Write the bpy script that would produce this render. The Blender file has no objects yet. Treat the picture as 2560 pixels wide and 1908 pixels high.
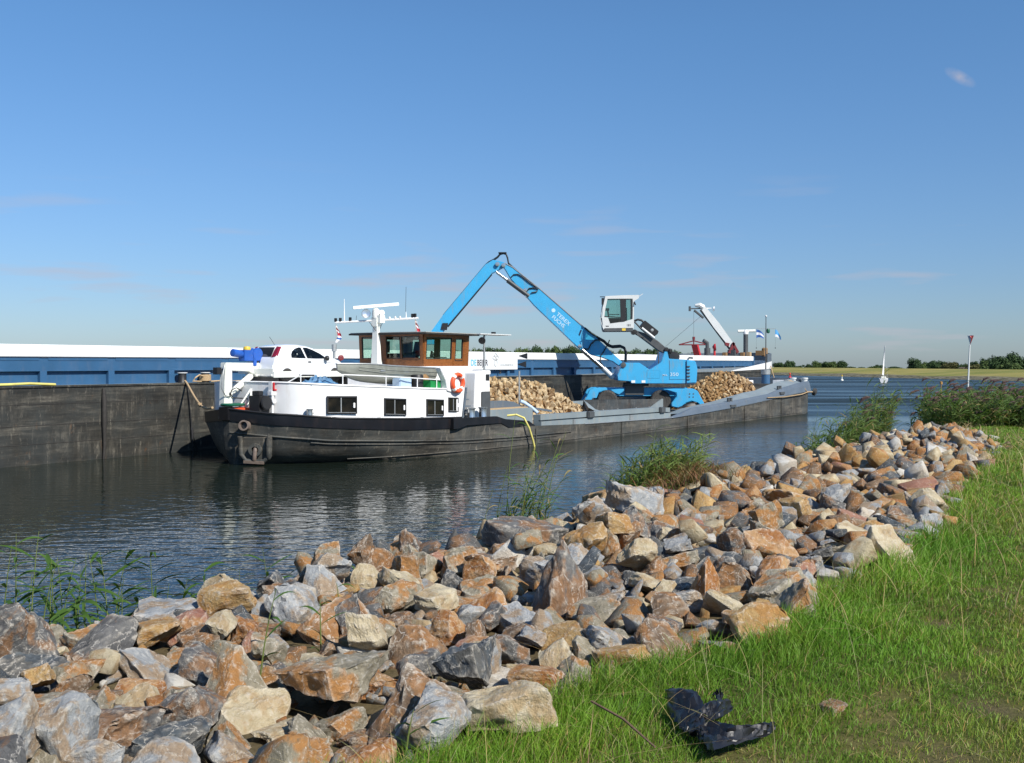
import bpy, bmesh, math, random
import numpy as np
from mathutils import Vector, Matrix, noise as mnoise

rng = random.Random(7)
nr = np.random.default_rng(7)
scene = bpy.context.scene
COL = scene.collection
R = math.radians
PI = math.pi

# ------------------------------------------------------------------ camera, sky, sun, exposure
EYE = 3.6
cd = bpy.data.cameras.new('camera')
cd.sensor_width = 36.0
cd.lens = 2600 / 2560 * 36.0
cd.clip_start = 0.1
cd.clip_end = 20000
cam = bpy.data.objects.new('camera', cd)
COL.objects.link(cam)
cam.location = (0, 0, EYE)
cam.rotation_euler = (R(90 - 1.01), 0, 0)
scene.camera = cam

SUN_AZ, SUN_EL = 42.0, 40.0                      # degrees right of straight behind the camera, height
sun_dir = Vector((math.sin(R(SUN_AZ)) * math.cos(R(SUN_EL)), -math.cos(R(SUN_AZ)) * math.cos(R(SUN_EL)), math.sin(R(SUN_EL))))
world = bpy.data.worlds.new('World')
scene.world = world
world.use_nodes = True
wn, wl = world.node_tree.nodes, world.node_tree.links
wn.clear()
w_out = wn.new('ShaderNodeOutputWorld')
w_bg = wn.new('ShaderNodeBackground')
w_bg.inputs['Strength'].default_value = 0.080
w_sky = wn.new('ShaderNodeTexSky')
w_sky.sky_type = 'NISHITA'
w_sky.sun_disc = False
w_sky.sun_elevation = R(SUN_EL)
w_sky.sun_rotation = R(180 - SUN_AZ)
w_sky.air_density = 1.0
w_sky.dust_density = 0.35
w_sky.ozone_density = 2.6
w_tint = wn.new('ShaderNodeMixRGB')
w_tint.blend_type = 'MULTIPLY'
w_tint.inputs[0].default_value = 1.0
w_gr = wn.new('ShaderNodeValToRGB')
while len(w_gr.color_ramp.elements) < 5: w_gr.color_ramp.elements.new(0.5)
for i_, (p_, c_) in enumerate(((0.0, (0.60, 0.75, 1.06)), (0.07, (0.62, 0.79, 1.08)), (0.16, (0.68, 0.90, 1.16)), (0.30, (0.72, 1.04, 1.30)), (0.60, (0.76, 1.10, 1.36)))):
    w_gr.color_ramp.elements[i_].position = p_; w_gr.color_ramp.elements[i_].color = (*c_, 1)
w_geo = wn.new('ShaderNodeTexCoord')
# low faint clouds: a stretched noise, only near the horizon
w_map = wn.new('ShaderNodeMapping')
w_map.inputs['Scale'].default_value = (5.0, 5.0, 42.0)
w_cn = wn.new('ShaderNodeTexNoise')
w_cn.inputs['Scale'].default_value = 1.3
w_cn.inputs['Detail'].default_value = 5
w_cr = wn.new('ShaderNodeMapRange')
w_cr.inputs[1].default_value = 0.58
w_cr.inputs[2].default_value = 0.78
w_cr.inputs[3].default_value = 0.0
w_cr.inputs[4].default_value = 0.75
w_sep = wn.new('ShaderNodeSeparateXYZ')
w_band = wn.new('ShaderNodeMapRange')
w_band.inputs[1].default_value = 0.19
w_band.inputs[2].default_value = 0.05
w_band.inputs[3].default_value = 0.0
w_band.inputs[4].default_value = 1.0
w_mul = wn.new('ShaderNodeMath'); w_mul.operation = 'MULTIPLY'
# one small wisp high on the right
wisp_dir = Vector(((2395 - 1280) / 2600, 1.0, (908 - 197) / 2600)).normalized()
w_dot = wn.new('ShaderNodeVectorMath'); w_dot.operation = 'LENGTH'
w_sub = wn.new('ShaderNodeVectorMath'); w_sub.operation = 'SUBTRACT'; w_sub.inputs[1].default_value = wisp_dir
w_wm0 = wn.new('ShaderNodeMapping'); w_wm0.vector_type = 'TEXTURE'; w_wm0.inputs['Rotation'].default_value = (0, R(33), 0); w_wm0.inputs['Scale'].default_value = (1.7, 1.0, 0.55)
w_wr = wn.new('ShaderNodeMapRange')
w_wr.inputs[1].default_value = 0.0095
w_wr.inputs[2].default_value = 0.002
w_wr.inputs[3].default_value = 0.0
w_wr.inputs[4].default_value = 1.0
w_wn = wn.new('ShaderNodeTexNoise'); w_wn.inputs['Scale'].default_value = 150.0; w_wn.inputs['Detail'].default_value = 5
w_wm = wn.new('ShaderNodeMath'); w_wm.operation = 'MULTIPLY'
w_wm2 = wn.new('ShaderNodeMath'); w_wm2.operation = 'MULTIPLY'; w_wm2.inputs[1].default_value = 0.85
w_add = wn.new('ShaderNodeMath'); w_add.operation = 'ADD'; w_add.use_clamp = True
w_cl = wn.new('ShaderNodeMixRGB')
w_cl.inputs[2].default_value = (5.2, 5.0, 5.6, 1)
wl.new(w_geo.outputs['Generated'], w_map.inputs[0])
wl.new(w_map.outputs[0], w_cn.inputs['Vector'])
wl.new(w_cn.outputs[0], w_cr.inputs[0])
wl.new(w_geo.outputs['Generated'], w_sep.inputs[0])
wl.new(w_sep.outputs[2], w_band.inputs[0])
wl.new(w_cr.outputs[0], w_mul.inputs[0])
wl.new(w_band.outputs[0], w_mul.inputs[1])
wl.new(w_geo.outputs['Generated'], w_sub.inputs[0])
wl.new(w_sub.outputs[0], w_wm0.inputs[0])
wl.new(w_wm0.outputs[0], w_dot.inputs[0])
wl.new(w_dot.outputs['Value'], w_wr.inputs[0])
wl.new(w_geo.outputs['Generated'], w_wn.inputs['Vector'])
wl.new(w_wr.outputs[0], w_wm.inputs[0])
wl.new(w_wn.outputs[0], w_wm.inputs[1])
wl.new(w_wm.outputs[0], w_wm2.inputs[0])
wl.new(w_mul.outputs[0], w_add.inputs[0])
wl.new(w_wm2.outputs[0], w_add.inputs[1])
wl.new(w_sep.outputs[2], w_gr.inputs[0])
wl.new(w_gr.outputs[0], w_tint.inputs[2])
wl.new(w_sky.outputs[0], w_tint.inputs[1])
wl.new(w_tint.outputs[0], w_cl.inputs[1])
wl.new(w_add.outputs[0], w_cl.inputs[0])
wl.new(w_cl.outputs[0], w_bg.inputs[0])
wl.new(w_bg.outputs[0], w_out.inputs[0])

sd = bpy.data.lights.new('sun', 'SUN')
sd.energy = 5.0
sd.angle = R(0.53)
sd.color = (1.0, 0.945, 0.86)
sun = bpy.data.objects.new('sun', sd)
COL.objects.link(sun)
sun.location = (30, -30, 40)
sun.rotation_euler = sun_dir.to_track_quat('Z', 'Y').to_euler()

scene.view_settings.view_transform = 'Standard'
scene.view_settings.look = 'None'
scene.view_settings.exposure = 0.33
scene.view_settings.gamma = 1.0
scene.view_settings.use_curve_mapping = False
scene.render.engine = 'CYCLES'
scene.cycles.max_bounces = 8
scene.cycles.transparent_max_bounces = 12
scene.cycles.caustics_reflective = False
scene.cycles.caustics_refractive = False

# ------------------------------------------------------------------ materials
def new_mat(name):
    m = bpy.data.materials.new(name)
    m.use_nodes = True
    nt = m.node_tree
    nt.nodes.clear()
    out = nt.nodes.new('ShaderNodeOutputMaterial')
    b = nt.nodes.new('ShaderNodeBsdfPrincipled')
    nt.links.new(b.outputs[0], out.inputs[0])
    return m, nt, b, out

def N(nt, typ, **kw):
    n = nt.nodes.new(typ)
    for k, v in kw.items():
        setattr(n, k, v)
    return n

def noise_node(nt, scale, detail=4, rough=0.55, vec=None, stretch=None):
    tc = nt.nodes.get('tc') or nt.nodes.new('ShaderNodeTexCoord')
    tc.name = 'tc'
    src = vec if vec is not None else tc.outputs['Object']
    if stretch:
        mp = N(nt, 'ShaderNodeMapping')
        mp.inputs['Scale'].default_value = stretch
        nt.links.new(src, mp.inputs[0])
        src = mp.outputs[0]
    n = N(nt, 'ShaderNodeTexNoise')
    n.inputs['Scale'].default_value = scale
    n.inputs['Detail'].default_value = detail
    n.inputs['Roughness'].default_value = rough
    nt.links.new(src, n.inputs['Vector'])
    return n.outputs[0]

def ramp(nt, fac, stops, interp='LINEAR'):
    r = N(nt, 'ShaderNodeValToRGB')
    r.color_ramp.interpolation = interp
    el = r.color_ramp.elements
    while len(el) < len(stops):
        el.new(0.5)
    for e, (p, c) in zip(el, stops):
        e.position = p
        e.color = (*c, 1) if len(c) == 3 else c
    nt.links.new(fac, r.inputs[0])
    return r.outputs[0]

def mix(nt, fac, a, b, mode='MIX'):
    n = N(nt, 'ShaderNodeMixRGB')
    n.blend_type = mode
    for s, v in zip(n.inputs, (fac, a, b)):
        if isinstance(v, (int, float)):
            s.default_value = v
        elif isinstance(v, tuple):
            s.default_value = (*v, 1) if len(v) == 3 else v
        else:
            nt.links.new(v, s)
    return n.outputs[0]

def maprange(nt, v, a, b, c=0.0, d=1.0):
    n = N(nt, 'ShaderNodeMapRange')
    nt.links.new(v, n.inputs[0])
    for i, q in enumerate((a, b, c, d)):
        n.inputs[i + 1].default_value = q
    return n.outputs[0]

def bump(nt, b, h, strength=0.3, dist=0.02):
    n = N(nt, 'ShaderNodeBump')
    n.inputs['Strength'].default_value = strength
    n.inputs['Distance'].default_value = dist
    nt.links.new(h, n.inputs['Height'])
    nt.links.new(n.outputs[0], b.inputs['Normal'])

def paint(name, col, rough=0.45, var=0.12, scale=3.0, metal=0.0, spec=0.5, dirt=None, dirt_amt=0.35):
    m, nt, b, o = new_mat(name)
    n1 = noise_node(nt, scale, 5)
    lo = tuple(c * (1 - var) for c in col)
    hi = tuple(min(1, c * (1 + var)) for c in col)
    c = ramp(nt, n1, [(0.3, lo), (0.7, hi)])
    if dirt:
        n2 = noise_node(nt, 1.6, 6, 0.65, stretch=(2.5, 2.5, 0.5))
        f = maprange(nt, n2, 0.52, 0.75, 0.0, dirt_amt)
        c = mix(nt, f, c, dirt)
    nt.links.new(c, b.inputs['Base Color'])
    b.inputs['Roughness'].default_value = rough
    b.inputs['Metallic'].default_value = metal
    b.inputs['Specular IOR Level'].default_value = spec
    return m

def hull_mat(name, dark, mid, light, rust=0.25):
    """weathered steel: vertical runs, horizontal scrapes, rust spots"""
    m, nt, b, o = new_mat(name)
    v = noise_node(nt, 1.5, 7, 0.7, stretch=(2.2, 1.0, 0.35))
    h = noise_node(nt, 1.0, 7, 0.7, stretch=(0.30, 0.6, 3.2))
    big = noise_node(nt, 0.45, 5, 0.6, stretch=(1.0, 1.0, 1.8))
    f = noise_node(nt, 11.0, 6, 0.75, stretch=(1.0, 1.0, 0.7))
    c = ramp(nt, v, [(0.36, dark), (0.50, mid), (0.64, light)])
    c2 = ramp(nt, h, [(0.38, dark), (0.52, mid), (0.66, light)])
    c = mix(nt, maprange(nt, big, 0.36, 0.52), c, c2)
    c = mix(nt, maprange(nt, big, 0.55, 0.70, 0.0, 0.6), c, dark)
    c = mix(nt, maprange(nt, f, 0.38, 0.62, 0.0, 0.5), c, dark)
    cool = noise_node(nt, 0.7, 4, 0.6)
    c = mix(nt, maprange(nt, cool, 0.42, 0.60, 0.0, 0.5), c, tuple(p * q for p, q in zip(mid, (0.75, 0.95, 1.15))))
    rn = noise_node(nt, 2.2, 7, 0.75, stretch=(1, 1, 0.6))
    c = mix(nt, maprange(nt, rn, 0.60, 0.70, 0.0, rust), c, (0.16, 0.075, 0.03))
    wn_ = noise_node(nt, 3.6, 8, 0.8, stretch=(1.8, 1, 0.35))
    c = mix(nt, maprange(nt, wn_, 0.57, 0.68, 0.0, 0.6), c, tuple(min(1, x * 1.7) for x in light))
    nt.links.new(c, b.inputs['Base Color'])
    b.inputs['Roughness'].default_value = 0.62
    b.inputs['Specular IOR Level'].default_value = 0.35
    bump(nt, b, f, 0.25, 0.01)
    return m

M = {}
M['white'] = paint('white_paint', (0.80, 0.80, 0.79), 0.4, 0.03, 2.0, dirt=(0.50, 0.42, 0.32), dirt_amt=0.30)
M['cream_white'] = paint('cream_white_paint', (0.76, 0.77, 0.71), 0.45, 0.04, 2.0, dirt=(0.45, 0.38, 0.28), dirt_amt=0.2)
M['car_white'] = paint('car_white_paint', (0.74, 0.76, 0.77), 0.12, 0.02, 2.0)
M['car_white'].node_tree.nodes['Principled BSDF'].inputs['Coat Weight'].default_value = 0.6
M['sign_white'] = paint('sign_white', (0.70, 0.72, 0.73), 0.4, 0.02, 2.0)
M['black_band'] = paint('black_bulwark_paint', (0.010, 0.010, 0.012), 0.30, 0.3, 1.5, dirt=(0.05, 0.03, 0.025), dirt_amt=0.3)
M['black'] = paint('black_paint', (0.015, 0.015, 0.016), 0.5, 0.2)
M['rubber'] = paint('rubber', (0.045, 0.043, 0.040), 0.8, 0.25, 8.0, dirt=(0.12, 0.10, 0.08), dirt_amt=0.6)
M['hull'] = hull_mat('vessel_hull_steel', (0.028, 0.027, 0.024), (0.088, 0.080, 0.066), (0.20, 0.18, 0.145))
M['barge_hull'] = hull_mat('barge_hull_steel', (0.015, 0.015, 0.013), (0.044, 0.041, 0.034), (0.165, 0.15, 0.12), 0.4)
M['dark_plate'] = hull_mat('dark_hold_plate', (0.03, 0.03, 0.03), (0.07, 0.07, 0.065), (0.13, 0.125, 0.115), 0.5)
M['barge_blue'] = paint('barge_blue_paint', (0.030, 0.098, 0.20), 0.45, 0.1, 1.2, dirt=(0.09, 0.13, 0.2), dirt_amt=0.45)
M['navy'] = paint('navy_blue_paint', (0.008, 0.025, 0.075), 0.5, 0.1)
M['slate'] = paint('slate_blue_grey_paint', (0.10, 0.125, 0.155), 0.45, 0.1, 1.0, dirt=(0.2, 0.19, 0.16), dirt_amt=0.4)
M['deck_grey'] = paint('pale_deck_grey', (0.20, 0.24, 0.255), 0.55, 0.1, 1.0, dirt=(0.34, 0.29, 0.2), dirt_amt=0.4)
M['light_blue'] = paint('pale_blue_paint', (0.40, 0.52, 0.66), 0.45, 0.06)
M['exc_blue'] = paint('excavator_blue_paint', (0.048, 0.36, 0.64), 0.38, 0.06, 1.5, dirt=(0.20, 0.27, 0.30), dirt_amt=0.75)
M['exc_grey'] = paint('excavator_dark_grey', (0.07, 0.075, 0.078), 0.5, 0.15)
M['pale_grey'] = paint('pale_grey_paint', (0.60, 0.62, 0.61), 0.4, 0.04)
M['dust_grey'] = paint('dusty_grey_rim', (0.17, 0.165, 0.155), 0.6, 0.2)
M['steel'] = paint('bright_steel', (0.62, 0.62, 0.61), 0.22, 0.06, 6.0, metal=0.9)
M['galv'] = paint('galvanised_steel', (0.42, 0.43, 0.42), 0.42, 0.12, 6.0, metal=0.6)
M['alu'] = paint('dull_aluminium', (0.27, 0.28, 0.245), 0.5, 0.15, 3.0, metal=0.3, dirt=(0.2, 0.19, 0.14), dirt_amt=0.5)
M['orange'] = paint('orange_red_plastic', (0.78, 0.10, 0.03), 0.45, 0.06)
M['red'] = paint('red_paint', (0.50, 0.025, 0.03), 0.45, 0.1)
M['dark_red'] = paint('dark_red_paint', (0.16, 0.018, 0.022), 0.5, 0.1)
M['flag_red'] = paint('red_cloth', (0.42, 0.03, 0.05), 0.8, 0.1)
M['flag_white'] = paint('white_cloth', (0.72, 0.72, 0.74), 0.8, 0.04)
M['flag_blue'] = paint('blue_cloth', (0.03, 0.10, 0.32), 0.8, 0.1)
M['flag_sky'] = paint('sky_blue_cloth', (0.08, 0.32, 0.62), 0.8, 0.1)
M['yellow'] = paint('yellow_paint', (0.72, 0.50, 0.05), 0.45, 0.1)
M['hose_yellow'] = paint('pale_yellow_hose', (0.62, 0.55, 0.16), 0.5, 0.15)
M['rope'] = paint('tan_rope', (0.42, 0.30, 0.17), 0.9, 0.25, 25.0)
M['green'] = paint('green_plastic', (0.012, 0.22, 0.055), 0.4, 0.1)
M['dark_green'] = paint('dark_green_paint', (0.012, 0.10, 0.055), 0.4, 0.1)
M['winch_blue'] = paint('winch_blue_paint', (0.02, 0.10, 0.42), 0.4, 0.1)
M['tarp'] = paint('blue_tarpaulin', (0.07, 0.17, 0.30), 0.6, 0.4, 5.0)
M['tail_red'] = paint('tail_lamp_red', (0.22, 0.012, 0.03), 0.15, 0.2)
M['wicker'] = paint('brown_wicker', (0.24, 0.14, 0.06), 0.8, 0.3, 20.0)
M['tan'] = paint('ochre_paint', (0.36, 0.20, 0.05), 0.5, 0.1)
M['text_grey'] = paint('grey_lettering', (0.40, 0.41, 0.40), 0.5, 0.02)
M['text_dark'] = paint('dark_lettering', (0.025, 0.02, 0.028), 0.5, 0.02)
M['text_cyan'] = paint('cyan_lettering', (0.06, 0.42, 0.72), 0.5, 0.02)
M['text_pale'] = paint('pale_blue_lettering', (0.48, 0.66, 0.78), 0.5, 0.02)
M['timber'] = paint('dark_timber', (0.03, 0.027, 0.024), 0.8, 0.3, 6.0)
M['seat'] = paint('dark_seat_cloth', (0.025, 0.027, 0.03), 0.8, 0.2)
M['roof_tile'] = paint('dark_roof_tile', (0.07, 0.05, 0.045), 0.8, 0.2)

M['hull_light'] = paint('rubbed_rusty_steel', (0.17, 0.13, 0.105), 0.6, 0.3, 6.0, dirt=(0.05, 0.035, 0.025), dirt_amt=0.6)
def wood_mat():
    m, nt, b, o = new_mat('varnished_wood')
    g = noise_node(nt, 6.0, 6, 0.6, stretch=(1.0, 1.0, 7.0))
    c = ramp(nt, g, [(0.3, (0.11, 0.036, 0.010)), (0.55, (0.24, 0.085, 0.022)), (0.8, (0.33, 0.13, 0.036))])
    nt.links.new(c, b.inputs['Base Color'])
    b.inputs['Roughness'].default_value = 0.3
    return m
M['wood'] = wood_mat()

def glass_mat(name, tint, gloss=0.12, rough=0.02):
    m = bpy.data.materials.new(name)
    m.use_nodes = True
    nt = m.node_tree
    nt.nodes.clear()
    out = N(nt, 'ShaderNodeOutputMaterial')
    t = N(nt, 'ShaderNodeBsdfTransparent')
    t.inputs[0].default_value = (*tint, 1)
    g = N(nt, 'ShaderNodeBsdfGlossy')
    g.inputs['Roughness'].default_value = rough
    lw0 = N(nt, 'ShaderNodeLayerWeight')
    lw = N(nt, 'ShaderNodeMapRange')
    nt.links.new(lw0.outputs['Facing'], lw.inputs[0])
    for i_, v_ in enumerate((0.45, 1.0, 0.05, 0.7)): lw.inputs[i_ + 1].default_value = v_
    mx = N(nt, 'ShaderNodeMixShader')
    nt.links.new(lw.outputs[0], mx.inputs[0])
    nt.links.new(t.outputs[0], mx.inputs[1])
    nt.links.new(g.outputs[0], mx.inputs[2])
    nt.links.new(mx.outputs[0], out.inputs[0])
    return m
M['glass'] = glass_mat('tinted_glass', (0.80, 0.90, 0.85))
M['glass_clear'] = glass_mat('clear_glass', (0.86, 0.94, 0.91))
def dark_glass():
    m, nt, b, o = new_mat('dark_window_glass')
    n = noise_node(nt, 1.7, 3)
    c = ramp(nt, n, [(0.35, (0.008, 0.009, 0.009)), (0.6, (0.02, 0.018, 0.014)), (0.8, (0.06, 0.045, 0.03))])
    nt.links.new(c, b.inputs['Base Color'])
    b.inputs['Roughness'].default_value = 0.04
    return m
M['dark_glass'] = dark_glass()

# ------------------------------------------------------------------ object helpers
def tag(o, label=None, cat=None, group=None, kind=None):
    if label: o['label'] = label
    if cat: o['category'] = cat
    if group: o['group'] = group
    if kind: o['kind'] = kind
    return o

def empty(name, loc, rotz=0.0, label=None, cat=None, group=None, parent=None):
    o = bpy.data.objects.new(name, None)
    o.empty_display_size = 0.3
    COL.objects.link(o)
    o.location = loc
    o.rotation_euler = (0, 0, rotz)
    if parent: o.parent = parent
    return tag(o, label, cat, group)

class MB:
    """collects shapes, then links them as one mesh object"""
    def __init__(s):
        s.v, s.f, s.mi = [], [], []
    def add(s, vs, fs, mi=0):
        b = len(s.v)
        s.v += [tuple(v) for v in vs]
        s.f += [tuple(i + b for i in f) for f in fs]
        s.mi += [mi] * len(fs)
        return s
    def box(s, x0, x1, y0, y1, z0, z1, mi=0):
        vs = [(x0, y0, z0), (x1, y0, z0), (x1, y1, z0), (x0, y1, z0), (x0, y0, z1), (x1, y0, z1), (x1, y1, z1), (x0, y1, z1)]
        return s.add(vs, [(0, 3, 2, 1), (4, 5, 6, 7), (0, 1, 5, 4), (1, 2, 6, 5), (2, 3, 7, 6), (3, 0, 4, 7)], mi)
    def prism(s, prof, y0, y1, mi=0):
        """prof: (x, z) outline, extruded along y"""
        n = len(prof)
        vs = [(x, y0, z) for x, z in prof] + [(x, y1, z) for x, z in prof]
        fs = [tuple(range(n)), tuple(range(2 * n - 1, n - 1, -1))]
        fs += [(i, i + n, (i + 1) % n + n, (i + 1) % n) for i in range(n)]
        return s.add(vs, fs, mi)
    def slab(s, prof, z0, z1, mi=0):
        """prof: (x, y) outline, extruded along z"""
        n = len(prof)
        vs = [(x, y, z0) for x, y in prof] + [(x, y, z1) for x, y in prof]
        fs = [tuple(range(n - 1, -1, -1)), tuple(range(n, 2 * n))]
        fs += [(i, (i + 1) % n, (i + 1) % n + n, i + n) for i in range(n)]
        return s.add(vs, fs, mi)
    def ring(s, outer, inner, y0, y1, mi=0):
        """frame between two (x, z) outlines with equal counts, extruded along y"""
        n = len(outer)
        vs = [(x, y0, z) for x, z in outer] + [(x, y0, z) for x, z in inner] + [(x, y1, z) for x, z in outer] + [(x, y1, z) for x, z in inner]
        fs = []
        for i in range(n):
            j = (i + 1) % n
            fs += [(i, j, n + j, n + i), (2 * n + i, 3 * n + i, 3 * n + j, 2 * n + j), (i, 2 * n + i, 2 * n + j, j), (n + i, n + j, 3 * n + j, 3 * n + i)]
        return s.add(vs, fs, mi)
    def tube(s, pts, r, n=8, mi=0, cap=True):
        pts = [Vector(p) for p in pts]
        rs = r if isinstance(r, (list, tuple)) else [r] * len(pts)
        vs, fs = [], []
        up = None
        for i, p in enumerate(pts):
            d = (pts[min(i + 1, len(pts) - 1)] - pts[max(i - 1, 0)])
            if d.length < 1e-9: d = Vector((0, 0, 1))
            d.normalize()
            if up is None:
                up = Vector((0, 0, 1)) if abs(d.z) < 0.9 else Vector((1, 0, 0))
            a = (up - d * up.dot(d))
            if a.length < 1e-6: a = d.orthogonal()
            a.normalize(); up = a
            b = d.cross(a)
            for k in range(n):
                t = 2 * PI * k / n
                vs.append(p + (a * math.cos(t) + b * math.sin(t)) * rs[i])
        for i in range(len(pts) - 1):
            for k in range(n):
                k2 = (k + 1) % n
                fs.append((i * n + k, i * n + k2, (i + 1) * n + k2, (i + 1) * n + k))
        if cap:
            fs.append(tuple(range(n - 1, -1, -1)))
            fs.append(tuple((len(pts) - 1) * n + k for k in range(n)))
        return s.add(vs, fs, mi)
    def lathe(s, c, axis, prof, n=24, mi=0, close=False):
        """prof: (radius, distance along axis) from centre c"""
        ax = Vector(axis).normalized()
        a = ax.orthogonal().normalized()
        b = ax.cross(a)
        c = Vector(c)
        vs, fs = [], []
        m = len(prof)
        for r_, h in prof:
            for k in range(n):
                t = 2 * PI * k / n
                vs.append(c + ax * h + (a * math.cos(t) + b * math.sin(t)) * r_)
        for i in range(m if close else m - 1):
            i2 = (i + 1) % m
            for k in range(n):
                k2 = (k + 1) % n
                fs.append((i * n + k, i * n + k2, i2 * n + k2, i2 * n + k))
        if not close:
            if prof[0][0] > 1e-4: fs.append(tuple(range(n - 1, -1, -1)))
            if prof[-1][0] > 1e-4: fs.append(tuple((m - 1) * n + k for k in range(n)))
        return s.add(vs, fs, mi)
    def cyl(s, c, r, h, n=20, mi=0, axis=(0, 0, 1)):
        return s.lathe(c, axis, [(r, 0), (r, h)], n, mi)
    def grid(s, rows, mi=0, close=False):
        """rows: list of equal-length point lists"""
        n = len(rows[0])
        vs = [p for r_ in rows for p in r_]
        fs = []
        for i in range(len(rows) - 1):
            for k in range(n if close else n - 1):
                k2 = (k + 1) % n
                fs.append((i * n + k, i * n + k2, (i + 1) * n + k2, (i + 1) * n + k))
        return s.add(vs, fs, mi)
    def mesh(s, name, mats, smooth=None, bevel=None):
        me = bpy.data.meshes.new(name)
        me.from_pydata(s.v, [], s.f)
        mats = mats if isinstance(mats, (list, tuple)) else [mats]
        for m in mats: me.materials.append(m)
        for p, i in zip(me.polygons, s.mi): p.material_index = i
        bm = bmesh.new(); bm.from_mesh(me)
        bmesh.ops.recalc_face_normals(bm, faces=bm.faces)
        if bevel:
            es = [e for e in bm.edges if len(e.link_faces) == 2 and e.calc_face_angle(0) > 0.5]
            bmesh.ops.bevel(bm, geom=es, offset=bevel, segments=2, affect='EDGES', clamp_overlap=True)
        bm.to_mesh(me); bm.free()
        if smooth:
            me.polygons.foreach_set('use_smooth', [True] * len(me.polygons))
            try: me.set_sharp_from_angle(angle=R(smooth))
            except Exception: pass
        me.update()
        return me
    def build(s, name, mats, parent=None, smooth=None, bevel=None):
        o = bpy.data.objects.new(name, s.mesh(name, mats, smooth, bevel))
        COL.objects.link(o)
        if parent: o.parent = parent
        return o

def copy_tree(o, parent=None):
    c = o.copy(); COL.objects.link(c)
    if parent: c.parent = parent
    for ch in list(o.children): copy_tree(ch, c)
    return c

def interp(pts, x):
    if x <= pts[0][0]: return pts[0][1]
    for (x0, y0), (x1, y1) in zip(pts, pts[1:]):
        if x <= x1: return y0 + (y1 - y0) * (x - x0) / max(1e-9, x1 - x0)
    return pts[-1][1]

def text(body, size, mat, loc, rot, parent, name='lettering', ext=0.004, sx=1.0):
    cu = bpy.data.curves.new(name, 'FONT')
    cu.body = body
    cu.size = size
    cu.extrude = ext
    cu.offset = 0.012 * size
    t = bpy.data.objects.new(name, cu)
    COL.objects.link(t)
    bpy.context.view_layer.update()
    me = bpy.data.meshes.new_from_object(t)
    bpy.data.objects.remove(t)
    me.materials.clear(); me.materials.append(mat)
    o = bpy.data.objects.new(name, me)
    COL.objects.link(o)
    o.location = loc; o.rotation_euler = rot; o.scale = (sx, 1, 1)
    o.parent = parent
    return o

class Frame:
    def __init__(s, deg, o):
        t = R(deg)
        s.u = Vector((math.sin(t), math.cos(t), 0)); s.w = Vector((-math.cos(t), math.sin(t), 0))
        s.o = Vector((o[0], o[1], 0)); s.rz = PI / 2 - t
    def P(s, x, y, z=0.0): return s.o + s.u * x + s.w * y + Vector((0, 0, z))
VF = Frame(34.4, (-10.0, 37.1))       # the work vessel: x along it, y away from the camera
BF = Frame(32.0, (-14.77, 40.13))     # the big barge
KF = Frame(33.0, (0, 0))              # the bank: x along the water's edge, y towards the water

# ------------------------------------------------------------------ setting: water, near bank, far bank, polder
def water_mat():
    m, nt, b, o = new_mat('river_water')
    tc = N(nt, 'ShaderNodeTexCoord'); tc.name = 'tc'
    src = tc.outputs['Object']
    b.inputs['Base Color'].default_value = (0.012, 0.018, 0.013, 1)
    b.inputs['IOR'].default_value = 1.333
    b.inputs['Specular IOR Level'].default_value = 0.5
    # wavelets (crests roughly across the wind), finer ripples and long swell; wind patches set how rough it is
    mp = N(nt, 'ShaderNodeMapping')
    mp.inputs['Rotation'].default_value = (0, 0, R(-12))
    mp.inputs['Scale'].default_value = (0.55, 1.0, 1.0)
    nt.links.new(src, mp.inputs[0])
    n1 = noise_node(nt, 2.9, 2.0, 0.5, vec=mp.outputs[0])
    n2 = noise_node(nt, 7.5, 2, 0.5, vec=mp.outputs[0])
    n3 = noise_node(nt, 0.55, 2, 0.5, vec=mp.outputs[0])
    patch = noise_node(nt, 0.045, 3, 0.55, vec=src, stretch=(0.6, 1.5, 1))
    streak = noise_node(nt, 0.045, 5, 0.65, vec=src, stretch=(0.22, 2.6, 1))
    # rough water off the near left bank, a lee of calm water along the vessel's side
    sp = N(nt, 'ShaderNodeSeparateXYZ'); nt.links.new(src, sp.inputs[0])
    lee = N(nt, 'ShaderNodeMath'); lee.operation = 'MULTIPLY_ADD'
    nt.links.new(sp.outputs[0], lee.inputs[0]); lee.inputs[1].default_value = -0.848
    along = N(nt, 'ShaderNodeMath'); along.operation = 'MULTIPLY_ADD'
    nt.links.new(sp.outputs[1], along.inputs[0]); along.inputs[1].default_value = 0.53; along.inputs[2].default_value = 0
    nt.links.new(along.outputs[0], lee.inputs[2])          # distance from the camera towards the vessel, across the channel
    lee_f = maprange(nt, lee.outputs[0], 8.5, 16.5, 1.0, 0.27)
    amp = N(nt, 'ShaderNodeMath'); amp.operation = 'MULTIPLY'
    nt.links.new(maprange(nt, patch, 0.35, 0.65, 0.65, 1.15), amp.inputs[0])
    nt.links.new(lee_f, amp.inputs[1])
    far = maprange(nt, sp.outputs[1], 45.0, 80.0, 0.0, 1.0)
    s_amp = maprange(nt, streak, 0.36, 0.60, 1.25, 0.12)
    amp2 = mix(nt, far, amp.outputs[0], s_amp)
    nt.links.new(mix(nt, far, (0.012, 0.012, 0.012), maprange(nt, streak, 0.42, 0.60, 0.55, 0.22)), b.inputs['Roughness'])
    h12 = mix(nt, 0.20, n1, n2)
    h = mix(nt, 0.22, h12, n3)
    hm = N(nt, 'ShaderNodeMath'); hm.operation = 'MULTIPLY'
    nt.links.new(h, hm.inputs[0]); nt.links.new(amp2, hm.inputs[1])
    bump(nt, b, hm.outputs[0], 1.0, 0.135)
    return m
M['water'] = water_mat()

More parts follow.
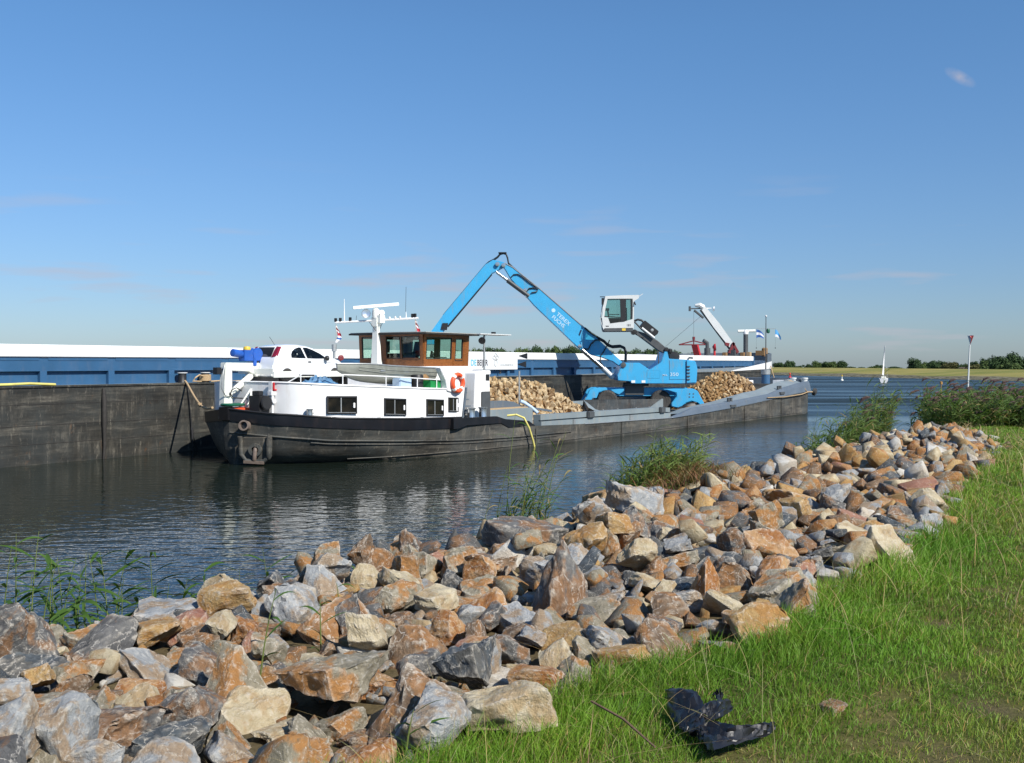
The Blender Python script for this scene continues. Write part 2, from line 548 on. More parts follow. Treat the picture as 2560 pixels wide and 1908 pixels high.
foot = [(150, -200), (140, 0), (112, 150), (102, 208), (81.6, 312), (60, 420), (20, 560), (-200, 700), (-1200, 900)]
def offset_line(pts, d):
    out = []
    for i, p in enumerate(pts):
        a = Vector(pts[max(i - 1, 0)]); b = Vector(pts[min(i + 1, len(pts) - 1)])
        t = (b - a).normalized()
        nrm = Vector((t.y, -t.x))
        out.append((p[0] + nrm.x * d, p[1] + nrm.y * d))
    return out
wp = offset_line(foot, 2.5) + [(-1200, -200)]
mb = MB(); mb.add([(x, y, 0) for x, y in wp], [tuple(range(len(wp)))])
water = mb.build('water', M['water'])
tag(water, kind='structure')

def far_bank_mat():
    m, nt, b, o = new_mat('dry_meadow')
    tc = N(nt, 'ShaderNodeTexCoord'); tc.name = 'tc'
    g = noise_node(nt, 0.25, 6, 0.65, stretch=(0.4, 1.0, 1.0))
    c = ramp(nt, g, [(0.3, (0.17, 0.165, 0.045)), (0.5, (0.27, 0.235, 0.075)), (0.72, (0.36, 0.30, 0.12))])
    g2 = noise_node(nt, 0.03, 5, 0.6)
    c = mix(nt, maprange(nt, g2, 0.45, 0.65), c, (0.14, 0.16, 0.04))
    sp = N(nt, 'ShaderNodeSeparateXYZ'); nt.links.new(tc.outputs['Object'], sp.inputs[0])
    st = noise_node(nt, 0.9, 6, 0.7)
    stone = ramp(nt, st, [(0.35, (0.03, 0.035, 0.02)), (0.5, (0.12, 0.11, 0.07)), (0.7, (0.30, 0.27, 0.22))])
    hz = N(nt, 'ShaderNodeMath'); hz.operation = 'ADD'
    nt.links.new(sp.outputs[2], hz.inputs[0]); nt.links.new(maprange(nt, g2, 0.3, 0.7, -0.3, 0.3), hz.inputs[1])
    c = mix(nt, maprange(nt, hz.outputs[0], 0.75, 0.55), c, stone)
    nt.links.new(c, b.inputs['Base Color'])
    b.inputs['Roughness'].default_value = 0.95
    b.inputs['Specular IOR Level'].default_value = 0.1
    return m
M['far_bank'] = far_bank_mat()
prof = [(-3, -0.6), (0, 0.0), (3, 0.45), (8, 0.72), (18, 1.25), (30, 1.95), (36, 2.0), (50, -3.0)]
fine = []
for (x0, y0), (x1, y1) in zip(foot, foot[1:]):
    k = max(1, int(math.hypot(x1 - x0, y1 - y0) / 9))
    for i in range(k): fine.append((x0 + (x1 - x0) * i / k, y0 + (y1 - y0) * i / k))
fine.append(foot[-1])
rows = []
for d, z in prof:
    ln = offset_line(fine, d)
    rows.append([(x + (mnoise.noise((i * 0.35, d, 0)) * 1.6 if -1 < d < 30 else 0), y, z + (mnoise.noise((i * 0.23, d * 0.2, 3)) * 0.18 if 0.3 < z < 1.9 else 0)) for i, (x, y) in enumerate(ln)])
mb = MB(); mb.grid(rows)
fb = mb.build('far_bank', M['far_bank'], smooth=60)
tag(fb, kind='structure')
pl = offset_line(foot, 49)
mb = MB()
outer = [(9000, -3000), (9000, 0), (9000, 1500), (9000, 3000), (9000, 6000), (6000, 9000), (1000, 9000), (-3000, 9000), (-9000, 9000)]
mb.grid([[(x, y, -3.0) for x, y in pl], [(x, y, -52.0) for x, y in outer]])
tag(mb.build('polder_ground', M['far_bank']), kind='structure')

# near bank: a grassy top, the rubble band on its edge and the slope under it
GZ = 2.0
def bank_z(x, y):
    """height of the ground in the bank's frame (y runs towards the water)"""
    if x < 26: g = 2.0
    else: g = max(0.9, 2.0 - (x - 26) * 0.030)
    pr = [(-60, g + 0.3), (-6, g + 0.10), (0, g), (2.0, g - 0.01), (3.2, g - 0.12), (5.3, g - 0.10), (6.3, g - 0.46), (8.6, -0.15), (12, -1.4)]
    return interp(pr, y) + 0.32 * math.exp(-((x - 12.8) / 0.75) ** 2 - ((y - 6.0) / 0.55) ** 2) + 0.04 * mnoise.noise((x * 0.35, y * 0.35, 0)) + 0.02 * mnoise.noise((x * 1.2, y * 1.2, 5))
def edge_y(x):
    """where the grass ends and the rubble begins"""
    return interp([(3, 2.75), (4.6, 2.62), (6.0, 2.0), (10.4, 2.0), (13, 2.25), (18, 2.7), (23, 3.1), (26, 3.9), (30, 5.6), (34, 7.6)], x) + 0.16 * mnoise.noise((x * 0.6, 1.7, 0)) + 0.10 * mnoise.noise((x * 1.7, 7.1, 0))

def ground_mat():
    m, nt, b, o = new_mat('bank_soil_and_grass')
    g = noise_node(nt, 1.1, 6, 0.65)
    f = noise_node(nt, 30.0, 5, 0.7)
    c = ramp(nt, g, [(0.3, (0.055, 0.075, 0.016)), (0.55, (0.115, 0.115, 0.03)), (0.75, (0.21, 0.165, 0.075))])
    at = N(nt, 'ShaderNodeAttribute'); at.attribute_name = 'soil'
    soil = ramp(nt, f, [(0.3, (0.06, 0.045, 0.025)), (0.6, (0.17, 0.125, 0.075)), (0.8, (0.28, 0.22, 0.14))])
    c = mix(nt, at.outputs['Fac'], c, soil)
    c = mix(nt, maprange(nt, f, 0.3, 0.7, 0.0, 0.4), c, (0.03, 0.035, 0.012))
    nt.links.new(c, b.inputs['Base Color'])
    b.inputs['Roughness'].default_value = 0.95
    b.inputs['Specular IOR Level'].default_value = 0.1
    bump(nt, b, f, 0.6, 0.03)
    return m
M['ground'] = ground_mat()
soil_spots = []       # (world x, world y, radius): trodden bare patches, filled below
def W2(px, py, z):
    """a point of the photograph's plane turned into a place at height z"""
    Y = 2600 * (EYE - z) / (py - 908)
    return ((px - 1280) / 2600 * Y, Y)
for px, py, r_ in ((1830, 1880, 0.13), (1890, 1905, 0.15), (2330, 1885, 0.20), (2200, 1800, 0.10), (2440, 1900, 0.14), (2480, 1640, 0.10), (2250, 1745, 0.12), (2160, 1860, 0.10),
                   (2340, 1560, 0.10), (2500, 1480, 0.12), (2520, 1780, 0.14), (2400, 1700, 0.10)):
    X, Y = W2(px, py, GZ); soil_spots.append((X, Y, r_))
def soil_at(X, Y):
    s = 0.0
    for a, b_, r_ in soil_spots:
        d = math.hypot(X - a, (Y - b_)) / r_
        if d < 1.6: s = max(s, 1.0 - max(0, d - 0.4) / 1.2 - 0.25 + 0.8 * mnoise.noise((X * 9, Y * 9, 0)))
    return max(0.0, min(1.0, s))
xs = [-120, -60, -30, -15, -8] + [-5 + 0.25 * i for i in range(160)] + [36 + i for i in range(20)] + [58, 66, 80, 120, 200]
ys = [-80, -40, -20, -10, -6] + [-4 + 0.25 * i for i in range(25)] + [2.4 + 0.3 * i for i in range(24)] + [10.5, 12]
rows = [[KF.P(x, y, bank_z(x, y)) for x in xs] for y in ys]
mb = MB(); mb.grid(rows)
gm = mb.mesh('bank_ground', M['ground'], 60)
ca = gm.color_attributes.new('soil', 'FLOAT_COLOR', 'POINT')
vals = []
for y in ys:
    for x in xs:
        p = KF.P(x, y)
        s = soil_at(p.x, p.y)
        if y > edge_y(x) + 0.1: s = max(s, 0.9)
        vals += [s, s, s, 1]
ca.data.foreach_set('color', vals)
bg = bpy.data.objects.new('bank_ground', gm); COL.objects.link(bg)
tag(bg, kind='structure')

# ------------------------------------------------------------------ the work vessel
ves = empty('work_boat', VF.P(0, 0), VF.rz, 'long black hulled cargo boat with white deckhouse, brown wooden wheelhouse and stone heaps', 'boat')
wl_ = [(0, 0.10), (0.5, 0.75), (1.4, 1.55), (2.4, 2.4), (4.8, 3.65), (8, 4.3), (12.3, 4.6), (48, 4.6), (50.3, 4.0), (51.3, 2.4), (51.6, 0.1)]
dk_ = [(-0.28, 0.16), (-0.06, 0.74), (0.36, 1.82), (1.2, 2.9), (2.5, 3.58), (4.8, 4.2), (8, 4.5), (12.3, 4.62), (48.4, 4.62), (50.7, 3.9), (51.9, 2.3), (52.2, 0.1)]
top_ = [(-0.5, 1.62), (0.4, 1.44), (1.64, 1.30), (4.4, 1.12), (7.3, 1.08), (7.9, 1.20), (10.2, 1.18), (10.8, 0.98), (12.3, 0.9), (13, 0.79), (18, 0.77), (26, 0.66), (33, 0.83), (39, 1.12), (45, 1.45), (49, 1.62), (53, 1.7)]
def hull_rows(npar=64):
    """stations from the stem round the near side to the end; each a line from keel to top"""
    out = []
    n = npar
    for i in range(n + 1):
        s = i / n
        j = s * (len(wl_) - 1); k = min(int(j), len(wl_) - 2); f = j - k
        xw = wl_[k][0] + (wl_[k + 1][0] - wl_[k][0]) * f; yw = wl_[k][1] + (wl_[k + 1][1] - wl_[k][1]) * f
        jd = s * (len(wl_) - 1)
        kd = min(int(jd), len(wl_) - 2)
        # the deck line is matched on the same fraction
        a = dk_[0:4] + dk_[4:]
        jj = s * (len(a) - 1); kk = min(int(jj), len(a) - 2); ff = jj - kk
        xd = a[kk][0] + (a[kk + 1][0] - a[kk][0]) * ff; yd = a[kk][1] + (a[kk + 1][1] - a[kk][1]) * ff
        z1 = interp(top_, xd)
        out.append((xw, yw, xd, yd, z1))
    return out
hr = hull_rows(88)
def hull_pt(st, t, off=0.0):
    """point on the near side at height fraction t of station st"""
    xw, yw, xd, yd, z1 = st
    z = z1 * t
    e = t ** (0.42 + 0.38 * max(0.0, min(1.0, (xd - 0.5) / 4.0)))
    x, y = xw + (xd - xw) * e, yw + (yd - yw) * e
    return x, y + off, z
mb = MB()
ts = [-0.5, 0.0, 0.2, 0.4, 0.6, 0.8, 1.0]
def side(sign):
    rows = []
    for st in hr:
        row = []
        for t in ts:
            if t < 0: row.append((st[0] + 0.05, sign * st[1] * 0.96, -0.6))
            else:
                x, y, z = hull_pt(st, t); row.append((x, sign * y, z))
        rows.append(row)
    return rows
near, far_ = side(-1), side(1)
mb.grid(near); mb.grid(far_)
mb.grid([near[0], far_[0]]); mb.grid([near[-1], far_[-1]])
# deck sheet just under the top edge
def dk_row(r_, f): return (r_[-1][0], r_[-1][1] * f, r_[-1][2] - 0.03)
fore = [(r_, q) for r_, q in zip(near, far_) if r_[-1][0] < 13.9]
mb.grid([[dk_row(r_, 0.995), dk_row(q, 0.995)] for r_, q in fore], 1)
mid = [(r_, q) for r_, q in zip(near, far_) if 13.2 < r_[-1][0] < 49.5]
mb.grid([[dk_row(r_, 0.995), dk_row(r_, 0.80)] for r_, q in mid], 1)
mb.grid([[dk_row(q, 0.995), dk_row(q, 0.80)] for r_, q in mid], 1)
hull = mb.build('hull', [M['hull'], M['deck_grey']], ves, smooth=35)
# rubbing strakes along the near side
def strake(z_of, r_, x0, x1, name, mat_, parent):
    pts = []
    for st in hr:
        if not (x0 <= st[2] <= x1): continue
        z = z_of(st[2]); t = max(0.0, min(1.0, z / st[4]))
        x, y, zz = hull_pt(st, t)
        pts.append((x, -y - r_ * 0.4, z))
    m_ = MB(); m_.tube(pts, r_, 8)
    return m_.build(name, mat_, parent, smooth=50)
zs = [(-0.5, 1.2), (0.3, 1.02), (1.64, 0.85), (4.4, 0.69), (7.3, 0.55), (12.4, 0.46)]
strake(lambda x: interp(zs, x), 0.035, -0.45, 12.2, 'rubbing_strake', M['hull'], hull)
strake(lambda x: interp(zs, x) - 0.13, 0.025, 1.0, 11.5, 'rubbing_strake', M['hull'], hull)
strake(lambda x: interp(top_, x) - 0.01, 0.03, 12.9, 49.5, 'gunwale_edge', M['galv'], hull)
strake(lambda x: 0.12, 0.02, 2.0, 49.5, 'plate_seam', M['hull'], hull)
for xq in (12.75, 20.5, 28.2, 36.5, 43.0):
    MB().box(xq, xq + 0.05, -4.66, -4.6, 0.02, interp(top_, xq) - 0.06).build('weld_plate', M['hull'], hull)

# black bulwark band round the bow and along the accommodation
def band(x0, x1, zlo, zhi, name, sign=-1):
    st_ = [s for s in hr if x0 <= s[2] <= x1]
    rows = []
    for s in st_:
        x, y = s[2], s[3]
        nx = -0.02 if x < 0.5 else 0.0
        lo, hi = interp(zlo, x), interp(zhi, x)
        rows.append([(x + nx, sign * (y + 0.03), lo), (x + nx * 1.6, sign * (y + 0.05), (lo + hi) / 2), (x + nx * 1.6, sign * (y + 0.05), hi), (x + 0.05, sign * (y - 0.09), hi), (x + 0.05, sign * (y - 0.09), lo)])
    m_ = MB(); m_.grid(rows, close=True)
    m_.add(rows[0], [(0, 1, 2, 3, 4)]); m_.add(rows[-1], [(4, 3, 2, 1, 0)])
    return m_.build(name, M['black_band'], ves, smooth=40)
blo = [(-0.5, 1.60), (0.4, 1.42), (1.64, 1.30), (4.4, 1.12), (7.3, 1.05)]
bhi = [(-0.5, 2.04), (-0.1, 1.92), (0.33, 1.81), (2.0, 1.63), (4.4, 1.53), (7.8, 1.45)]
band(-0.6, 7.4, blo, bhi, 'bulwark')
band(-0.6, 7.4, blo, bhi, 'bulwark', 1)
MB().box(-0.39, -0.22, -0.24, 0.24, 1.58, 2.04).build('bulwark', M['black_band'], ves, bevel=0.01)
MB().prism([(6.98, 1.04), (7.35, 1.04), (7.85, 1.14), (10.2, 1.12), (10.75, 0.90), (12.9, 0.84), (12.3, 1.12), (10.5, 1.28), (9.9, 1.42), (7.8, 1.45), (6.98, 1.468)], -4.60, -4.44).build('bulwark', M['black_band'], ves, bevel=0.01)
m_ = MB()
pts = []
for s in hr:
    if s[2] <= 7.6: pts.append((s[2] - (0.05 if s[2] < 0.5 else 0), -s[3] - 0.05, interp(bhi, s[2]) + 0.015))
m_.tube(pts, 0.035, 8)
m_.build('bulwark_rail', M['black'], ves, smooth=50)

# hawse openings, anchor pocket and anchor on the bow
hp = empty('anchor_pocket', (0.10, -1.12, 0.66), 0, parent=ves)
hp.scale = (1.25, 1.1, 1.2)
hp.rotation_euler = (R(10), R(3), R(-58))
m_ = MB()
loop = [(-0.42, 0.30), (-0.40, -0.22), (-0.25, -0.42), (0.25, -0.42), (0.42, -0.20), (0.42, 0.34)]
m_.tube([(x, -0.10, z) for x, z in loop], 0.075, 8)
m_.build('pocket_rim', M['hull'], hp, smooth=50)
MB().prism([(-0.36, 0.25), (-0.36, -0.2), (-0.22, -0.36), (0.22, -0.36), (0.36, -0.18), (0.36, 0.3)], -0.04, 0.1).build('pocket_plate', M['hull'], hp)
MB().lathe((0.02, -0.13, -0.06), (0, -1, 0.1), [(0.10, -0.05), (0.10, 0.05), (0.19, 0.05), (0.19, -0.05)], 20, close=True).build('hawse_ring', M['hull'], hp, smooth=40)
m_ = MB(); m_.tube([(0.02, -0.10, -0.02), (0.03, -0.20, -0.1), (0.0, -0.16, -0.36)], 0.06, 8); m_.box(-0.3, 0.28, -0.2, -0.1, -0.47, -0.39)
m_.build('anchor', M['hull_light'], hp, smooth=50)
MB().lathe((0.40, -0.12, 0.02), (0, 0, 1), [(0.05, -0.34), (0.09, -0.25), (0.08, 0.2), (0.02, 0.42)], 12).build('pocket_guard', M['hull'], hp, smooth=50)
m_ = MB(); m_.lathe((-0.30, -0.02, 0.62), (-0.15, -1, 0.35), [(0.11, -0.08), (0.11, 0.10), (0.155, 0.10), (0.155, -0.08)], 20, close=True)
m_.build('hawse_pipe', M['hull_light'], hp, smooth=40)
m_ = MB(); m_.lathe((-0.30, -0.02, 0.62), (-0.15, -1, 0.35), [(0.11, 0.0), (0.0, 0.005)], 20)
m_.build('hawse_hole', M['black'], hp)

# white deckhouse
wall_n = [(1.55, 0.0), (0.70 + 0.05, -1.0), (0.78, -1.5), (0.92, -1.95), (1.18, -2.35), (1.55, -2.66), (2.2, -2.98), (3.0, -3.28), (5.0, -3.74), (6.4, -3.86), (8.28, -3.94)]
wall_n[0] = (0.66, 0.0)
def wy(x): return interp([(p[0], p[1]) for p in wall_n[3:]], x)
ztop = [(0.6, 2.93), (1.9, 2.83), (4.5, 2.70), (7.3, 2.58), (9, 2.53)]
rows = []
outl = [(x, -y) for x, y in reversed(wall_n[1:])] + wall_n
# open outline from far aft round the front to near aft
pl_ = [(x, y) for x, y in outl]
rows = [[(x, y, 1.0), (x, y, interp(ztop, x))] for x, y in pl_]
m_ = MB(); m_.grid(rows)
n_ = len(pl_)
m_.add([(x, y, interp(ztop, x)) for x, y in pl_], [tuple(range(n_))])
m_.add([(pl_[0][0], pl_[0][1], 1.0), (pl_[-1][0], pl_[-1][1], 1.0), (pl_[-1][0], pl_[-1][1], interp(ztop, 8.28)), (pl_[0][0], pl_[0][1], interp(ztop, 8.28))], [(0, 1, 2, 3)])
house = m_.build('deckhouse', M['white'], ves, smooth=40)
m_ = MB(); m_.tube([(x, y - 0.0, interp(ztop, x)) for x, y in pl_ if y < 1.5], 0.035, 8)
m_.build('deckhouse_edge', M['white'], house, smooth=50)
m_ = MB(); m_.tube([(x, y * 1.004, 1.40 - 0.03 * x) for x, y in pl_ if y < 0 and x > 1.2], 0.02, 6)

def window(parent, p0, p1, z0a, z1a, z0b, z1b, handle=True):
    """window on a wall from p0 to p1 (x, y): black frame, dark pane, bright bar and catch; heights at both ends"""
    d = Vector((p1[0] - p0[0], p1[1] - p0[1], 0)); L = d.length; d.normalize()
    nrm = Vector((d.y, -d.x, 0))
    def at(s, z, off): return Vector((p0[0], p0[1], 0)) + d * (s * L) + nrm * off + Vector((0, 0, z))
    def zz(s, t): return (z0a + (z0b - z0a) * s) * (1 - t) + (z1a + (z1b - z1a) * s) * t
    def plate(s0, s1, t0, t1, o0, o1, m, mi=0):
        q = [(s0, t0), (s1, t0), (s1, t1), (s0, t1)]
        vs = [at(s, zz(s, t), o0) for s, t in q] + [at(s, zz(s, t), o1) for s, t in q]
        m.add(vs, [(0, 3, 2, 1), (4, 5, 6, 7), (0, 1, 5, 4), (1, 2, 6, 5), (2, 3, 7, 6), (3, 0, 4, 7)], mi)
    f = MB()
    w_ = 0.05 / L; h_ = 0.09
    plate(0, 1, 0, h_ * 0.7, -0.02, 0.045, f); plate(0, 1, 1 - h_, 1, -0.02, 0.045, f)
    plate(0, w_, 0, 1, -0.02, 0.043, f); plate(1 - w_, 1, 0, 1, -0.02, 0.043, f)
    fo = f.build('window', M['black'], parent, bevel=0.006)
    g = MB(); plate(w_ * 0.8, 1 - w_ * 0.8, 0.05, 0.95, -0.01, 0.012, g); g.build('pane', M['dark_glass'], fo)
    b_ = MB(); plate(0.45, 0.45 + 0.035 / L, 0.05, 0.93, 0.0, 0.034, b_); b_.build('mullion', M['galv'], fo)
    s_ = MB(); plate(w_, 1 - w_, 0.055, 0.085, 0.0, 0.03, s_); s_.build('slide_rail', M['galv'], fo)
    if handle:
        k = MB(); plate(0.87, 0.87 + 0.07 / L, 0.33, 0.62, 0.0, 0.05, k); k.build('catch', M['white'], fo, bevel=0.01)
    return fo
for k_, (xa, xb, z0a, z1a, z0b, z1b) in enumerate(((1.84, 2.92, 1.80, 2.43, 1.77, 2.41), (4.12, 5.11, 1.67, 2.31, 1.62, 2.26), (6.22, 7.22, 1.57, 2.22, 1.53, 2.17), (7.52, 8.12, 1.68, 2.25, 1.65, 2.22))):
    of_ = (0.062, 0.02, 0.012, 0.008)[k_]
    window(ves, (xa, wy(xa) - of_), (xb, wy(xb) - of_), z0a, z1a, z0b, z1b)

# white base under the wheelhouse, step, aft block with door
prof = [(7.42, 2.5), (7.30, 2.9), (7.02, 3.28), (6.95, 3.42), (7.15, 3.43), (7.22, 3.47), (8.40, 3.45), (8.52, 3.40), (8.58, 3.28), (8.56, 2.7), (8.30, 1.2), (8.0, 1.2), (8.0, 2.4)]
MB().prism(prof, -3.975, -3.70).build('wing_wall', M['white'], ves, bevel=0.02)
MB().box(7.3, 11.8, -1.95, 1.95, 2.40, 3.47).build('wheelhouse_base', M['white'], ves, bevel=0.03)
MB().box(7.1, 8.29, -3.05, 3.7, 2.45, 3.36).build('house_step', M['white'], ves, bevel=0.02)
MB().box(8.76, 9.3, -2.9, 2.9, 1.0, 3.28).build('recess_wall', M['pale_grey'], ves)
MB().box(8.95, 9.02, -2.96, -2.9, 2.1, 3.26).build('drain_pipe', M['exc_grey'], ves)
prof = [(9.30, 1.0), (9.36, 2.5), (9.42, 3.18), (9.58, 3.29), (10.5, 3.30), (10.5, 3.12), (10.16, 3.12), (10.16, 2.86), (10.42, 2.86), (10.42, 1.0)]
blk = MB().prism(prof, -3.85, -2.0).build('aft_cabin', M['white'], ves, bevel=0.02)
MB().prism([(10.15, 3.13), (10.5, 3.13), (10.5, 2.85), (10.15, 2.85)], -3.78, -2.1).build('cabin_recess', M['black'], blk)
MB().box(9.80, 10.43, -3.89, -3.84, 1.32, 2.42).build('door', M['exc_grey'], blk, bevel=0.03)
MB().box(9.25, 13.0, -2.0, 3.5, 1.0, 3.1).build('aft_house', M['white'], ves)
st_ = MB()
for i in range(5):
    z = 1.28 + 0.27 * i; x = 8.40 + 0.09 * i
    m_ = MB(); m_.box(x, 9.28, -3.93 + 0.10 * i, -3.30 + 0.1 * i, z, z + 0.045)
    m_.box(x + 0.05, 9.26, -3.55 + 0.1 * i, -3.32 + 0.1 * i, z - 0.22, z - 0.002, 1)
    m_.build('stair_tread', [M['slate'], M['black']], ves)
MB().prism([(8.34, 1.15), (8.46, 1.15), (8.72, 2.62), (8.60, 2.62)], -3.96, -3.92).build('stair_stringer', M['slate'], ves)
MB().box(9.02, 9.27, -3.4, -3.2, 2.35, 2.72).build('locker', M['exc_grey'], ves, bevel=0.02)
for x in (8.62, 9.42):
    m_ = MB(); m_.lathe((x, -4.22, 1.30), (0, 0, 1), [(0.17, 0), (0.155, 0.04), (0.155, 0.44), (0.19, 0.46), (0.19, 0.51), (0.02, 0.52)], 24)
    bo = m_.build('mooring_bollard', M['steel'], ves, smooth=40)
    MB().box(x - 0.19, x - 0.15, -4.26, -4.18, 1.4, 1.62).build('bollard_cleat', M['black'], bo)
m_ = MB(); m_.lathe((1.25, -2.62, 1.62), (0, 0, 1), [(0.11, 0), (0.10, 0.05), (0.10, 0.33), (0.13, 0.34), (0.13, 0.37), (0.02, 0.375)], 20)
m_.tube([(1.05, -2.62, 1.84), (1.45, -2.62, 1.84)], 0.015, 6)
m_.build('mooring_bollard', M['steel'], ves, smooth=40)
for x in (0.85, 1.9, 3.6, 5.6): MB().box(x, x + 0.10, -interp(dk_, x) + 0.12, -interp(dk_, x) + 0.2, interp(bhi, x) - 0.1, interp(bhi, x) + 0.05).build('cleat', M['black'], ves)

# varnished wheelhouse with real window openings
WB, WT = 3.47, 4.80
wh = empty('wheelhouse', (0, 0, 0), parent=ves)
def wood_wall(p0, p1, openings, door=None, glass='glass'):
    d = Vector((p1[0] - p0[0], p1[1] - p0[1], 0)); L = d.length; d.normalize(); nrm = Vector((d.y, -d.x, 0))
    lean = 0.05
    def bx(m, s0, s1, z0, z1, o0, o1):
        vs = []
        for o_ in (o0, o1):
            for s, z in ((s0, z0), (s1, z0), (s1, z1), (s0, z1)):
                vs.append(Vector((p0[0], p0[1], z)) + d * s + nrm * (o_ + lean * (z - WB)))
        m.add(vs, [(0, 3, 2, 1), (4, 5, 6, 7), (0, 1, 5, 4), (1, 2, 6, 5), (2, 3, 7, 6), (3, 0, 4, 7)])
    m = MB()
    z0, z1 = openings[0][2], openings[0][3]
    bx(m, 0, L, WB, z0, -0.06, 0.0); bx(m, 0, L, z1, WT, -0.06, 0.0)
    e = 0.0
    for s0, s1, _, _ in openings:
        bx(m, e, s0, z0, z1, -0.06, 0.0); e = s1
    bx(m, e, L, z0, z1, -0.06, 0.0)
    w_ = m.build('wooden_wall', M['wood'], wh)
    for s0, s1, a, b_ in openings:
        g = MB(); bx(g, s0, s1, a, b_, -0.035, -0.028); g.build('pane', M[glass], w_)
        f = MB(); t = 0.022
        bx(f, s0 - t, s1 + t, b_ - 0.005, b_ + t, -0.02, 0.014); bx(f, s0 - t, s1 + t, a - t, a + 0.005, -0.02, 0.014)
        bx(f, s0 - t, s0 + 0.005, a, b_, -0.02, 0.012); bx(f, s1 - 0.005, s1 + t, a, b_, -0.02, 0.012)
        f.build('window_bead', M['black'], w_)
    return w_, bx
xf, xa, yn, yf = 8.55, 11.62, -1.83, 1.73
wood_wall((xf, yf), (xf, yn), [(0.18, 1.10, 3.82, 4.70), (1.56, 2.30, 3.80, 4.70), (2.40, 3.36, 3.78, 4.70)])
ws, bxs = wood_wall((xf, yn), (xa, yn), [(0.14, 1.82, 3.80, 4.66), (2.12, 2.60, 3.72, 4.62)])
wood_wall((xa, yf), (xf, yf), [(0.2, 1.4, 3.8, 4.66), (1.6, 2.9, 3.8, 4.66)])
wood_wall((xa, yn), (xa, yf), [(0.3, 1.6, 3.8, 4.66), (1.9, 3.2, 3.8, 4.66)])
m = MB()
for s0 in (1.93, 2.01, 2.70): bxs(m, s0, s0 + 0.03, WB + 0.02, 4.74, 0.0, 0.012)
m.build('door_trim', M['wood'], ws)
m = MB(); bxs(m, 2.04, 2.07, 3.80, 4.0, 0.0, 0.05); bxs(m, 2.04, 2.12, 3.93, 3.96, 0.03, 0.06); m.build('door_handle', M['steel'], ws)
roof = MB()
roof.slab([(8.18, 2.05), (8.02, 1.2), (8.02, -1.2), (8.18, -2.25), (11.1, -2.25), (12.1, -2.1), (12.1, 2.0)], 4.80, 4.87, 0)
roof.slab([(8.22, 2.0), (8.06, 1.2), (8.06, -1.2), (8.22, -2.2), (11.1, -2.2), (12.05, -2.05), (12.05, 1.95)], 4.872, 4.90, 1)
roof.build('wheelhouse_roof', [M['timber'], M['cream_white']], wh, bevel=0.008)
MB().box(8.62, 11.5, -1.7, 1.6, 3.475, 3.50).build('wheelhouse_floor', M['timber'], wh)
m = MB(); m.box(8.75, 9.15, -1.1, 1.3, 3.5, 4.02); m.build('console', M['black'], wh, bevel=0.03)
m = MB(); m.box(10.0, 10.5, -0.2, 0.4, 3.9, 4.0); m.prism([(10.4, 4.0), (10.55, 4.0), (10.7, 4.55), (10.58, 4.55)], -0.15, 0.35); m.tube([(10.25, 0.1, 3.5), (10.25, 0.1, 3.9)], 0.06)
m.build('helm_seat', M['seat'], wh, bevel=0.02)
m = MB(); m.lathe((9.55, -1.45, 3.86), (0, 0, 1), [(0.075, 0), (0.085, 0.03), (0.05, 0.2), (0.055, 0.24), (0.01, 0.26)], 16)
m.tube([(9.61, -1.45, 3.9), (9.68, -1.45, 3.95), (9.67, -1.45, 4.05), (9.59, -1.45, 4.09)], 0.012, 6)
m.build('kettle', M['black'], wh, smooth=50)
MB().box(9.4, 10.2, -1.75, -1.25, 3.82, 3.86).build('shelf', M['timber'], wh)
MB().box(9.13, 9.16, 0.55, 0.8, 4.05, 4.55).build('screen', M['black'], wh)
# awning panel, lamp and its post behind the wheelhouse
aw = MB(); aw.slab([(11.9, -2.3), (14.3, -2.3), (14.3, -1.5), (11.9, -1.5)], 4.86, 4.91); awn = aw.build('awning_panel', M['pale_grey'], ves, bevel=0.01)
MB().box(13.05, 13.2, -2.2, -2.05, 4.91, 5.0).build('awning_lamp', M['black'], awn)
m = MB(); m.tube([(12.45, -2.1, 3.1), (12.45, -2.1, 4.86)], 0.045, 8); post = m.build('awning_post', M['galv'], ves, smooth=50)
m = MB(); m.lathe((12.0, -2.35, 4.66), (-0.7, -0.3, -0.35), [(0.05, -0.05), (0.15, 0.12), (0.16, 0.2), (0.02, 0.18)], 16); m.tube([(12.08, -2.3, 4.72), (12.45, -2.1, 4.80)], 0.025, 6)
m.build('floodlight', M['black'], post, smooth=40)
m = MB(); m.tube([(13.9, -3.0, 1.35), (13.9, -3.0, 3.25)], 0.04, 8); m.build('deck_pole', M['galv'], ves, smooth=50)

# mast with yard, radar scanner, lamps and aerials
mast = empty('mast', (8.05, 0.35, 0), parent=ves)
m = MB()
for a, b_ in ((-0.16, 0.16),):
    m.add([(-0.12, -0.2, 3.4), (0.14, -0.2, 3.4), (0.14, 0.2, 3.4), (-0.12, 0.2, 3.4), (-0.07, -0.13, 5.2), (0.08, -0.13, 5.2), (0.08, 0.13, 5.2), (-0.07, 0.13, 5.2)],
          [(0, 3, 2, 1), (4, 5, 6, 7), (0, 1, 5, 4), (1, 2, 6, 5), (2, 3, 7, 6), (3, 0, 4, 7)])
m.prism([(0.14, 3.4), (0.45, 3.4), (0.12, 4.2)], -0.04, 0.04)
m.build('mast_post', M['cream_white'], mast, bevel=0.012)
m = MB(); m.box(-0.03, 0.03, -0.14, -0.125, 3.6, 5.15); m.build('mast_groove', M['text_grey'], mast)
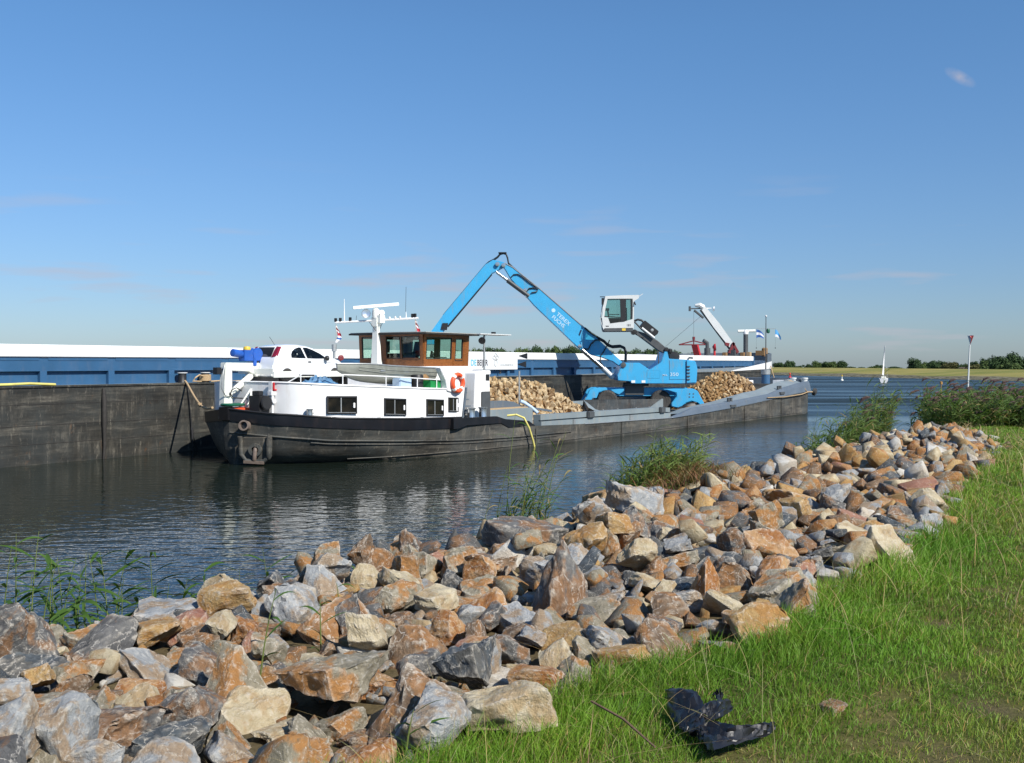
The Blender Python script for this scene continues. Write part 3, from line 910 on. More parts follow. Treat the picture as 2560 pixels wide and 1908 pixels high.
# the yard runs across the boat, rising slightly to the near side
YD = Vector((0.52, -0.85, 0)).normalized()
def yp(s, z): return (YD.x * s, YD.y * s, z)
m = MB(); m.tube([yp(-1.75, 5.32), yp(0, 5.40), yp(1.80, 5.50)], 0.045, 8); m.build('yard', M['white'], mast, smooth=50)
m = MB(); m.box(-0.13, 0.13, -0.15, 0.15, 5.15, 5.52); m.box(-0.09, 0.2, -0.32, -0.1, 5.3, 5.62); m.lathe((0, 0, 5.50), (0, 0, 1), [(0.15, 0), (0.17, 0.2), (0.14, 0.36), (0.06, 0.42)], 20)
m.build('radar_gearbox', M['cream_white'], mast, smooth=40)
rd = Vector((0.80, -0.60, 0.10)).normalized(); sdv = Vector((0.6, 0.8, 0))
m = MB()
vs = []
for s in (-0.98, 0.98):
    for a, b_ in ((-0.09, -0.05), (0.09, -0.05), (0.09, 0.06), (-0.05, 0.08)):
        p = rd * s + sdv * a + Vector((0, 0, 6.0 + b_)); vs.append(p)
m.add(vs, [(0, 1, 2, 3), (7, 6, 5, 4), (0, 4, 5, 1), (1, 5, 6, 2), (2, 6, 7, 3), (3, 7, 4, 0)])
m.build('radar_scanner', M['cream_white'], mast, bevel=0.015)
m = MB(); m.lathe((-0.28, 0.32, 5.68), (-0.6, -0.75, 0.1), [(0.04, -0.16), (0.17, -0.1), (0.19, 0.1), (0.17, 0.12), (0.02, 0.1)], 18); m.build('searchlight', M['steel'], mast, smooth=45)
m = MB(); m.lathe((0.12, -0.2, 5.72), (-0.5, -0.8, 0.1), [(0.03, -0.1), (0.11, -0.06), (0.12, 0.08), (0.02, 0.07)], 16); m.build('searchlight', M['cream_white'], mast, smooth=45)
for s, h in ((-1.35, 0.98), (1.28, 0.30)):
    z = 5.40 + 0.05 * s
    m = MB(); m.tube([yp(s, z), yp(s, z + h)], [0.028, 0.012], 6); m.build('aerial', M['white'], mast)
for s, h in ((1.26, 1.05), (-0.85, 0.25)):
    z = 5.70 + 0.05 * s if h > 0.5 else 5.36
    m = MB(); m.tube([yp(s, z), yp(s + 0.02, z + h)], 0.008, 5); m.build('whip_aerial', M['black'], mast)
for s in (-1.72, -1.52, -1.10, 1.55, 1.66):
    z = 5.44 + 0.055 * s
    m = MB(); p = yp(s, z); m.box(p[0] - 0.05, p[0] + 0.05, p[1] - 0.05, p[1] + 0.05, z, z + 0.16); m.build('signal_lamp', M['black'], mast, bevel=0.012)
for s in (0.35, 0.58, 0.82, 1.02):
    z = 5.42 + 0.055 * s
    m = MB(); p = yp(s, z); m.lathe(p, (0, 0, 1), [(0.05, 0), (0.055, 0.05), (0.03, 0.11), (0.0, 0.115)], 12); m.build('signal_lamp', M['pale_grey'], mast, smooth=50)
m = MB()
for k in range(4): m.tube([yp(-0.3 + 0.2 * k, 5.36), (0.05 * k - 0.1, -0.05, 5.0 - 0.05 * k), (0.02, -0.1, 4.85)], 0.012, 5)
m.build('mast_cables', M['black'], mast)

def hanging_flag(name, p, h, label, seed):
    """narrow three-colour flag hanging in folds from the yard"""
    r_ = random.Random(seed)
    root = empty(name, p, VF.rz, label, 'flag', 'small flags hanging from the mast yard')
    cols = ['flag_white', 'flag_red', 'flag_white', 'flag_red', 'flag_white', 'flag_blue', 'flag_white']
    n = 16
    rows = []
    for i in range(n + 1):
        t = i / n
        w_ = 0.17 * (0.4 + 0.8 * math.sin(min(1, t * 1.5) * PI / 2)) * (1.0 if t < 0.75 else 1 - (t - 0.75) * 3.2)
        row = []
        for k in range(7):
            s = k / 6
            row.append((0.05 * math.sin(s * 9 + t * 3) + s * w_ * 1.6, 0.05 * math.cos(s * 7 + t * 4), -t * h - 0.12 * s * (1 - t)))
        rows.append(row)
    for j, c in enumerate(cols):
        a = int(n * j / len(cols)); b_ = int(n * (j + 1) / len(cols))
        m = MB(); m.grid(rows[a:b_ + 1])
        me = m.build('flag_stripe', M[c], root, smooth=60)
    m = MB(); m.tube([(0, 0, 0.05), (0, 0, -h)], 0.008, 5); m.build('halyard', M['rope'], root)
mo = Vector((8.05, 0.35, 0))
pa = mo + Vector(yp(-1.70, 5.20)); pb = mo + Vector(yp(1.68, 5.42))
hanging_flag('flag', VF.P(*pa), 0.72, 'limp red, white and blue flag under the left end of the mast yard', 1)
hanging_flag('flag', VF.P(*pb), 0.80, 'limp red, white and blue flag in front of the wooden wheelhouse', 2)

m = MB(); m.box(1.1, 5.1, -0.99, -0.93, 3.08, 3.30); m.box(1.1, 1.16, -0.93, 0.95, 3.2, 3.4); m.build('car_tray', M['cream_white'], ves, bevel=0.012)
m = MB()
for x in (1.3, 2.6, 3.9, 4.9): m.box(x, x + 0.08, -0.92, 0.9, 2.7, 3.1)
m.build('tray_shade_legs', M['black'], ves)  # black cross slabs, standing in for the deep shade below the tray
m = MB(); m.box(2.3, 3.1, -1.0, -0.985, 3.12, 3.2); m.build('tray_plate', M['black'], ves)
# exhaust stack and red lamp behind the car
m = MB(); m.tube([(5.8, 0.6, 2.7), (5.8, 0.6, 4.15)], 0.055, 12); m.lathe((5.8, 0.6, 4.08), (0, 0, 1), [(0.10, 0), (0.10, 0.28), (0.08, 0.28), (0.08, 0.02)], 16)
m.build('exhaust_stack', M['galv'], ves, smooth=45)
m = MB(); m.lathe((6.12, 0.55, 3.82), (-0.5, -0.86, 0), [(0.05, -0.08), (0.10, -0.06), (0.12, 0.06), (0.09, 0.08), (0.02, 0.07)], 18); m.tube([(6.15, 0.6, 3.4), (6.15, 0.6, 3.75)], 0.02, 6)
m.build('deck_lamp', M['dark_red'], ves, smooth=45)

# handrail along the near edge of the house roof
rail = empty('handrail', (0, 0, 0), parent=ves)
def rz_(x): return interp([(0.9, 3.22), (2.2, 3.20), (4.5, 3.10), (7.6, 2.92)], x)
xs_ = [1.15, 1.6, 2.4, 3.4, 4.4, 5.4, 6.4, 7.4]
m = MB(); m.tube([(x, wy(x) + 0.14, rz_(x)) for x in xs_], 0.022, 8); m.build('rail_bar', M['white'], rail, smooth=50)
for x in (1.2, 2.55, 4.35, 5.9, 7.0, 7.4):
    m = MB(); m.tube([(x, wy(x) + 0.14, interp(ztop, x)), (x, wy(x) + 0.14, rz_(x))], 0.02, 8); m.build('rail_post', M['white'], rail, smooth=50)
m = MB(); m.tube([(0.95, wy(0.95) + 0.2, interp(ztop, 0.95)), (1.25, wy(1.25) + 0.14, rz_(1.2))], 0.02, 8); m.build('rail_stay', M['white'], rail, smooth=50)

# bow crane: column, jib, ram, hoist
cr = empty('bow_crane', (-0.05, 0.25, 0), 0, parent=ves)
m = MB(); m.prism([(-0.22, 1.6), (0.20, 1.6), (0.17, 2.7), (0.17, 3.62), (-0.12, 3.62), (-0.17, 2.9)], -0.15, 0.15); m.build('crane_column', M['cream_white'], cr, bevel=0.02)
m = MB(); m.prism([(-0.05, 3.62), (2.0, 3.60), (2.35, 3.50), (2.35, 3.32), (1.75, 3.28), (1.45, 3.06), (1.3, 3.12), (1.0, 3.30), (0.2, 3.32), (-0.05, 3.42)], -0.13, 0.13); m.build('crane_jib', M['cream_white'], cr, bevel=0.02)
m = MB(); m.tube([(0.28, -0.02, 2.52), (0.42, -0.02, 2.66), (1.12, -0.02, 3.12), (1.2, -0.02, 3.16)], [0.05, 0.12, 0.12, 0.06], 12); m.build('crane_ram', M['cream_white'], cr, smooth=40)
m = MB(); m.tube([(0.20, -0.02, 2.45), (0.34, -0.02, 2.58)], 0.05, 10); m.build('ram_rod', M['steel'], cr, smooth=50)
hoist = m = MB()
m.lathe((0.28, 0, 3.98), (1, 0, -0.12), [(0.05, 0), (0.14, 0.02), (0.14, 0.42), (0.10, 0.5)], 18)
m.box(0.72, 1.15, -0.16, 0.16, 3.68, 4.08); m.lathe((1.35, -0.18, 3.92), (0, 1, 0), [(0.24, 0), (0.24, 0.08)], 20); m.lathe((1.35, 0.1, 3.92), (0, 1, 0), [(0.24, 0), (0.24, 0.08)], 20)
m.box(1.46, 1.60, -0.17, -0.09, 3.42, 3.9); m.box(1.15, 1.3, -0.17, -0.09, 3.5, 3.9)
m.build('hoist', M['winch_blue'], cr, bevel=0.012, smooth=40)
m = MB(); m.lathe((1.35, -0.1, 3.90), (0, 1, 0), [(0.15, 0), (0.15, 0.2)], 18); m.build('hoist_drum', M['galv'], cr, smooth=40)
m = MB(); m.lathe((0.98, 0, 4.08), (0, 0, 1), [(0.13, 0), (0.14, 0.05), (0.11, 0.12), (0.02, 0.14)], 16); m.build('warning_beacon', M['yellow'], cr, smooth=45)
m = MB(); m.box(1.40, 1.46, -0.20, -0.14, 3.1, 3.5); m.box(1.56, 1.62, -0.20, -0.14, 3.1, 3.5); m.build('hoist_hook', M['pale_grey'], cr)
m = MB(); m.prism([(1.35, 3.06), (1.75, 3.10), (2.2, 3.16), (2.2, 3.22), (1.7, 3.22)], -0.2, -0.14); m.build('jib_bracket', M['tan'], cr)
m = MB(); m.tube([(-0.15, -0.12, 3.55), (-0.30, -0.2, 3.2), (-0.38, -0.2, 2.75), (-0.2, -0.2, 2.45), (0.0, -0.2, 2.40)], 0.018, 6); m.build('crane_hose', M['galv'], cr, smooth=60)
m = MB(); m.tube([(0.0, -0.2, 2.4), (0.1, -0.2, 2.65), (0.3, -0.22, 2.72), (0.5, -0.25, 2.60)], 0.02, 6); m.tube([(0.0, -0.2, 2.55), (0.15, -0.2, 2.36), (0.7, -0.3, 2.32), (0.95, -0.35, 2.1), (0.85, -0.4, 1.88), (0.6, -0.4, 1.82)], 0.022, 6); m.build('crane_hose', M['black'], cr, smooth=60)
m = MB(); m.box(-0.50, -0.28, -0.12, 0.1, 3.2, 3.45); m.tube([(-0.28, 0, 3.35), (-0.1, 0, 3.4)], 0.02, 6); m.build('work_lamp', M['black'], cr, bevel=0.02)
m = MB(); m.lathe((0.10, -0.25, 2.08), (0, 0, 1), [(0.42, 0), (0.44, 0.05), (0.40, 0.09), (0.3, 0.09)], 24); m.build('hose_reel', M['dark_green'], cr, smooth=45)
m = MB(); m.lathe((0.28, -0.35, 1.90), (0, 0, 1), [(0.40, 0), (0.41, 0.1), (0.3, 0.12)], 24); m.build('reel_base', M['orange'], cr, smooth=45)
m = MB(); m.tube([(0.35, -0.5, 1.8), (0.95, -0.55, 2.68)], 0.035, 6); m.tube([(0.05, -0.5, 1.9), (0.7, -0.5, 2.66)], 0.03, 6); m.tube([(0.5, -0.7, 1.9), (0.72, -0.5, 2.66), (0.95, -0.55, 2.66)], 0.03, 6)
m.build('crane_strut', M['cream_white'], cr)
wd = empty('anchor_windlass', (0.30, -1.0, 0), 0, parent=ves)
m = MB(); m.box(-0.18, 0.3, -0.3, 0.25, 1.85, 2.45); m.lathe((0.05, -0.45, 2.2), (0, 1, 0), [(0.24, 0), (0.26, 0.06), (0.16, 0.1), (0.16, 0.6), (0.26, 0.64), (0.24, 0.7)], 18); m.box(-0.12, 0.1, -0.2, 0.15, 2.45, 2.62)
m.build('windlass_body', M['black'], wd, bevel=0.02, smooth=40)
m = MB(); m.box(0.32, 0.40, -0.4, -0.2, 1.8, 2.95); m.box(0.28, 0.5, -0.42, -0.2, 2.45, 2.62); m.lathe((0.36, -0.42, 2.25), (0, -1, 0), [(0.09, 0), (0.09, 0.06)], 12)
m.build('windlass_frame', M['white'], wd, bevel=0.012)
m = MB(); m.box(0.33, 0.40, -0.46, -0.40, 2.62, 2.92); m.box(0.33, 0.55, -0.46, -0.40, 2.62, 2.68); m.build('brake_lever', M['red'], wd, bevel=0.01)

# hold: coamings, groove, pads, dark inner plate, gussets
hd = empty('cargo_hold', (0, 0, 0), parent=ves)
MB().box(10.45, 13.9, -3.75, 3.8, 0.85, 1.62).build('hold_front', M['deck_grey'], hd, bevel=0.04)
m = MB(); m.prism([(10.45, 1.62), (10.45, 1.98), (12.6, 1.96), (13.3, 1.88), (13.9, 1.70), (16.5, 1.40), (16.5, 1.30), (13.9, 1.62)], -3.1, -3.02); m.build('hold_bulkhead', M['slate'], hd)
m = MB(); m.tube([(13.75, -3.15, 1.9), (13.95, -3.25, 1.82), (14.1, -3.5, 1.62), (14.2, -3.8, 1.36)], 0.085, 8); m.build('hoop', M['light_blue'], hd, smooth=50)
MB().box(10.6, 13.7, -3.6, -3.15, 1.621, 1.66).build('hatch_slab', M['rope'], hd)
cz = [(13.9, 1.30), (18.7, 1.27), (25.6, 1.22), (27.0, 1.16)]
m = MB()
rows = []
for x in (13.9, 16, 18.7, 22, 25.6, 27.0):
    t = interp(cz, x)
    rows.append([(x, -4.18, t - 0.62), (x, -4.18, t - 0.30), (x, -4.02, t - 0.30), (x, -4.02, t - 0.24), (x, -4.14, t - 0.24), (x, -4.14, t), (x, -3.75, t), (x, -3.75, t - 0.7)])
m.grid(rows, close=True); m.add(rows[0], [tuple(range(8))]); m.add(rows[-1], [tuple(range(7, -1, -1))])
m.build('near_coaming', M['deck_grey'], hd)
for x in (18.2, 25.9):
    m = MB(); t = interp(cz, x); m.box(x - 0.28, x + 0.28, -4.30, -4.10, t - 0.30, t + 0.03); pad = m.build('coaming_pad', M['exc_grey'], hd, bevel=0.04)
m = MB(); m.box(16.6, 16.75, -4.24, -4.17, 0.72, 0.98); m.box(22.2, 22.5, -4.24, -4.17, 0.70, 0.95); m.build('drain_bracket', M['galv'], hd)
for x in (15.5, 17.0, 20.0, 21.5, 23.5, 25.0): MB().box(x, x + 0.05, -3.9, -3.84, interp(cz, x), interp(cz, x) + 0.06).build('lug', M['galv'], hd)
MB().box(10.5, 50, 3.7, 4.1, 0.7, 1.25).build('far_coaming', M['deck_grey'], hd)
MB().box(13.9, 46, -3.8, 3.75, 0.40, 0.52).build('hold_floor', M['dark_plate'], hd)
# upstanding dark plate between the near coaming and the digger, sloped ends
m = MB(); m.prism([(20.9, 0.52), (21.3, 1.72), (30.2, 1.50), (30.2, 0.52)], -2.06, -2.0); m.build('hold_plate', M['dark_plate'], hd)
m = MB(); m.add([(21.3, -2.07, 1.73), (20.3, -2.9, 1.36), (20.3, -3.75, 1.05), (21.6, -3.75, 1.0), (21.25, -2.07, 0.7)], [(0, 1, 2, 3, 4)]); m.add([(21.28, -2.0, 1.73), (20.25, -2.9, 1.38), (20.25, -3.75, 1.0)], [(0, 1, 2)])
m.build('plate_gusset', M['deck_grey'], hd)
m = MB(); m.prism([(30.15, 1.52), (30.25, 1.52), (30.25, 0.6), (28.4, 0.6), (28.4, 1.0)], -2.13, -2.07); m.build('plate_gusset', M['deck_grey'], hd)
m = MB(); m.box(21.2, 30.2, -2.10, -1.98, 1.48, 1.53)
# aft bulwark, rising to the end
lo_ = [(26.2, 0.64), (30.5, 0.76), (33, 0.84), (39, 1.13), (45, 1.46), (49.6, 1.64)]
hi_ = [(26.2, 0.66), (29.0, 1.06), (34, 1.25), (41, 1.57), (43.4, 1.9), (47.3, 2.24), (49.6, 2.34)]
rows = []
for x in (26.2, 27.5, 29.0, 31, 34, 37, 39, 41, 43.4, 45, 47.3, 49.0):
    rows.append([(x, -4.68, interp(lo_, x)), (x, -4.60, interp(hi_, x) * 0.5 + interp(lo_, x) * 0.5 + 0.06), (x, -4.50, interp(hi_, x)), (x, -4.42, interp(hi_, x)), (x, -4.50, interp(lo_, x))])
m = MB(); m.grid(rows, close=True); m.build('aft_bulwark', M['slate'], ves)
rows = []
for x in (27.5, 29.5, 34, 39, 41, 43.4, 46, 47.6):
    h = interp(hi_, x); rows.append([(x, -4.41, h - 0.02), (x, -3.55, h + interp([(27, -0.12), (33, -0.05), (37, 0.22)], x)), (x, -3.5, 0.55)])
m = MB(); m.grid(rows); m.build('aft_side_deck', M['deck_grey'], ves)
m = MB(); m.slab([(46.2, -3.6), (49.8, -4.2), (51.4, -2.4), (51.8, 0), (51.4, 2.4), (49.8, 4.2), (46.2, 3.7)], 1.6, 2.05); m.build('aft_deck', M['deck_grey'], ves, bevel=0.03)
m = MB(); m.prism([(45.0, 0.5), (46.2, 0.5), (46.2, 2.15), (45.9, 2.15)], -3.5, 3.6); m.build('aft_bulkhead', M['dark_plate'], hd)
for y0, y1, x0, x1 in ((-0.6, 2.6, 47.6, 48.3), (-2.6, -1.7, 49.3, 50.3)):
    MB().box(x0, x1, y0, y1, 2.05, 2.35).build('aft_hatch', M['white'], ves, bevel=0.02)
m = MB(); m.box(50.3, 51.9, -3.4, 3.4, 2.0, 2.5); m.build('end_bulwark', M['slate'], ves, bevel=0.05)
for y in (-3.75, -2.9):
    m = MB(); m.lathe((50.35, y, 1.85), (0, 0, 1), [(0.20, 0), (0.20, 0.55), (0.24, 0.57), (0.24, 0.68), (0.02, 0.7)], 18); m.build('end_roller', M['pale_grey'], ves, smooth=40)
m = MB(); m.lathe((50.2, -4.35, 1.55), (0.3, -1, -0.3), [(0.02, 0), (0.26, 0.05), (0.28, 0.25), (0.12, 0.35)], 16); m.build('end_fender', M['rubber'], ves, smooth=50)
for x in (34.6, 43.1):
    m = MB(); z = interp(hi_, x)
    for dx in (-0.2, 0.2): m.lathe((x + dx, -4.45, z - 0.03), (0, 0, 1), [(0.09, 0), (0.09, 0.22), (0.11, 0.24), (0.02, 0.25)], 12)
    m.box(x - 0.4, x + 0.4, -4.72, -4.5, z - 0.35, z - 0.2); m.build('double_bollard', M['exc_grey'], ves, smooth=40)
m = MB(); m.tube([(46.4, -3.3, 2.24), (47.0, -3.9, 2.34), (47.6, -4.5, 2.0), (48.0, -4.72, 1.55), (49.2, -4.7, 1.52)], 0.05, 6); m.tube([(40.2, -4.72, 1.35), (43.3, -4.76, 1.32), (46.8, -4.76, 1.42), (48.2, -4.74, 1.56)], 0.035, 6)
rp = m.build('mooring_line', M['rope'], ves, smooth=60)
m = MB(); m.tube([(46.2, -3.7, 2.1), (46.25, -3.7, 2.4), (46.9, -3.7, 2.4), (46.95, -3.7, 2.1)], 0.035, 6); m.build('fairlead', M['galv'], ves, smooth=50)

# signal mast on its drum at the far end
sm = empty('signal_mast', (49.0, -1.28, 0), 0, parent=ves)
m = MB(); m.lathe((0, 0, 1.95), (0, 0, 1), [(0.31, 0), (0.31, 0.82)], 24); m.build('drum_base', M['barge_blue'], sm, smooth=40)
m = MB(); m.lathe((0, 0, 2.77), (0, 0, 1), [(0.34, 0), (0.34, 0.36), (0.02, 0.38)], 24); m.build('drum_collar', M['galv'], sm, smooth=40)
m = MB(); m.tube([(0, 0, 3.1), (0, 0, 7.0)], [0.05, 0.03], 8); m.build('pole', M['exc_grey'], sm, smooth=50)
m = MB(); m.lathe((0, 0, 7.0), (0, 0, 1), [(0.05, 0), (0.08, 0.03), (0.08, 0.12), (0.02, 0.15)], 12); m.build('top_lamp', M['white'], sm, smooth=50)
a2 = Vector((0.565, -0.825, 0))
m = MB(); m.tube([(-0.72 * 0.565, 0.72 * 0.825, 6.14), (0.72 * 0.565, -0.72 * 0.825, 6.14)], 0.016, 6); m.build('crossarm', M['galv'], sm)
m = MB(); m.lathe((0.14, -0.12, 5.8), (0, 0, 1), [(0.02, 0), (0.12, 0.05), (0.13, 0.25), (0.08, 0.36)], 12); m.build('day_shape', M['dark_green'], sm, smooth=50)
for s in (-0.7, 0.7):
    m = MB(); m.lathe((s * 0.565, -s * 0.825, 4.72), (0, 0, 1), [(0.0, -0.05), (0.05, 0), (0.0, 0.05)], 10); m.tube([(s * 0.565, -s * 0.825, 4.72), (s * 0.565, -s * 0.825, 6.14)], 0.004, 4); m.build('signal_lamp', M['black'], sm)
def flying_flag(s, cols, label, seed, w, h, droop):
    p = VF.P(49.0 + s * 0.565, -1.28 - s * 0.825, 6.08)
    root = empty('flag', p, 0, label, 'flag', 'flags on the signal mast at the far end of the boat')
    n = 12
    def pt(i, j):
        a, b_ = i / n, j / 6
        return (a * w, 0.08 * math.sin(a * 7 + seed) * a, -b_ * h * (1 - 0.45 * a) - droop * a * a)
    for q in range(3):
        m = MB(); m.grid([[pt(i, j) for j in (2 * q, 2 * q + 1, 2 * q + 2)] for i in range(n + 1)]); m.build('flag_stripe', M[cols[q]], root, smooth=60)
flying_flag(-0.7, ('flag_blue', 'flag_white', 'flag_blue'), 'dark blue and white flag flying left of the signal mast at the far end', 1, 0.55, 0.62, 0.35)
flying_flag(0.68, ('flag_sky', 'flag_sky', 'flag_white'), 'light blue drooping flag flying right of the signal mast at the far end', 4, 0.42, 0.55, 0.6)

# --- loose things on the vessel
m = MB(); m.tube([(11.2, -4.2, 1.38), (11.45, -4.5, 1.42), (11.7, -4.72, 1.28), (11.95, -4.82, 0.85), (12.2, -4.85, 0.3), (12.4, -4.85, -0.2)], 0.045, 10)
o = m.build('water_hose', M['hose_yellow'], None, smooth=60); o.location = VF.P(0, 0); o.rotation_euler = (0, 0, VF.rz)
tag(o, 'pale yellow hose hanging over the boat side into the water', 'hose')

lb = empty('lifebuoy', VF.P(7.95, -4.06, 2.82), VF.rz, 'orange ring lifebuoy with white bands on the white wall behind the wheelhouse', 'lifebuoy')
def arc(r_, t0, t1, n=14): return [(r_ * math.cos(t0 + (t1 - t0) * i / n), -0.01, r_ * math.sin(t0 + (t1 - t0) * i / n)) for i in range(n + 1)]
for k in range(4):
    t = PI / 4 + k * PI / 2
    m = MB(); m.tube(arc(0.33, t + 0.16, t + PI / 2 - 0.16), 0.085, 12); m.build('ring_segment', M['orange'], lb, smooth=60)
    m = MB(); m.tube(arc(0.33, t - 0.16, t + 0.16, 4), 0.088, 12); m.build('white_band', M['white'], lb, smooth=60)

# aluminium dinghy lying on the house roof
dg = empty('dinghy', VF.P(5.25, -2.55, 2.78), VF.rz, 'grey aluminium rowing boat lying on the white deckhouse roof beside the rail', 'rowing boat')
dg.rotation_euler = (R(-8), R(2), VF.rz)
L_ = 5.0
rows_o, rows_i = [], []
for i in range(15):
    s = i / 14
    x = -L_ / 2 + s * L_
    hw = 0.72 * (1 - max(0, (0.34 - s) / 0.34) ** 1.8)
    hw = max(hw, 0.03)
    zk = 0.02 + 0.42 * max(0, (0.45 - s) / 0.45) ** 1.7
    zg = 0.62 + 0.10 * max(0, (0.4 - s) / 0.4)
    def sec(q, top):
        pts = []
        for yy, tt in ((-1.0, 1.0), (-0.96, 0.72), (-0.9, 0.5), (-0.72, 0.18), (0, 0.0), (0.72, 0.18), (0.9, 0.5), (0.96, 0.72), (1.0, 1.0)):
            pts.append((x, yy * hw * q, zk + (zg - zk) * tt + (0.03 if q < 1 else 0)))
        return pts
    rows_o.append(sec(1.0, 1)); rows_i.append(sec(0.95, 1))
m = MB(); m.grid(rows_o); m.add(rows_o[-1], [tuple(range(9))]); shell = m.build('boat_hull', M['alu'], dg, smooth=25)
m = MB(); m.grid(rows_i); m.build('boat_lining', M['galv'], dg, smooth=25)
for sg in (0, 8):
    m = MB(); m.tube([r_[sg] for r_ in rows_o], 0.028, 8); m.build('gunwale', M['galv'], dg, smooth=50)
for tt in (2, 1):
    m = MB(); m.tube([(r_[tt][0], r_[tt][1] - 0.008, r_[tt][2]) for r_ in rows_o[2:]], 0.016, 6); m.build('spray_rail', M['alu'], dg, smooth=50)
for x in (-0.9, 0.5, 1.7): MB().box(x, x + 0.28, -0.68, 0.68, 0.40, 0.44).build('thwart', M['galv'], dg)

# crumpled blue tarpaulin
def crumple(name, mat_, w, d, h, seed, n=22, amp=0.1, freq=3.0, thick=0.0):
    rows = []
    for i in range(n + 1):
        row = []
        for j in range(n + 1):
            a, b_ = i / n * 2 - 1, j / n * 2 - 1
            dome = max(0, 1 - (a * a + b_ * b_) * 0.8)
            z = h * dome ** 0.7
            nz = mnoise.noise((a * freq + seed, b_ * freq, seed * 1.7)); nx = mnoise.noise((a * freq, b_ * freq + 9, seed))
            ridge = 1 - abs(mnoise.noise((a * freq * 0.8 + 5, b_ * freq * 0.8, seed))) * 2
            row.append((a * w / 2 * (1 + 0.12 * nx), b_ * d / 2 * (1 + 0.12 * nz), max(0.0, z + amp * nz + amp * 0.8 * ridge * dome)))
        rows.append(row)
    m = MB(); m.grid(rows)
    return m.build(name, mat_, None, smooth=30)
o = crumple('tarpaulin', M['tarp'], 1.5, 0.7, 0.18, 3.3, n=30, amp=0.15, freq=4.2)
o.location = VF.P(2.15, -2.2, 2.80); o.rotation_euler = (0, 0, VF.rz)
tag(o, 'crumpled light blue tarpaulin between the white car and the deckhouse rail', 'tarpaulin')

cb = empty('crate', VF.P(6.98, -3.48, 2.60), VF.rz, 'green plastic crate by the rail left of the orange lifebuoy', 'crate')
m = MB()
for (a, b_, c, d) in ((-0.32, 0.32, -0.22, -0.19), (-0.32, 0.32, 0.19, 0.22), (-0.32, -0.29, -0.19, 0.19), (0.29, 0.32, -0.19, 0.19)): m.box(a, b_, c, d, 0.02, 0.34)
m.box(-0.32, 0.32, -0.22, 0.22, 0, 0.019); m.build('crate_body', M['green'], cb)
for x in (-0.32, -0.02, 0.29): MB().box(x, x + 0.03, -0.235, -0.22, 0.0, 0.34).build('crate_rib', M['green'], cb)
MB().box(-0.34, 0.34, -0.24, 0.24, 0.30, 0.335)
m = MB(); m.lathe((0, 0, 0), (0, 0, 1), [(0.28, 0), (0.34, 0.25), (0.30, 0.42), (0.18, 0.55), (0.02, 0.58)], 20)
o = m.build('basket', M['wicker'], None, smooth=50); o.location = VF.P(7.0, -2.98, 2.62); tag(o, 'round brown wicker basket behind the green crate', 'basket')
m = MB(); m.lathe((0, 0, 0), (0, 0, 1), [(0.22, 0), (0.24, 0.1), (0.24, 0.5), (0.2, 0.56), (0.02, 0.56)], 20)
o = m.build('barrel', M['black'], None, smooth=40); o.location = VF.P(6.35, -3.3, 2.60); tag(o, 'black plastic barrel between the grey dinghy and the green crate', 'barrel')
m = MB(); m.box(-0.35, 0.35, -0.2, 0.2, 0, 0.4)
o = m.build('storage_box', M['light_blue'], None, bevel=0.03); o.location = VF.P(5.5, -3.25, 2.63); o.rotation_euler = (0, 0, VF.rz); tag(o, 'pale blue storage box under the stern of the grey dinghy', 'box')

# ------------------------------------------------------------------ white hatchback on the house roof
car = empty('parked_car', VF.P(1.38, 0.10, 2.86), VF.rz, 'white three door hatchback car parked on the deckhouse roof behind the bow crane', 'car')
belt = [(0.0, 0.55), (0.06, 0.88), (0.9, 0.90), (2.1, 0.88), (3.0, 0.90), (3.35, 0.84), (3.7, 0.70), (3.82, 0.55)]
roofl = [(0.0, 0.55), (0.06, 0.88), (0.16, 1.05), (0.42, 1.36), (0.8, 1.425), (1.3, 1.44), (1.8, 1.40), (2.2, 1.29), (2.6, 1.13), (2.98, 0.955), (3.35, 0.85), (3.7, 0.71), (3.82, 0.55)]
hwid = [(0.0, 0.66), (0.08, 0.78), (0.5, 0.81), (1.6, 0.825), (3.0, 0.80), (3.5, 0.74), (3.82, 0.58)]
def car_y(x, z):
    """half width of the body at x and height z"""
    w_ = interp(hwid, x); bz, rz2 = interp(belt, x), interp(roofl, x)
    if z <= bz: return w_
    return w_ - 0.20 * min(1.0, (z - bz) / 0.52)
cx = [0.0, 0.03, 0.06, 0.16, 0.28, 0.42, 0.6, 0.8, 1.05, 1.3, 1.55, 1.8, 2.0, 2.2, 2.4, 2.6, 2.8, 2.98, 3.15, 3.35, 3.55, 3.7, 3.78, 3.82]
rows = []
for x in cx:
    w_ = interp(hwid, x); bz, rz2 = interp(belt, x), interp(roofl, x)
    row = [(x, -w_ * 0.93, 0.22), (x, -w_ * 0.99, 0.34), (x, -w_, 0.5), (x, -w_ * 1.005, 0.68), (x, -w_, bz - 0.02)]
    yr = car_y(x, rz2)
    for t in (0.0, 0.35, 0.7, 0.9):
        z = bz + (rz2 - bz) * t; row.append((x, -car_y(x, z) + (0.03 if t == 0.9 else 0), z))
    row.append((x, -yr * 0.82 if rz2 - bz > 0.02 else -w_ * 0.8, rz2)); row.append((x, 0, rz2 + 0.015))
    rows.append(row + [(p[0], -p[1], p[2]) for p in reversed(row[:-1])])
n_ = len(rows[0])
m = MB(); m.grid(rows, close=True)
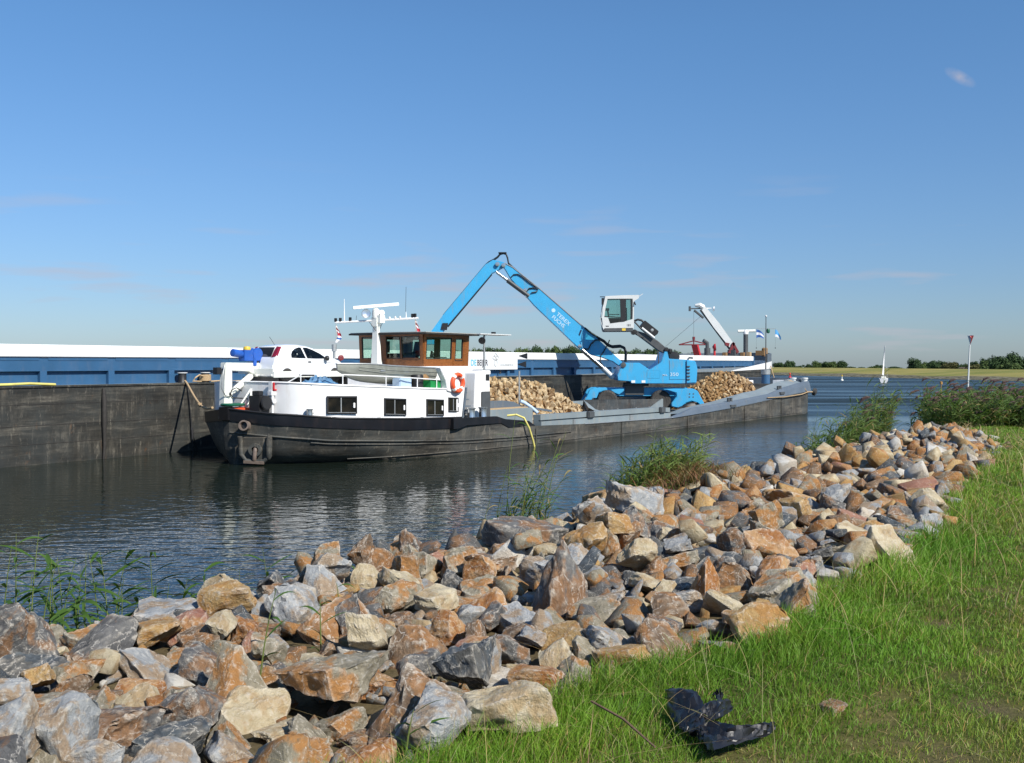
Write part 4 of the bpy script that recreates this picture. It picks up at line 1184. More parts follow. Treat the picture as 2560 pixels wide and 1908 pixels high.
# window openings: drop the body faces there, fill again round the real outlines
keep = [not (7 <= i // n_ <= 14 and i % n_ in (5, 6, 7, 12, 13, 14)) for i in range(len(m.f))]
m.f = [f for f, k in zip(m.f, keep) if k]; m.mi = [0] * len(m.f)
m.add(rows[0], [tuple(range(n_))]); m.add(rows[-1], [tuple(range(n_))])
body = m.build('car_body', M['car_white'], car, smooth=38)
def side_patch(pts, name, mat_, parent, off=0.0, sg=-1):
    m = MB(); c = (sum(p[0] for p in pts) / len(pts), sum(p[1] for p in pts) / len(pts))
    ring = [(x, sg * (car_y(x, z) + off), z) for x, z in pts]
    m.add(ring + [(c[0], sg * (car_y(*c) + off), c[1])], [(i, (i + 1) % len(pts), len(pts)) for i in range(len(pts))])
    return m.build(name, mat_, parent)
def ring_patch(pts, k, name, mat_, parent, off, sg):
    """thin rubber surround: the outline and the same outline drawn in"""
    q = inset(pts, k); m = MB(); n = len(pts)
    vs = [(x, sg * (car_y(x, z) + off), z) for x, z in pts] + [(x, sg * (car_y(x, z) + off), z) for x, z in q]
    m.add(vs, [(i, (i + 1) % n, n + (i + 1) % n, n + i) for i in range(n)])
    return m.build(name, mat_, parent)
def inset(pts, k):
    cxm = sum(p[0] for p in pts) / len(pts); cz = sum(p[1] for p in pts) / len(pts)
    return [(cxm + (x - cxm) * k, cz + (z - cz) * k) for x, z in pts]
quarter = [(0.84, 0.94), (0.86, 1.06), (0.95, 1.18), (1.12, 1.28), (1.34, 1.335), (1.44, 1.33), (1.56, 0.92), (1.2, 0.925)]
doorw = [(1.63, 0.92), (1.53, 1.33), (1.75, 1.325), (2.05, 1.235), (2.35, 1.115), (2.57, 0.99), (2.57, 0.915), (2.1, 0.91)]
for sg in (-1, 1):
    st = [x for x in cx if 0.8 <= x <= 2.6]
    outer = [(x, interp(belt, x)) for x in st] + [(x, interp(belt, x) + (interp(roofl, x) - interp(belt, x)) * 0.92) for x in reversed(st)]
    b2 = bmesh.new()
    for lp in (outer, quarter, doorw):
        vs = [b2.verts.new((x, 0, z)) for x, z in lp]
        for i in range(len(vs)): b2.edges.new((vs[i], vs[(i + 1) % len(vs)]))
    bmesh.ops.triangle_fill(b2, use_beauty=True, use_dissolve=False, edges=b2.edges[:], normal=(0, -1, 0))
    for v in b2.verts: v.co.y = sg * car_y(v.co.x, v.co.z)
    me = bpy.data.meshes.new('window_pillar'); b2.to_mesh(me); b2.free(); me.materials.append(M['car_white'])
    o = bpy.data.objects.new('window_pillar', me); COL.objects.link(o); o.parent = body
    for nm, pts in (('quarter_window', quarter), ('door_window', doorw)):
        w_ = ring_patch(pts, 0.93, nm, M['black'], car, 0.006, sg)
        side_patch(pts, 'pane', M['glass_clear'], w_, -0.004, sg)
m = MB()
for x, y in ((1.25, 0.35), (1.25, -0.35), (2.05, 0.35), (2.05, -0.35)): m.box(x, x + 0.12, y - 0.2, y + 0.2, 0.6, 1.02); m.box(x + 0.01, x + 0.09, y - 0.1, y + 0.1, 1.02, 1.2)
m.box(0.7, 2.7, -0.7, 0.7, 0.45, 0.6)
m.build('car_seats', M['seat'], car, bevel=0.03)
# sky-lit glass seen through on the near door
def rear_x(z): return interp([(0.55, 0.0), (0.88, 0.055), (1.05, 0.155), (1.36, 0.415)], z) - 0.012
rw = [(-0.52, 0.98), (0.52, 0.98), (0.50, 1.10), (0.42, 1.33), (-0.42, 1.33), (-0.50, 1.10)]
m = MB(); m.add([(rear_x(z), y, z) for y, z in rw], [tuple(range(6))]); w_ = m.build('rear_window', M['black'], car)
m = MB(); m.add([(rear_x(z) - 0.006, y, z) for y, z in ((-0.46, 1.0), (0.46, 1.0), (0.45, 1.1), (0.38, 1.29), (-0.38, 1.29), (-0.45, 1.1))], [tuple(range(6))]); m.build('pane', M['dark_glass'], w_)
for sg in (-1, 1):
    pts = [(0.54, 0.96), (0.72, 0.99), (0.70, 1.12), (0.62, 1.35), (0.50, 1.36), (0.50, 1.2)]
    m = MB(); m.add([(rear_x(z) - 0.006, sg * y, z) for y, z in pts] + [(rear_x(z) + 0.10, sg * (car_y(rear_x(z) + 0.1, z) + 0.01), z) for y, z in pts[1:4]], [(0, 1, 2, 3, 4, 5), (1, 6, 7, 2), (2, 7, 8, 3)])
    m.build('tail_lamp', M['tail_red'], car)
m = MB(); m.box(1.66, 1.82, -0.845, -0.81, 0.76, 0.81); m.build('door_handle', M['black'], car, bevel=0.01)
m = MB()
for x in (1.585, 2.72): m.tube([(x, -car_y(x, 0.5) - 0.001, 0.36), (x, -car_y(x, 0.88) - 0.001, 0.88)], 0.004, 4)
m.tube([(0.85, -0.826, 0.78), (2.9, -0.815, 0.77)], 0.005, 4)
m.build('door_seam', M['text_grey'], car)
m = MB(); m.lathe((2.55, -0.93, 0.93), (1, 0, 0), [(0.03, -0.08), (0.09, -0.04), (0.10, 0.04), (0.03, 0.09)], 12); m.build('wing_mirror', M['black'], car, smooth=50)
m = MB(); m.box(-0.06, 0.12, -0.74, 0.74, 0.24, 0.52); m.build('rear_bumper', M['car_white'], car, bevel=0.04)
m = MB(); m.tube([(0.75, 0, 1.43), (0.5, 0, 1.72)], 0.008, 5); m.build('roof_aerial', M['black'], car)
for x in (0.62, 3.12):
    for sg in (-1, 1):
        m = MB(); m.lathe((x, sg * 0.66, 0.28), (0, sg, 0), [(0.19, 0), (0.27, 0.02), (0.285, 0.05), (0.285, 0.14), (0.27, 0.17), (0.19, 0.17)], 24); w_ = m.build('wheel', M['rubber'], car, smooth=40)
        m = MB(); m.lathe((x, sg * 0.80, 0.28), (0, sg, 0), [(0.19, 0), (0.17, 0.02), (0.05, 0.01), (0.0, 0.02)], 20); m.build('rim', M['galv'], w_, smooth=40)
        m = MB(); m.lathe((x, sg * 0.80, 0.30), (0, sg, 0), [(0.33, 0.0), (0.33, 0.015)], 24)

# ------------------------------------------------------------------ the big barge behind
bar = empty('cargo_barge', BF.P(0, 0), BF.rz, 'huge cargo barge with grey hull and blue and white hold sides behind the boat', 'barge')
X0, X1 = -34.0, 79.0
bowl = [(66, 0.0), (76.5, 0.0), (78.6, 0.25), (80.3, 1.0), (81.6, 2.4), (82.3, 4.2), (82.5, 5.7)]
outl = [(X0, 0.0), (-20, 0), (-5, 0), (5, 0), (20, 0), (35, 0), (50, 0)] + bowl
outl = outl + [(x, 11.4 - y) for x, y in reversed(outl[:-1])]
def deck_z(x): return interp([(60, 2.80), (66, 2.86), (72, 3.0), (79, 3.35), (83, 3.5)], x)
rows = []
for t in (-0.6, 0.0, 0.5, 1.0):
    rows.append([(x - (1 - t) * (0.9 if x > 76 else 0) * (x - 76) / 6, y, -0.6 if t < 0 else deck_z(x) * t) for x, y in outl])
m = MB(); m.grid(rows, close=True); m.add(rows[-1], [tuple(range(len(outl)))], 1)
bh = m.build('barge_hull', [M['barge_hull'], M['deck_grey']], bar, smooth=30)
for z in (2.13, 1.38, 0.72):
    m = MB(); m.box(X0, 76, -0.012, 0.02, z, z + 0.02); m.build('plate_seam', M['timber'], bh)
m = MB(); m.box(X0, 76.5, -0.05, 0.06, 2.72, 2.80); m.build('deck_edge', M['barge_hull'], bh, bevel=0.015)
m = MB(); m.tube([(-6.5, -0.06, 2.84), (-5.0, -0.06, 2.86), (-4.2, -0.05, 2.88), (-3.2, -0.05, 2.83)], 0.05, 8); o = m.build('deck_hose', M['hose_yellow'], None, smooth=60)
o.location = BF.P(0, 0); o.rotation_euler = (0, 0, BF.rz); tag(o, 'pale yellow hose lying on the barge deck edge, far left', 'hose')
# hold side: recessed blue panels between ribs, proud upper strip, white top
PL = 2.86
k0, k1 = -10, 25
ribs_x = [-0.51 + PL * k for k in range(k0, k1 + 1)]
me_rib = MB().box(-0.135, 0.135, 0.38, 0.62, 2.80, 3.31).mesh('rib', M['barge_blue'])
me_pan = MB().box(-PL / 2 + 0.135, PL / 2 - 0.135, 0.54, 0.62, 2.80, 3.31).mesh('panel', M['barge_blue'])
me_cov = MB().box(-PL / 2 + 0.18, PL / 2 - 0.18, 0.365, 0.40, 3.70, 3.825).mesh('cover_strip', M['barge_blue'])
for x in ribs_x:
    if x > 74: continue
    for nm, me, dx in (('rib', me_rib, 0), ('panel', me_pan, PL / 2), ('cover_strip', me_cov, PL / 2)):
        o = bpy.data.objects.new(nm, me); COL.objects.link(o); o.parent = bar; o.location = (x + dx, 0, 0)
MB().box(X0, 73.2, 0.382, 0.62, 3.31, 3.822).build('hold_side', M['barge_blue'], bar)
MB().box(X0, 73.2, 0.30, 0.75, 3.825, 4.27).build('hold_top', M['white'], bar, bevel=0.02)
MB().box(X0, 73.2, 10.7, 11.1, 2.8, 4.27).build('far_hold_side', M['white'], bar)
m = MB(); m.box(73.2, 73.5, 0.3, 11.1, 2.8, 4.2); m.build('hold_end', M['barge_blue'], bar)
# sign board with lettering and drawn logo, black arrow marks
sg = empty('name_board', (0, 0, 0), parent=bar)
MB().box(20.8, 28.95, 0.262, 0.30, 3.21, 4.24).build('board', M['sign_white'], sg, bevel=0.006)
rot = (R(90), 0, 0)
text('DE', 0.50, M['text_cyan'], (23.75, 0.258, 3.46), rot, sg, sx=0.98)
text('BEIJER', 0.50, M['text_dark'], (24.42, 0.258, 3.46), rot, sg, sx=0.86)
text('www.debeijerbv.nl', 0.20, M['text_grey'], (26.95, 0.258, 3.44), rot, sg, sx=0.98)
m = MB()
def loop_tube(c, rx, rz, n=20): m.tube([(c[0] + rx * math.cos(2 * PI * i / n), 0.255, c[1] + rz * math.sin(2 * PI * i / n)) for i in range(n + 1)], 0.018, 5, cap=False)
loop_tube((26.42, 4.08), 0.12, 0.10); loop_tube((26.25, 3.93), 0.14, 0.10); loop_tube((26.60, 3.93), 0.14, 0.10); loop_tube((26.42, 3.62), 0.17, 0.20)
m.tube([(26.27, 0.255, 3.78), (26.57, 0.255, 3.78)], 0.018, 5); m.tube([(26.42, 0.255, 4.22), (26.15, 0.255, 4.0)], 0.014, 5); m.tube([(26.42, 0.255, 4.22), (26.70, 0.255, 4.0)], 0.014, 5)
m.build('logo', M['text_grey'], sg)
MB().prism([(29.1, 4.06), (30.15, 4.24), (30.15, 3.88)], 0.27, 0.302).build('arrow_mark', M['black'], bar)
MB().prism([(29.1, 3.53), (30.15, 3.73), (30.15, 3.34)], 0.36, 0.384).build('arrow_mark', M['black'], bar)
m = MB(); m.tube([(27.0, 0.34, 3.2), (27.05, 0.30, 3.05), (26.98, 0.34, 2.95)], 0.05, 6); m.build('hanging_hook', M['black'], bar)
# bow: white painted bulwark wedge, dark top bulwark, fittings
def bowstrip(fn_lo, fn_hi, mat_, name, x0, off):
    pts = [(x, y) for x, y in outl if x >= x0]
    if pts[0][0] > x0: pass
    rows = [[(x + off * (0.4 if x > 77 else 0), y - off if y < 5.7 else y + off, fn_lo(x)), (x + off * (0.4 if x > 77 else 0), y - off if y < 5.7 else y + off, fn_hi(x)), (x - 0.06, y + (0.08 if y < 5.7 else -0.08), fn_hi(x)), (x - 0.06, y + (0.08 if y < 5.7 else -0.08), fn_lo(x))] for x, y in pts]
    m = MB(); m.grid(rows, close=True); return m.build(name, mat_, bar, smooth=30)
bowstrip(lambda x: interp([(66, 2.86), (77, 3.02), (83, 3.1)], x), lambda x: interp([(66, 2.88), (76, 3.62), (79, 3.82), (83, 3.95)], x), M['white'], 'bow_bulwark', 65.9, 0.03)
bowstrip(lambda x: interp([(76, 3.60), (79, 3.80), (83, 3.94)], x), lambda x: interp([(76, 4.5), (83, 4.75)], x), M['slate'], 'bow_rail', 76.4, 0.0)
m = MB(); m.prism([(73.5, 3.0), (77.2, 3.3), (77.2, 4.55), (74, 4.35), (66, 4.55), (66, 4.45), (73.5, 4.3)], 9.5, 9.6); m.build('far_bulwark', M['slate'], bar)
m = MB(); m.tube([(77.6, 0.0, 3.3), (76.0, -0.9, 2.0), (75.2, -1.4, 1.3)], 0.05, 6); m.build('bow_line', M['rope'], bar, smooth=60)
m = MB(); m.box(78.2, 79.2, 0.9, 1.8, 4.4, 4.9); m.lathe((78.7, 1.0, 4.3), (0, 0, 1), [(0.3, 0), (0.3, 0.8), (0.2, 0.9)], 12); m.build('bow_winch', M['wicker'], bar, smooth=30)
# deck crane near the bow
bc = empty('deck_crane', (0, 0, 0), parent=bar)
def WB(X, Y, z):
    d = Vector((X, Y, 0)) - BF.o
    return (d.dot(BF.u), d.dot(BF.w), z)
def wpx(px, py, Y): return WB((px - 1280) / 2600 * Y, Y, EYE - (py - 908) / 2600 * Y)
YC = 107.0
m = MB()
a, b_ = Vector(wpx(1840, 880, YC)), Vector(wpx(1757, 770, YC))
d = (b_ - a).normalized(); up = Vector((0, 0, 1)); n1 = d.cross(up).normalized(); n2 = n1.cross(d)
vs = []
for p, w_, h_ in ((a, 0.2, 0.26), (a.lerp(b_, 0.6), 0.2, 0.36), (b_, 0.15, 0.26)):
    for s, t in ((-1, -1), (1, -1), (1, 1), (-1, 1)): vs.append(p + n1 * w_ * s + n2 * h_ * t)
m.add(vs, [(0, 1, 5, 4), (1, 2, 6, 5), (2, 3, 7, 6), (3, 0, 4, 7), (4, 5, 9, 8), (5, 6, 10, 9), (6, 7, 11, 10), (7, 4, 8, 11), (0, 3, 2, 1), (8, 9, 10, 11)])
m.build('crane_jib', M['pale_grey'], bc)
m = MB(); m.tube([a - n2 * 0.36, b_ - n2 * 0.34], 0.10, 6); m.build('jib_track', M['exc_grey'], bc)
m = MB(); q = Vector(wpx(1737, 764, YC)); m.tube([b_ + n2 * 0.05, Vector(wpx(1748, 763, YC)), q], [0.30, 0.26, 0.14], 8); m.build('jib_head', M['pale_grey'], bc)
m = MB(); m.tube([Vector(wpx(1722, 772, YC)), Vector(wpx(1760, 771, YC))], 0.06, 6); m.tube([Vector(wpx(1724, 766, YC)), Vector(wpx(1724, 778, YC))], 0.12, 6); m.tube([Vector(wpx(1735, 776, YC)), Vector(wpx(1758, 795, YC))], 0.12, 6); m.build('head_fittings', M['exc_grey'], bc)
m = MB(); m.tube([Vector(wpx(1760, 771, YC)), Vector(wpx(1778, 771, YC))], 0.05, 6); m.lathe(wpx(1784, 772, YC), (0.5, -0.85, -0.1), [(0.2, -0.1), (0.26, 0.05), (0.02, 0.1)], 12); m.build('work_lamp', M['white'], bc, smooth=40)
m = MB()
for pl3 in ([(1820, 882), (1832, 856), (1838, 858), (1828, 884)], [(1834, 855), (1848, 880), (1842, 884), (1830, 858)], [(1812, 856), (1824, 858), (1822, 866), (1814, 864)]):
    P3 = [Vector(wpx(x, y, YC - 0.4)) for x, y in pl3]; dv = Vector((BF.u.dot(Vector((0, 1, 0))), BF.w.dot(Vector((0, 1, 0))), 0)) * 0.5
    m.add(P3 + [p + dv for p in P3], [(0, 1, 2, 3), (7, 6, 5, 4), (0, 4, 5, 1), (1, 5, 6, 2), (2, 6, 7, 3), (3, 7, 4, 0)])
m.build('crane_foot', M['dark_red'], bc)
m = MB(); p = wpx(1832, 884, YC); m.box(p[0] - 0.5, p[0] + 0.5, p[1] - 0.4, p[1] + 0.4, 2.9, 4.95); m.build('crane_pedestal', M['exc_grey'], bc)
m = MB(); m.tube([Vector(wpx(1734, 778, YC)), Vector(wpx(1734, 842, YC))], 0.015, 4); m.tube([Vector(wpx(1750, 792, YC)), Vector(wpx(1662, 868, YC))], 0.015, 4); m.build('crane_cable', M['exc_grey'], bc)
sp = empty('spreader_beam', BF.P(*wpx(1734, 862, YC)), BF.rz, 'red triangular lifting beam hanging from the pale deck crane on the barge', 'lifting beam')
ofs = Vector(wpx(1734, 862, YC))
m = MB()
for p, q in (((1697, 862), (1772, 862)), ((1697, 862), (1734, 852)), ((1734, 852), (1772, 862)), ((1734, 843), (1734, 862))): m.tube([Vector(wpx(*p, YC)) - ofs, Vector(wpx(*q, YC)) - ofs], 0.06, 6)
m.build('beam', M['dark_red'], sp)
m = MB(); m.tube([Vector(wpx(1734, 842, YC)) - ofs, Vector(wpx(1734, 850, YC)) - ofs], 0.14, 6); m.build('hook_block', M['dark_red'], sp)
m = MB(); p = wpx(1768, 885, 103); m.tube([(p[0], p[1], 4.0), (p[0], p[1], 5.1), ], 0.30, 10); m.tube([(p[0], p[1], 5.1), (p[0], p[1], 5.6), (p[0] - 0.3, p[1] + 0.3, 5.85)], 0.2, 8); m.build('exhaust_stack', M['exc_grey'], bar, smooth=40)
for px, py in ((1740, 873),):
    p = wpx(px, py + 10, 102); m = MB(); m.prism([(p[0] - 0.5, 5.4), (p[0] - 0.1, 5.4), (p[0] + 0.7, 4.2), (p[0] + 0.3, 4.2)], p[1] - 0.3, p[1] + 0.3); m.build('vent_cowl', M['red'], bar)
p = wpx(1786, 880, 104); m = MB(); m.tube([(p[0], p[1], 4.0), (p[0], p[1], 5.0)], 0.12, 8); m.lathe((p[0], p[1], 5.2), (0.3, -0.8, 0.1), [(0.1, -0.2), (0.33, 0.0), (0.35, 0.15), (0.1, 0.1)], 12); m.build('vent_cowl', M['red'], bar, smooth=40)
p = wpx(1864, 880, 108); m = MB(); m.tube([(p[0], p[1], 3.3), (p[0], p[1], 6.6)], 0.24, 10); rm = m.build('radar_post', M['exc_grey'], bar, smooth=50)
m = MB(); m.lathe((p[0], p[1], 6.6), (0, 0, 1), [(0.26, 0), (0.28, 0.25), (0.2, 0.45)], 12); m.build('radar_motor', M['white'], bar, smooth=50)
q1, q2 = Vector(wpx(1844, 828, 108)), Vector(wpx(1888, 827, 108)); m = MB(); m.tube([q1, q2], 0.14, 6); m.build('radar_bar', M['cream_white'], bar)
for i, (px, py, c) in enumerate(((1812, 886, 'wicker'), (1856, 886, 'wicker'), (1872, 885, 'rope'))):
    p = wpx(px, py, 104); m = MB(); m.box(p[0] - 0.25, p[0] + 0.25, p[1] - 0.2, p[1] + 0.2, 3.8, p[2] + 0.2); m.build('deck_fitting', M[c], bar, bevel=0.04)
# bollards, mooring rope, hanging fenders on the near part
for x, wrap in ((2.75, 0), (3.95, 1)):
    m = MB(); m.lathe((x, 0.22, 2.80), (0, 0, 1), [(0.20, 0), (0.165, 0.05), (0.165, 0.38), (0.20, 0.40)], 24); bo = m.build('bollard', M['black'], bar, smooth=40)
    m = MB(); m.lathe((x, 0.22, 3.19), (0, 0, 1), [(0.21, 0), (0.21, 0.03), (0.0, 0.035)], 24); m.build('bollard_cap', M['pale_grey'], bo, smooth=40)
m = MB()
coil = []
for i in range(100):
    t = i / 12 * 2 * PI / 1.0
    coil.append((3.95 + 0.22 * math.cos(t), 0.22 + 0.22 * math.sin(t), 2.86 + 0.0025 * i))
m.tube(coil, 0.032, 6)
m.tube([(3.75, 0.1, 3.05), (3.5, 0.05, 3.12), (3.25, 0.02, 3.0), (3.2, 0.1, 2.86), (3.6, 0.05, 2.84)], 0.03, 6)
m.tube([(4.1, 0.05, 2.84), (4.6, 0.0, 2.86), (5.2, 0.0, 2.83), (6.3, 0.02, 2.85)], 0.03, 6)
q = BF.P(2.75, 0, 2.9); e = VF.P(-0.45, 0.5, 2.02)
def tob(v):
    d = v - BF.o; return Vector((d.dot(BF.u), d.dot(BF.w), v.z))
e = tob(e)
s0 = Vector((2.75, 0.0, 2.84))
pts = [s0 + Vector((0, 0.2, 0.1)), s0]
for i in range(1, 13):
    t = i / 12; p = s0.lerp(e, t); p.z -= 0.42 * math.sin(PI * t) * (0.5 + t * 0.6); pts.append(p)
m.tube(pts, 0.042, 8)
kn = pts[8]
for k in range(5): m.lathe(kn + Vector((0.03 * math.sin(k * 2), 0.03 * math.cos(k * 3), 0.03 * math.sin(k))), (math.sin(k), math.cos(k * 2), math.cos(k)), [(0.0, -0.08), (0.08, 0), (0.0, 0.08)], 8)
o = m.build('mooring_rope', M['rope'], None, smooth=60); o.location = BF.P(0, 0); o.rotation_euler = (0, 0, BF.rz)
tag(o, 'thick tan mooring rope coiled on the barge bollard and led down to the boat bow', 'rope')
m = MB(); m.tube([(-1.20, -0.06, 2.66), (-1.20, -0.10, 2.3), (-1.22, -0.12, 1.4), (-1.2, -0.10, 0.5), (-1.24, -0.08, -0.1)], [0.05, 0.09, 0.085, 0.06, 0.045], 8)
o = m.build('fender_pole', M['timber'], None, smooth=60); o.location = BF.P(0, 0); o.rotation_euler = (0, 0, BF.rz); tag(o, 'long black wooden fender pole hanging down the grey barge hull', 'fender')
m = MB(); m.tube([(2.75, -0.04, 2.8), (2.85, -0.07, 2.0), (2.95, -0.08, 1.0), (2.98, -0.08, 0.85), (3.0, -0.08, 0.0), (3.0, -0.08, -0.2)], [0.022, 0.022, 0.025, 0.07, 0.022, 0.022], 6); m.tube([(2.97, -0.1, 0.85), (3.2, -0.12, 0.0), (3.22, -0.12, -0.2)], 0.018, 5)
o = m.build('fender_rope', M['black'], None, smooth=60); o.location = BF.P(0, 0); o.rotation_euler = (0, 0, BF.rz); tag(o, 'thin black knotted rope hanging down the barge hull below the bollards', 'rope')

# ------------------------------------------------------------------ blue material handler (digger) standing in the hold
EXY = 68.5
EXO = Vector(((1600 - 1280) / 2600 * EXY, EXY, 0.52))
exc = empty('material_handler', EXO, 0, 'blue wheeled grab digger with raised pale cab standing on the boat between two stone heaps', 'digger')
SC = 2600 / EXY
def c4(x, y): return ((x / 4.59 - 200) / SC, 3.6 - 0.52 - (700 + y / 4.59 - 908) / SC)
def c3(x, y): return ((1050 + x * 0.2724 - 1600) / SC, 3.6 - 0.52 - (600 + y * 0.2724 - 908) / SC)
up_ = [(690, 950), (880, 950), (1000, 1030), (1110, 955), (1128, 930), (1160, 825), (1192, 820), (1212, 905), (1400, 915), (1400, 1185), (790, 1185), (780, 1160), (640, 1150), (632, 1095)]
ub = MB().prism([c4(*p) for p in up_], -1.45, 1.45).build('upper_body', M['exc_blue'], exc, bevel=0.03)
cw = [(1402, 915), (1512, 930), (1532, 1020), (1520, 1180), (1402, 1185)]
cwt = MB().prism([c4(*p) for p in cw], -1.5, 1.5).build('counterweight', M['exc_blue'], exc, bevel=0.06)
for y in (990, 1025, 1062, 1100, 1135):
    a, b_ = c4(1412, y), c4(1445, y + 3); MB().box(a[0], b_[0], -1.56, -1.50, b_[1] - 0.02, a[1] + 0.03).build('grab_step', M['exc_grey'], cwt)
m = MB(); a, b_ = c4(1215, 925), c4(1218, 1140); m.box(a[0], a[0] + 0.02, -1.456, -1.45, b_[1], a[1]); a, b_ = c4(1215, 1138), c4(1400, 1142); m.box(a[0], b_[0], -1.456, -1.45, a[1] - 0.01, a[1] + 0.01); a, b_ = c4(1407, 925), c4(1407, 1185); m.box(a[0], a[0] + 0.03, -1.512, -1.5, b_[1], a[1])
m.build('panel_gap', M['navy'], ub)
a, b_ = c4(965, 1125), c4(1110, 1035)
m = MB(); m.box(a[0], b_[0], -1.462, -1.45, a[1], b_[1]); m.build('service_door', M['exc_blue'], ub, bevel=0.008)
for x in (810, 925):
    a, b_ = c4(x - 20, 1175), c4(x + 22, 1148); MB().box(a[0], b_[0], -1.47, -1.45, a[1], b_[1]).build('reflector', M['white'], ub)
a = c4(1140, 1098); text('MHL', 0.16, M['text_pale'], (a[0], -1.462, a[1]), rot, ub)
a = c4(1222, 1098); text('350', 0.30, M['text_pale'], (a[0], -1.462, a[1]), rot, ub, sx=1.25)
m = MB(); a = c4(1210, 905); m.tube([(c4(1440, 915)[0], -0.8, c4(1440, 915)[1]), (c4(1460, 900)[0], -0.8, c4(1460, 900)[1] + 0.04), (c4(1500, 897)[0], -0.8, c4(1500, 897)[1])], 0.06, 8); m.build('exhaust_pipe', M['exc_grey'], ub, smooth=50)
m = MB()
a = c4(1290, 865); m.lathe((a[0], -0.9, a[1] - 0.1), (0, 1, 0), [(0.05, -0.02), (0.33, 0.0), (0.35, 0.5), (0.3, 1.0), (0.05, 1.02)], 20); m.lathe((a[0] - 0.05, -0.55, a[1] - 0.1), (1, 0, 0), [(0.26, -0.3), (0.30, -0.2), (0.30, 0.28), (0.2, 0.32)], 20)
a = c4(1243, 815); m.lathe((a[0], -0.6, a[1] - 0.15), (0, 0, 1), [(0.12, 0), (0.17, 0.05), (0.17, 0.12), (0.13, 0.14), (0.17, 0.17), (0.16, 0.26), (0.03, 0.30)], 18)
m.build('air_filter', M['black'], ub, smooth=40)
m = MB()
for p, q in ((c4(1095, 830), c4(1097, 960)), (c4(1060, 832), c4(1095, 830))): m.tube([(p[0], -1.4, p[1]), (q[0], -1.4, q[1])], 0.03, 6)
m.build('handrail', M['exc_grey'], ub)
a = c4(700, 975); m = MB(); m.lathe((a[0], -1.52, a[1]), (0, 1, 0), [(0.02, -0.02), (0.17, 0), (0.17, 0.06)], 16); m.build('pivot_pin', M['exc_grey'], ub, smooth=40)
# slewing ring and undercarriage
a = c4(860, 1250)
m = MB(); m.lathe((c4(870, 0)[0], 0, c4(0, 1215)[1]), (0, 0, 1), [(0.85, 0), (0.85, 0.22)], 28); m.build('slewing_ring', M['exc_grey'], exc, smooth=40)
un = empty('undercarriage', (0, 0, 0), parent=exc)
a, b_ = c4(430, 1330), c4(1330, 1232); MB().box(a[0], b_[0], -0.75, 0.75, a[1], b_[1]).build('chassis', M['exc_blue'], un, bevel=0.03)
a, b_ = c4(730, 1318), c4(945, 1212); MB().box(a[0], b_[0], -0.85, 0.85, a[1], b_[1]).build('step_box', M['exc_grey'], un, bevel=0.03)
a, b_ = c4(650, 1345), c4(1010, 1320); MB().box(a[0], b_[0], -0.6, 0.6, a[1], b_[1]).build('belly_plate', M['black'], un)
def digger_wheel(x, y):
    w_ = MB(); rr = 0.66
    w_.lathe((0, 0, 0), (0, 1, 0), [(0.36, -0.2), (0.56, -0.24), (0.63, -0.2), (rr, -0.14), (rr, 0.14), (0.63, 0.2), (0.56, 0.24), (0.36, 0.2)], 32)
    for k in range(22):
        t = 2 * PI * k / 22
        for sgn in (-1, 1):
            c_, s_ = math.cos(t + sgn * 0.06), math.sin(t + sgn * 0.06)
            tn = Vector((-s_, 0, c_)); rd_ = Vector((c_, 0, s_))
            p = rd_ * (rr - 0.01); vs = []
            for dr in (0, 0.035):
                for dy, dt in ((0.02 * sgn, -0.05), (0.23 * sgn, -0.01), (0.23 * sgn, 0.06), (0.02 * sgn, 0.02)):
                    vs.append(p + rd_ * (dr - (0.06 if abs(dy) > 0.1 else 0)) + tn * dt + Vector((0, dy, 0)))
            w_.add(vs, [(0, 1, 2, 3), (7, 6, 5, 4), (0, 4, 5, 1), (1, 5, 6, 2), (2, 6, 7, 3), (3, 7, 4, 0)])
    t_ = w_.build('wheel', M['rubber'], exc, smooth=35); t_.location = (x, y, 0.66)
    h_ = MB(); sgn = -1
    h_.lathe((0, 0, 0), (0, 1, 0), [(0.02, -0.16), (0.12, -0.16), (0.13, -0.06), (0.30, -0.04), (0.36, -0.2), (0.37, -0.22), (0.37, 0.2), (0.1, 0.1)], 24)
    h_.build('rim', M['dust_grey'], t_, smooth=40)
for px in (1514, 1645):
    for y in (-1.15, 1.15): digger_wheel((px - 1600) / SC, y)
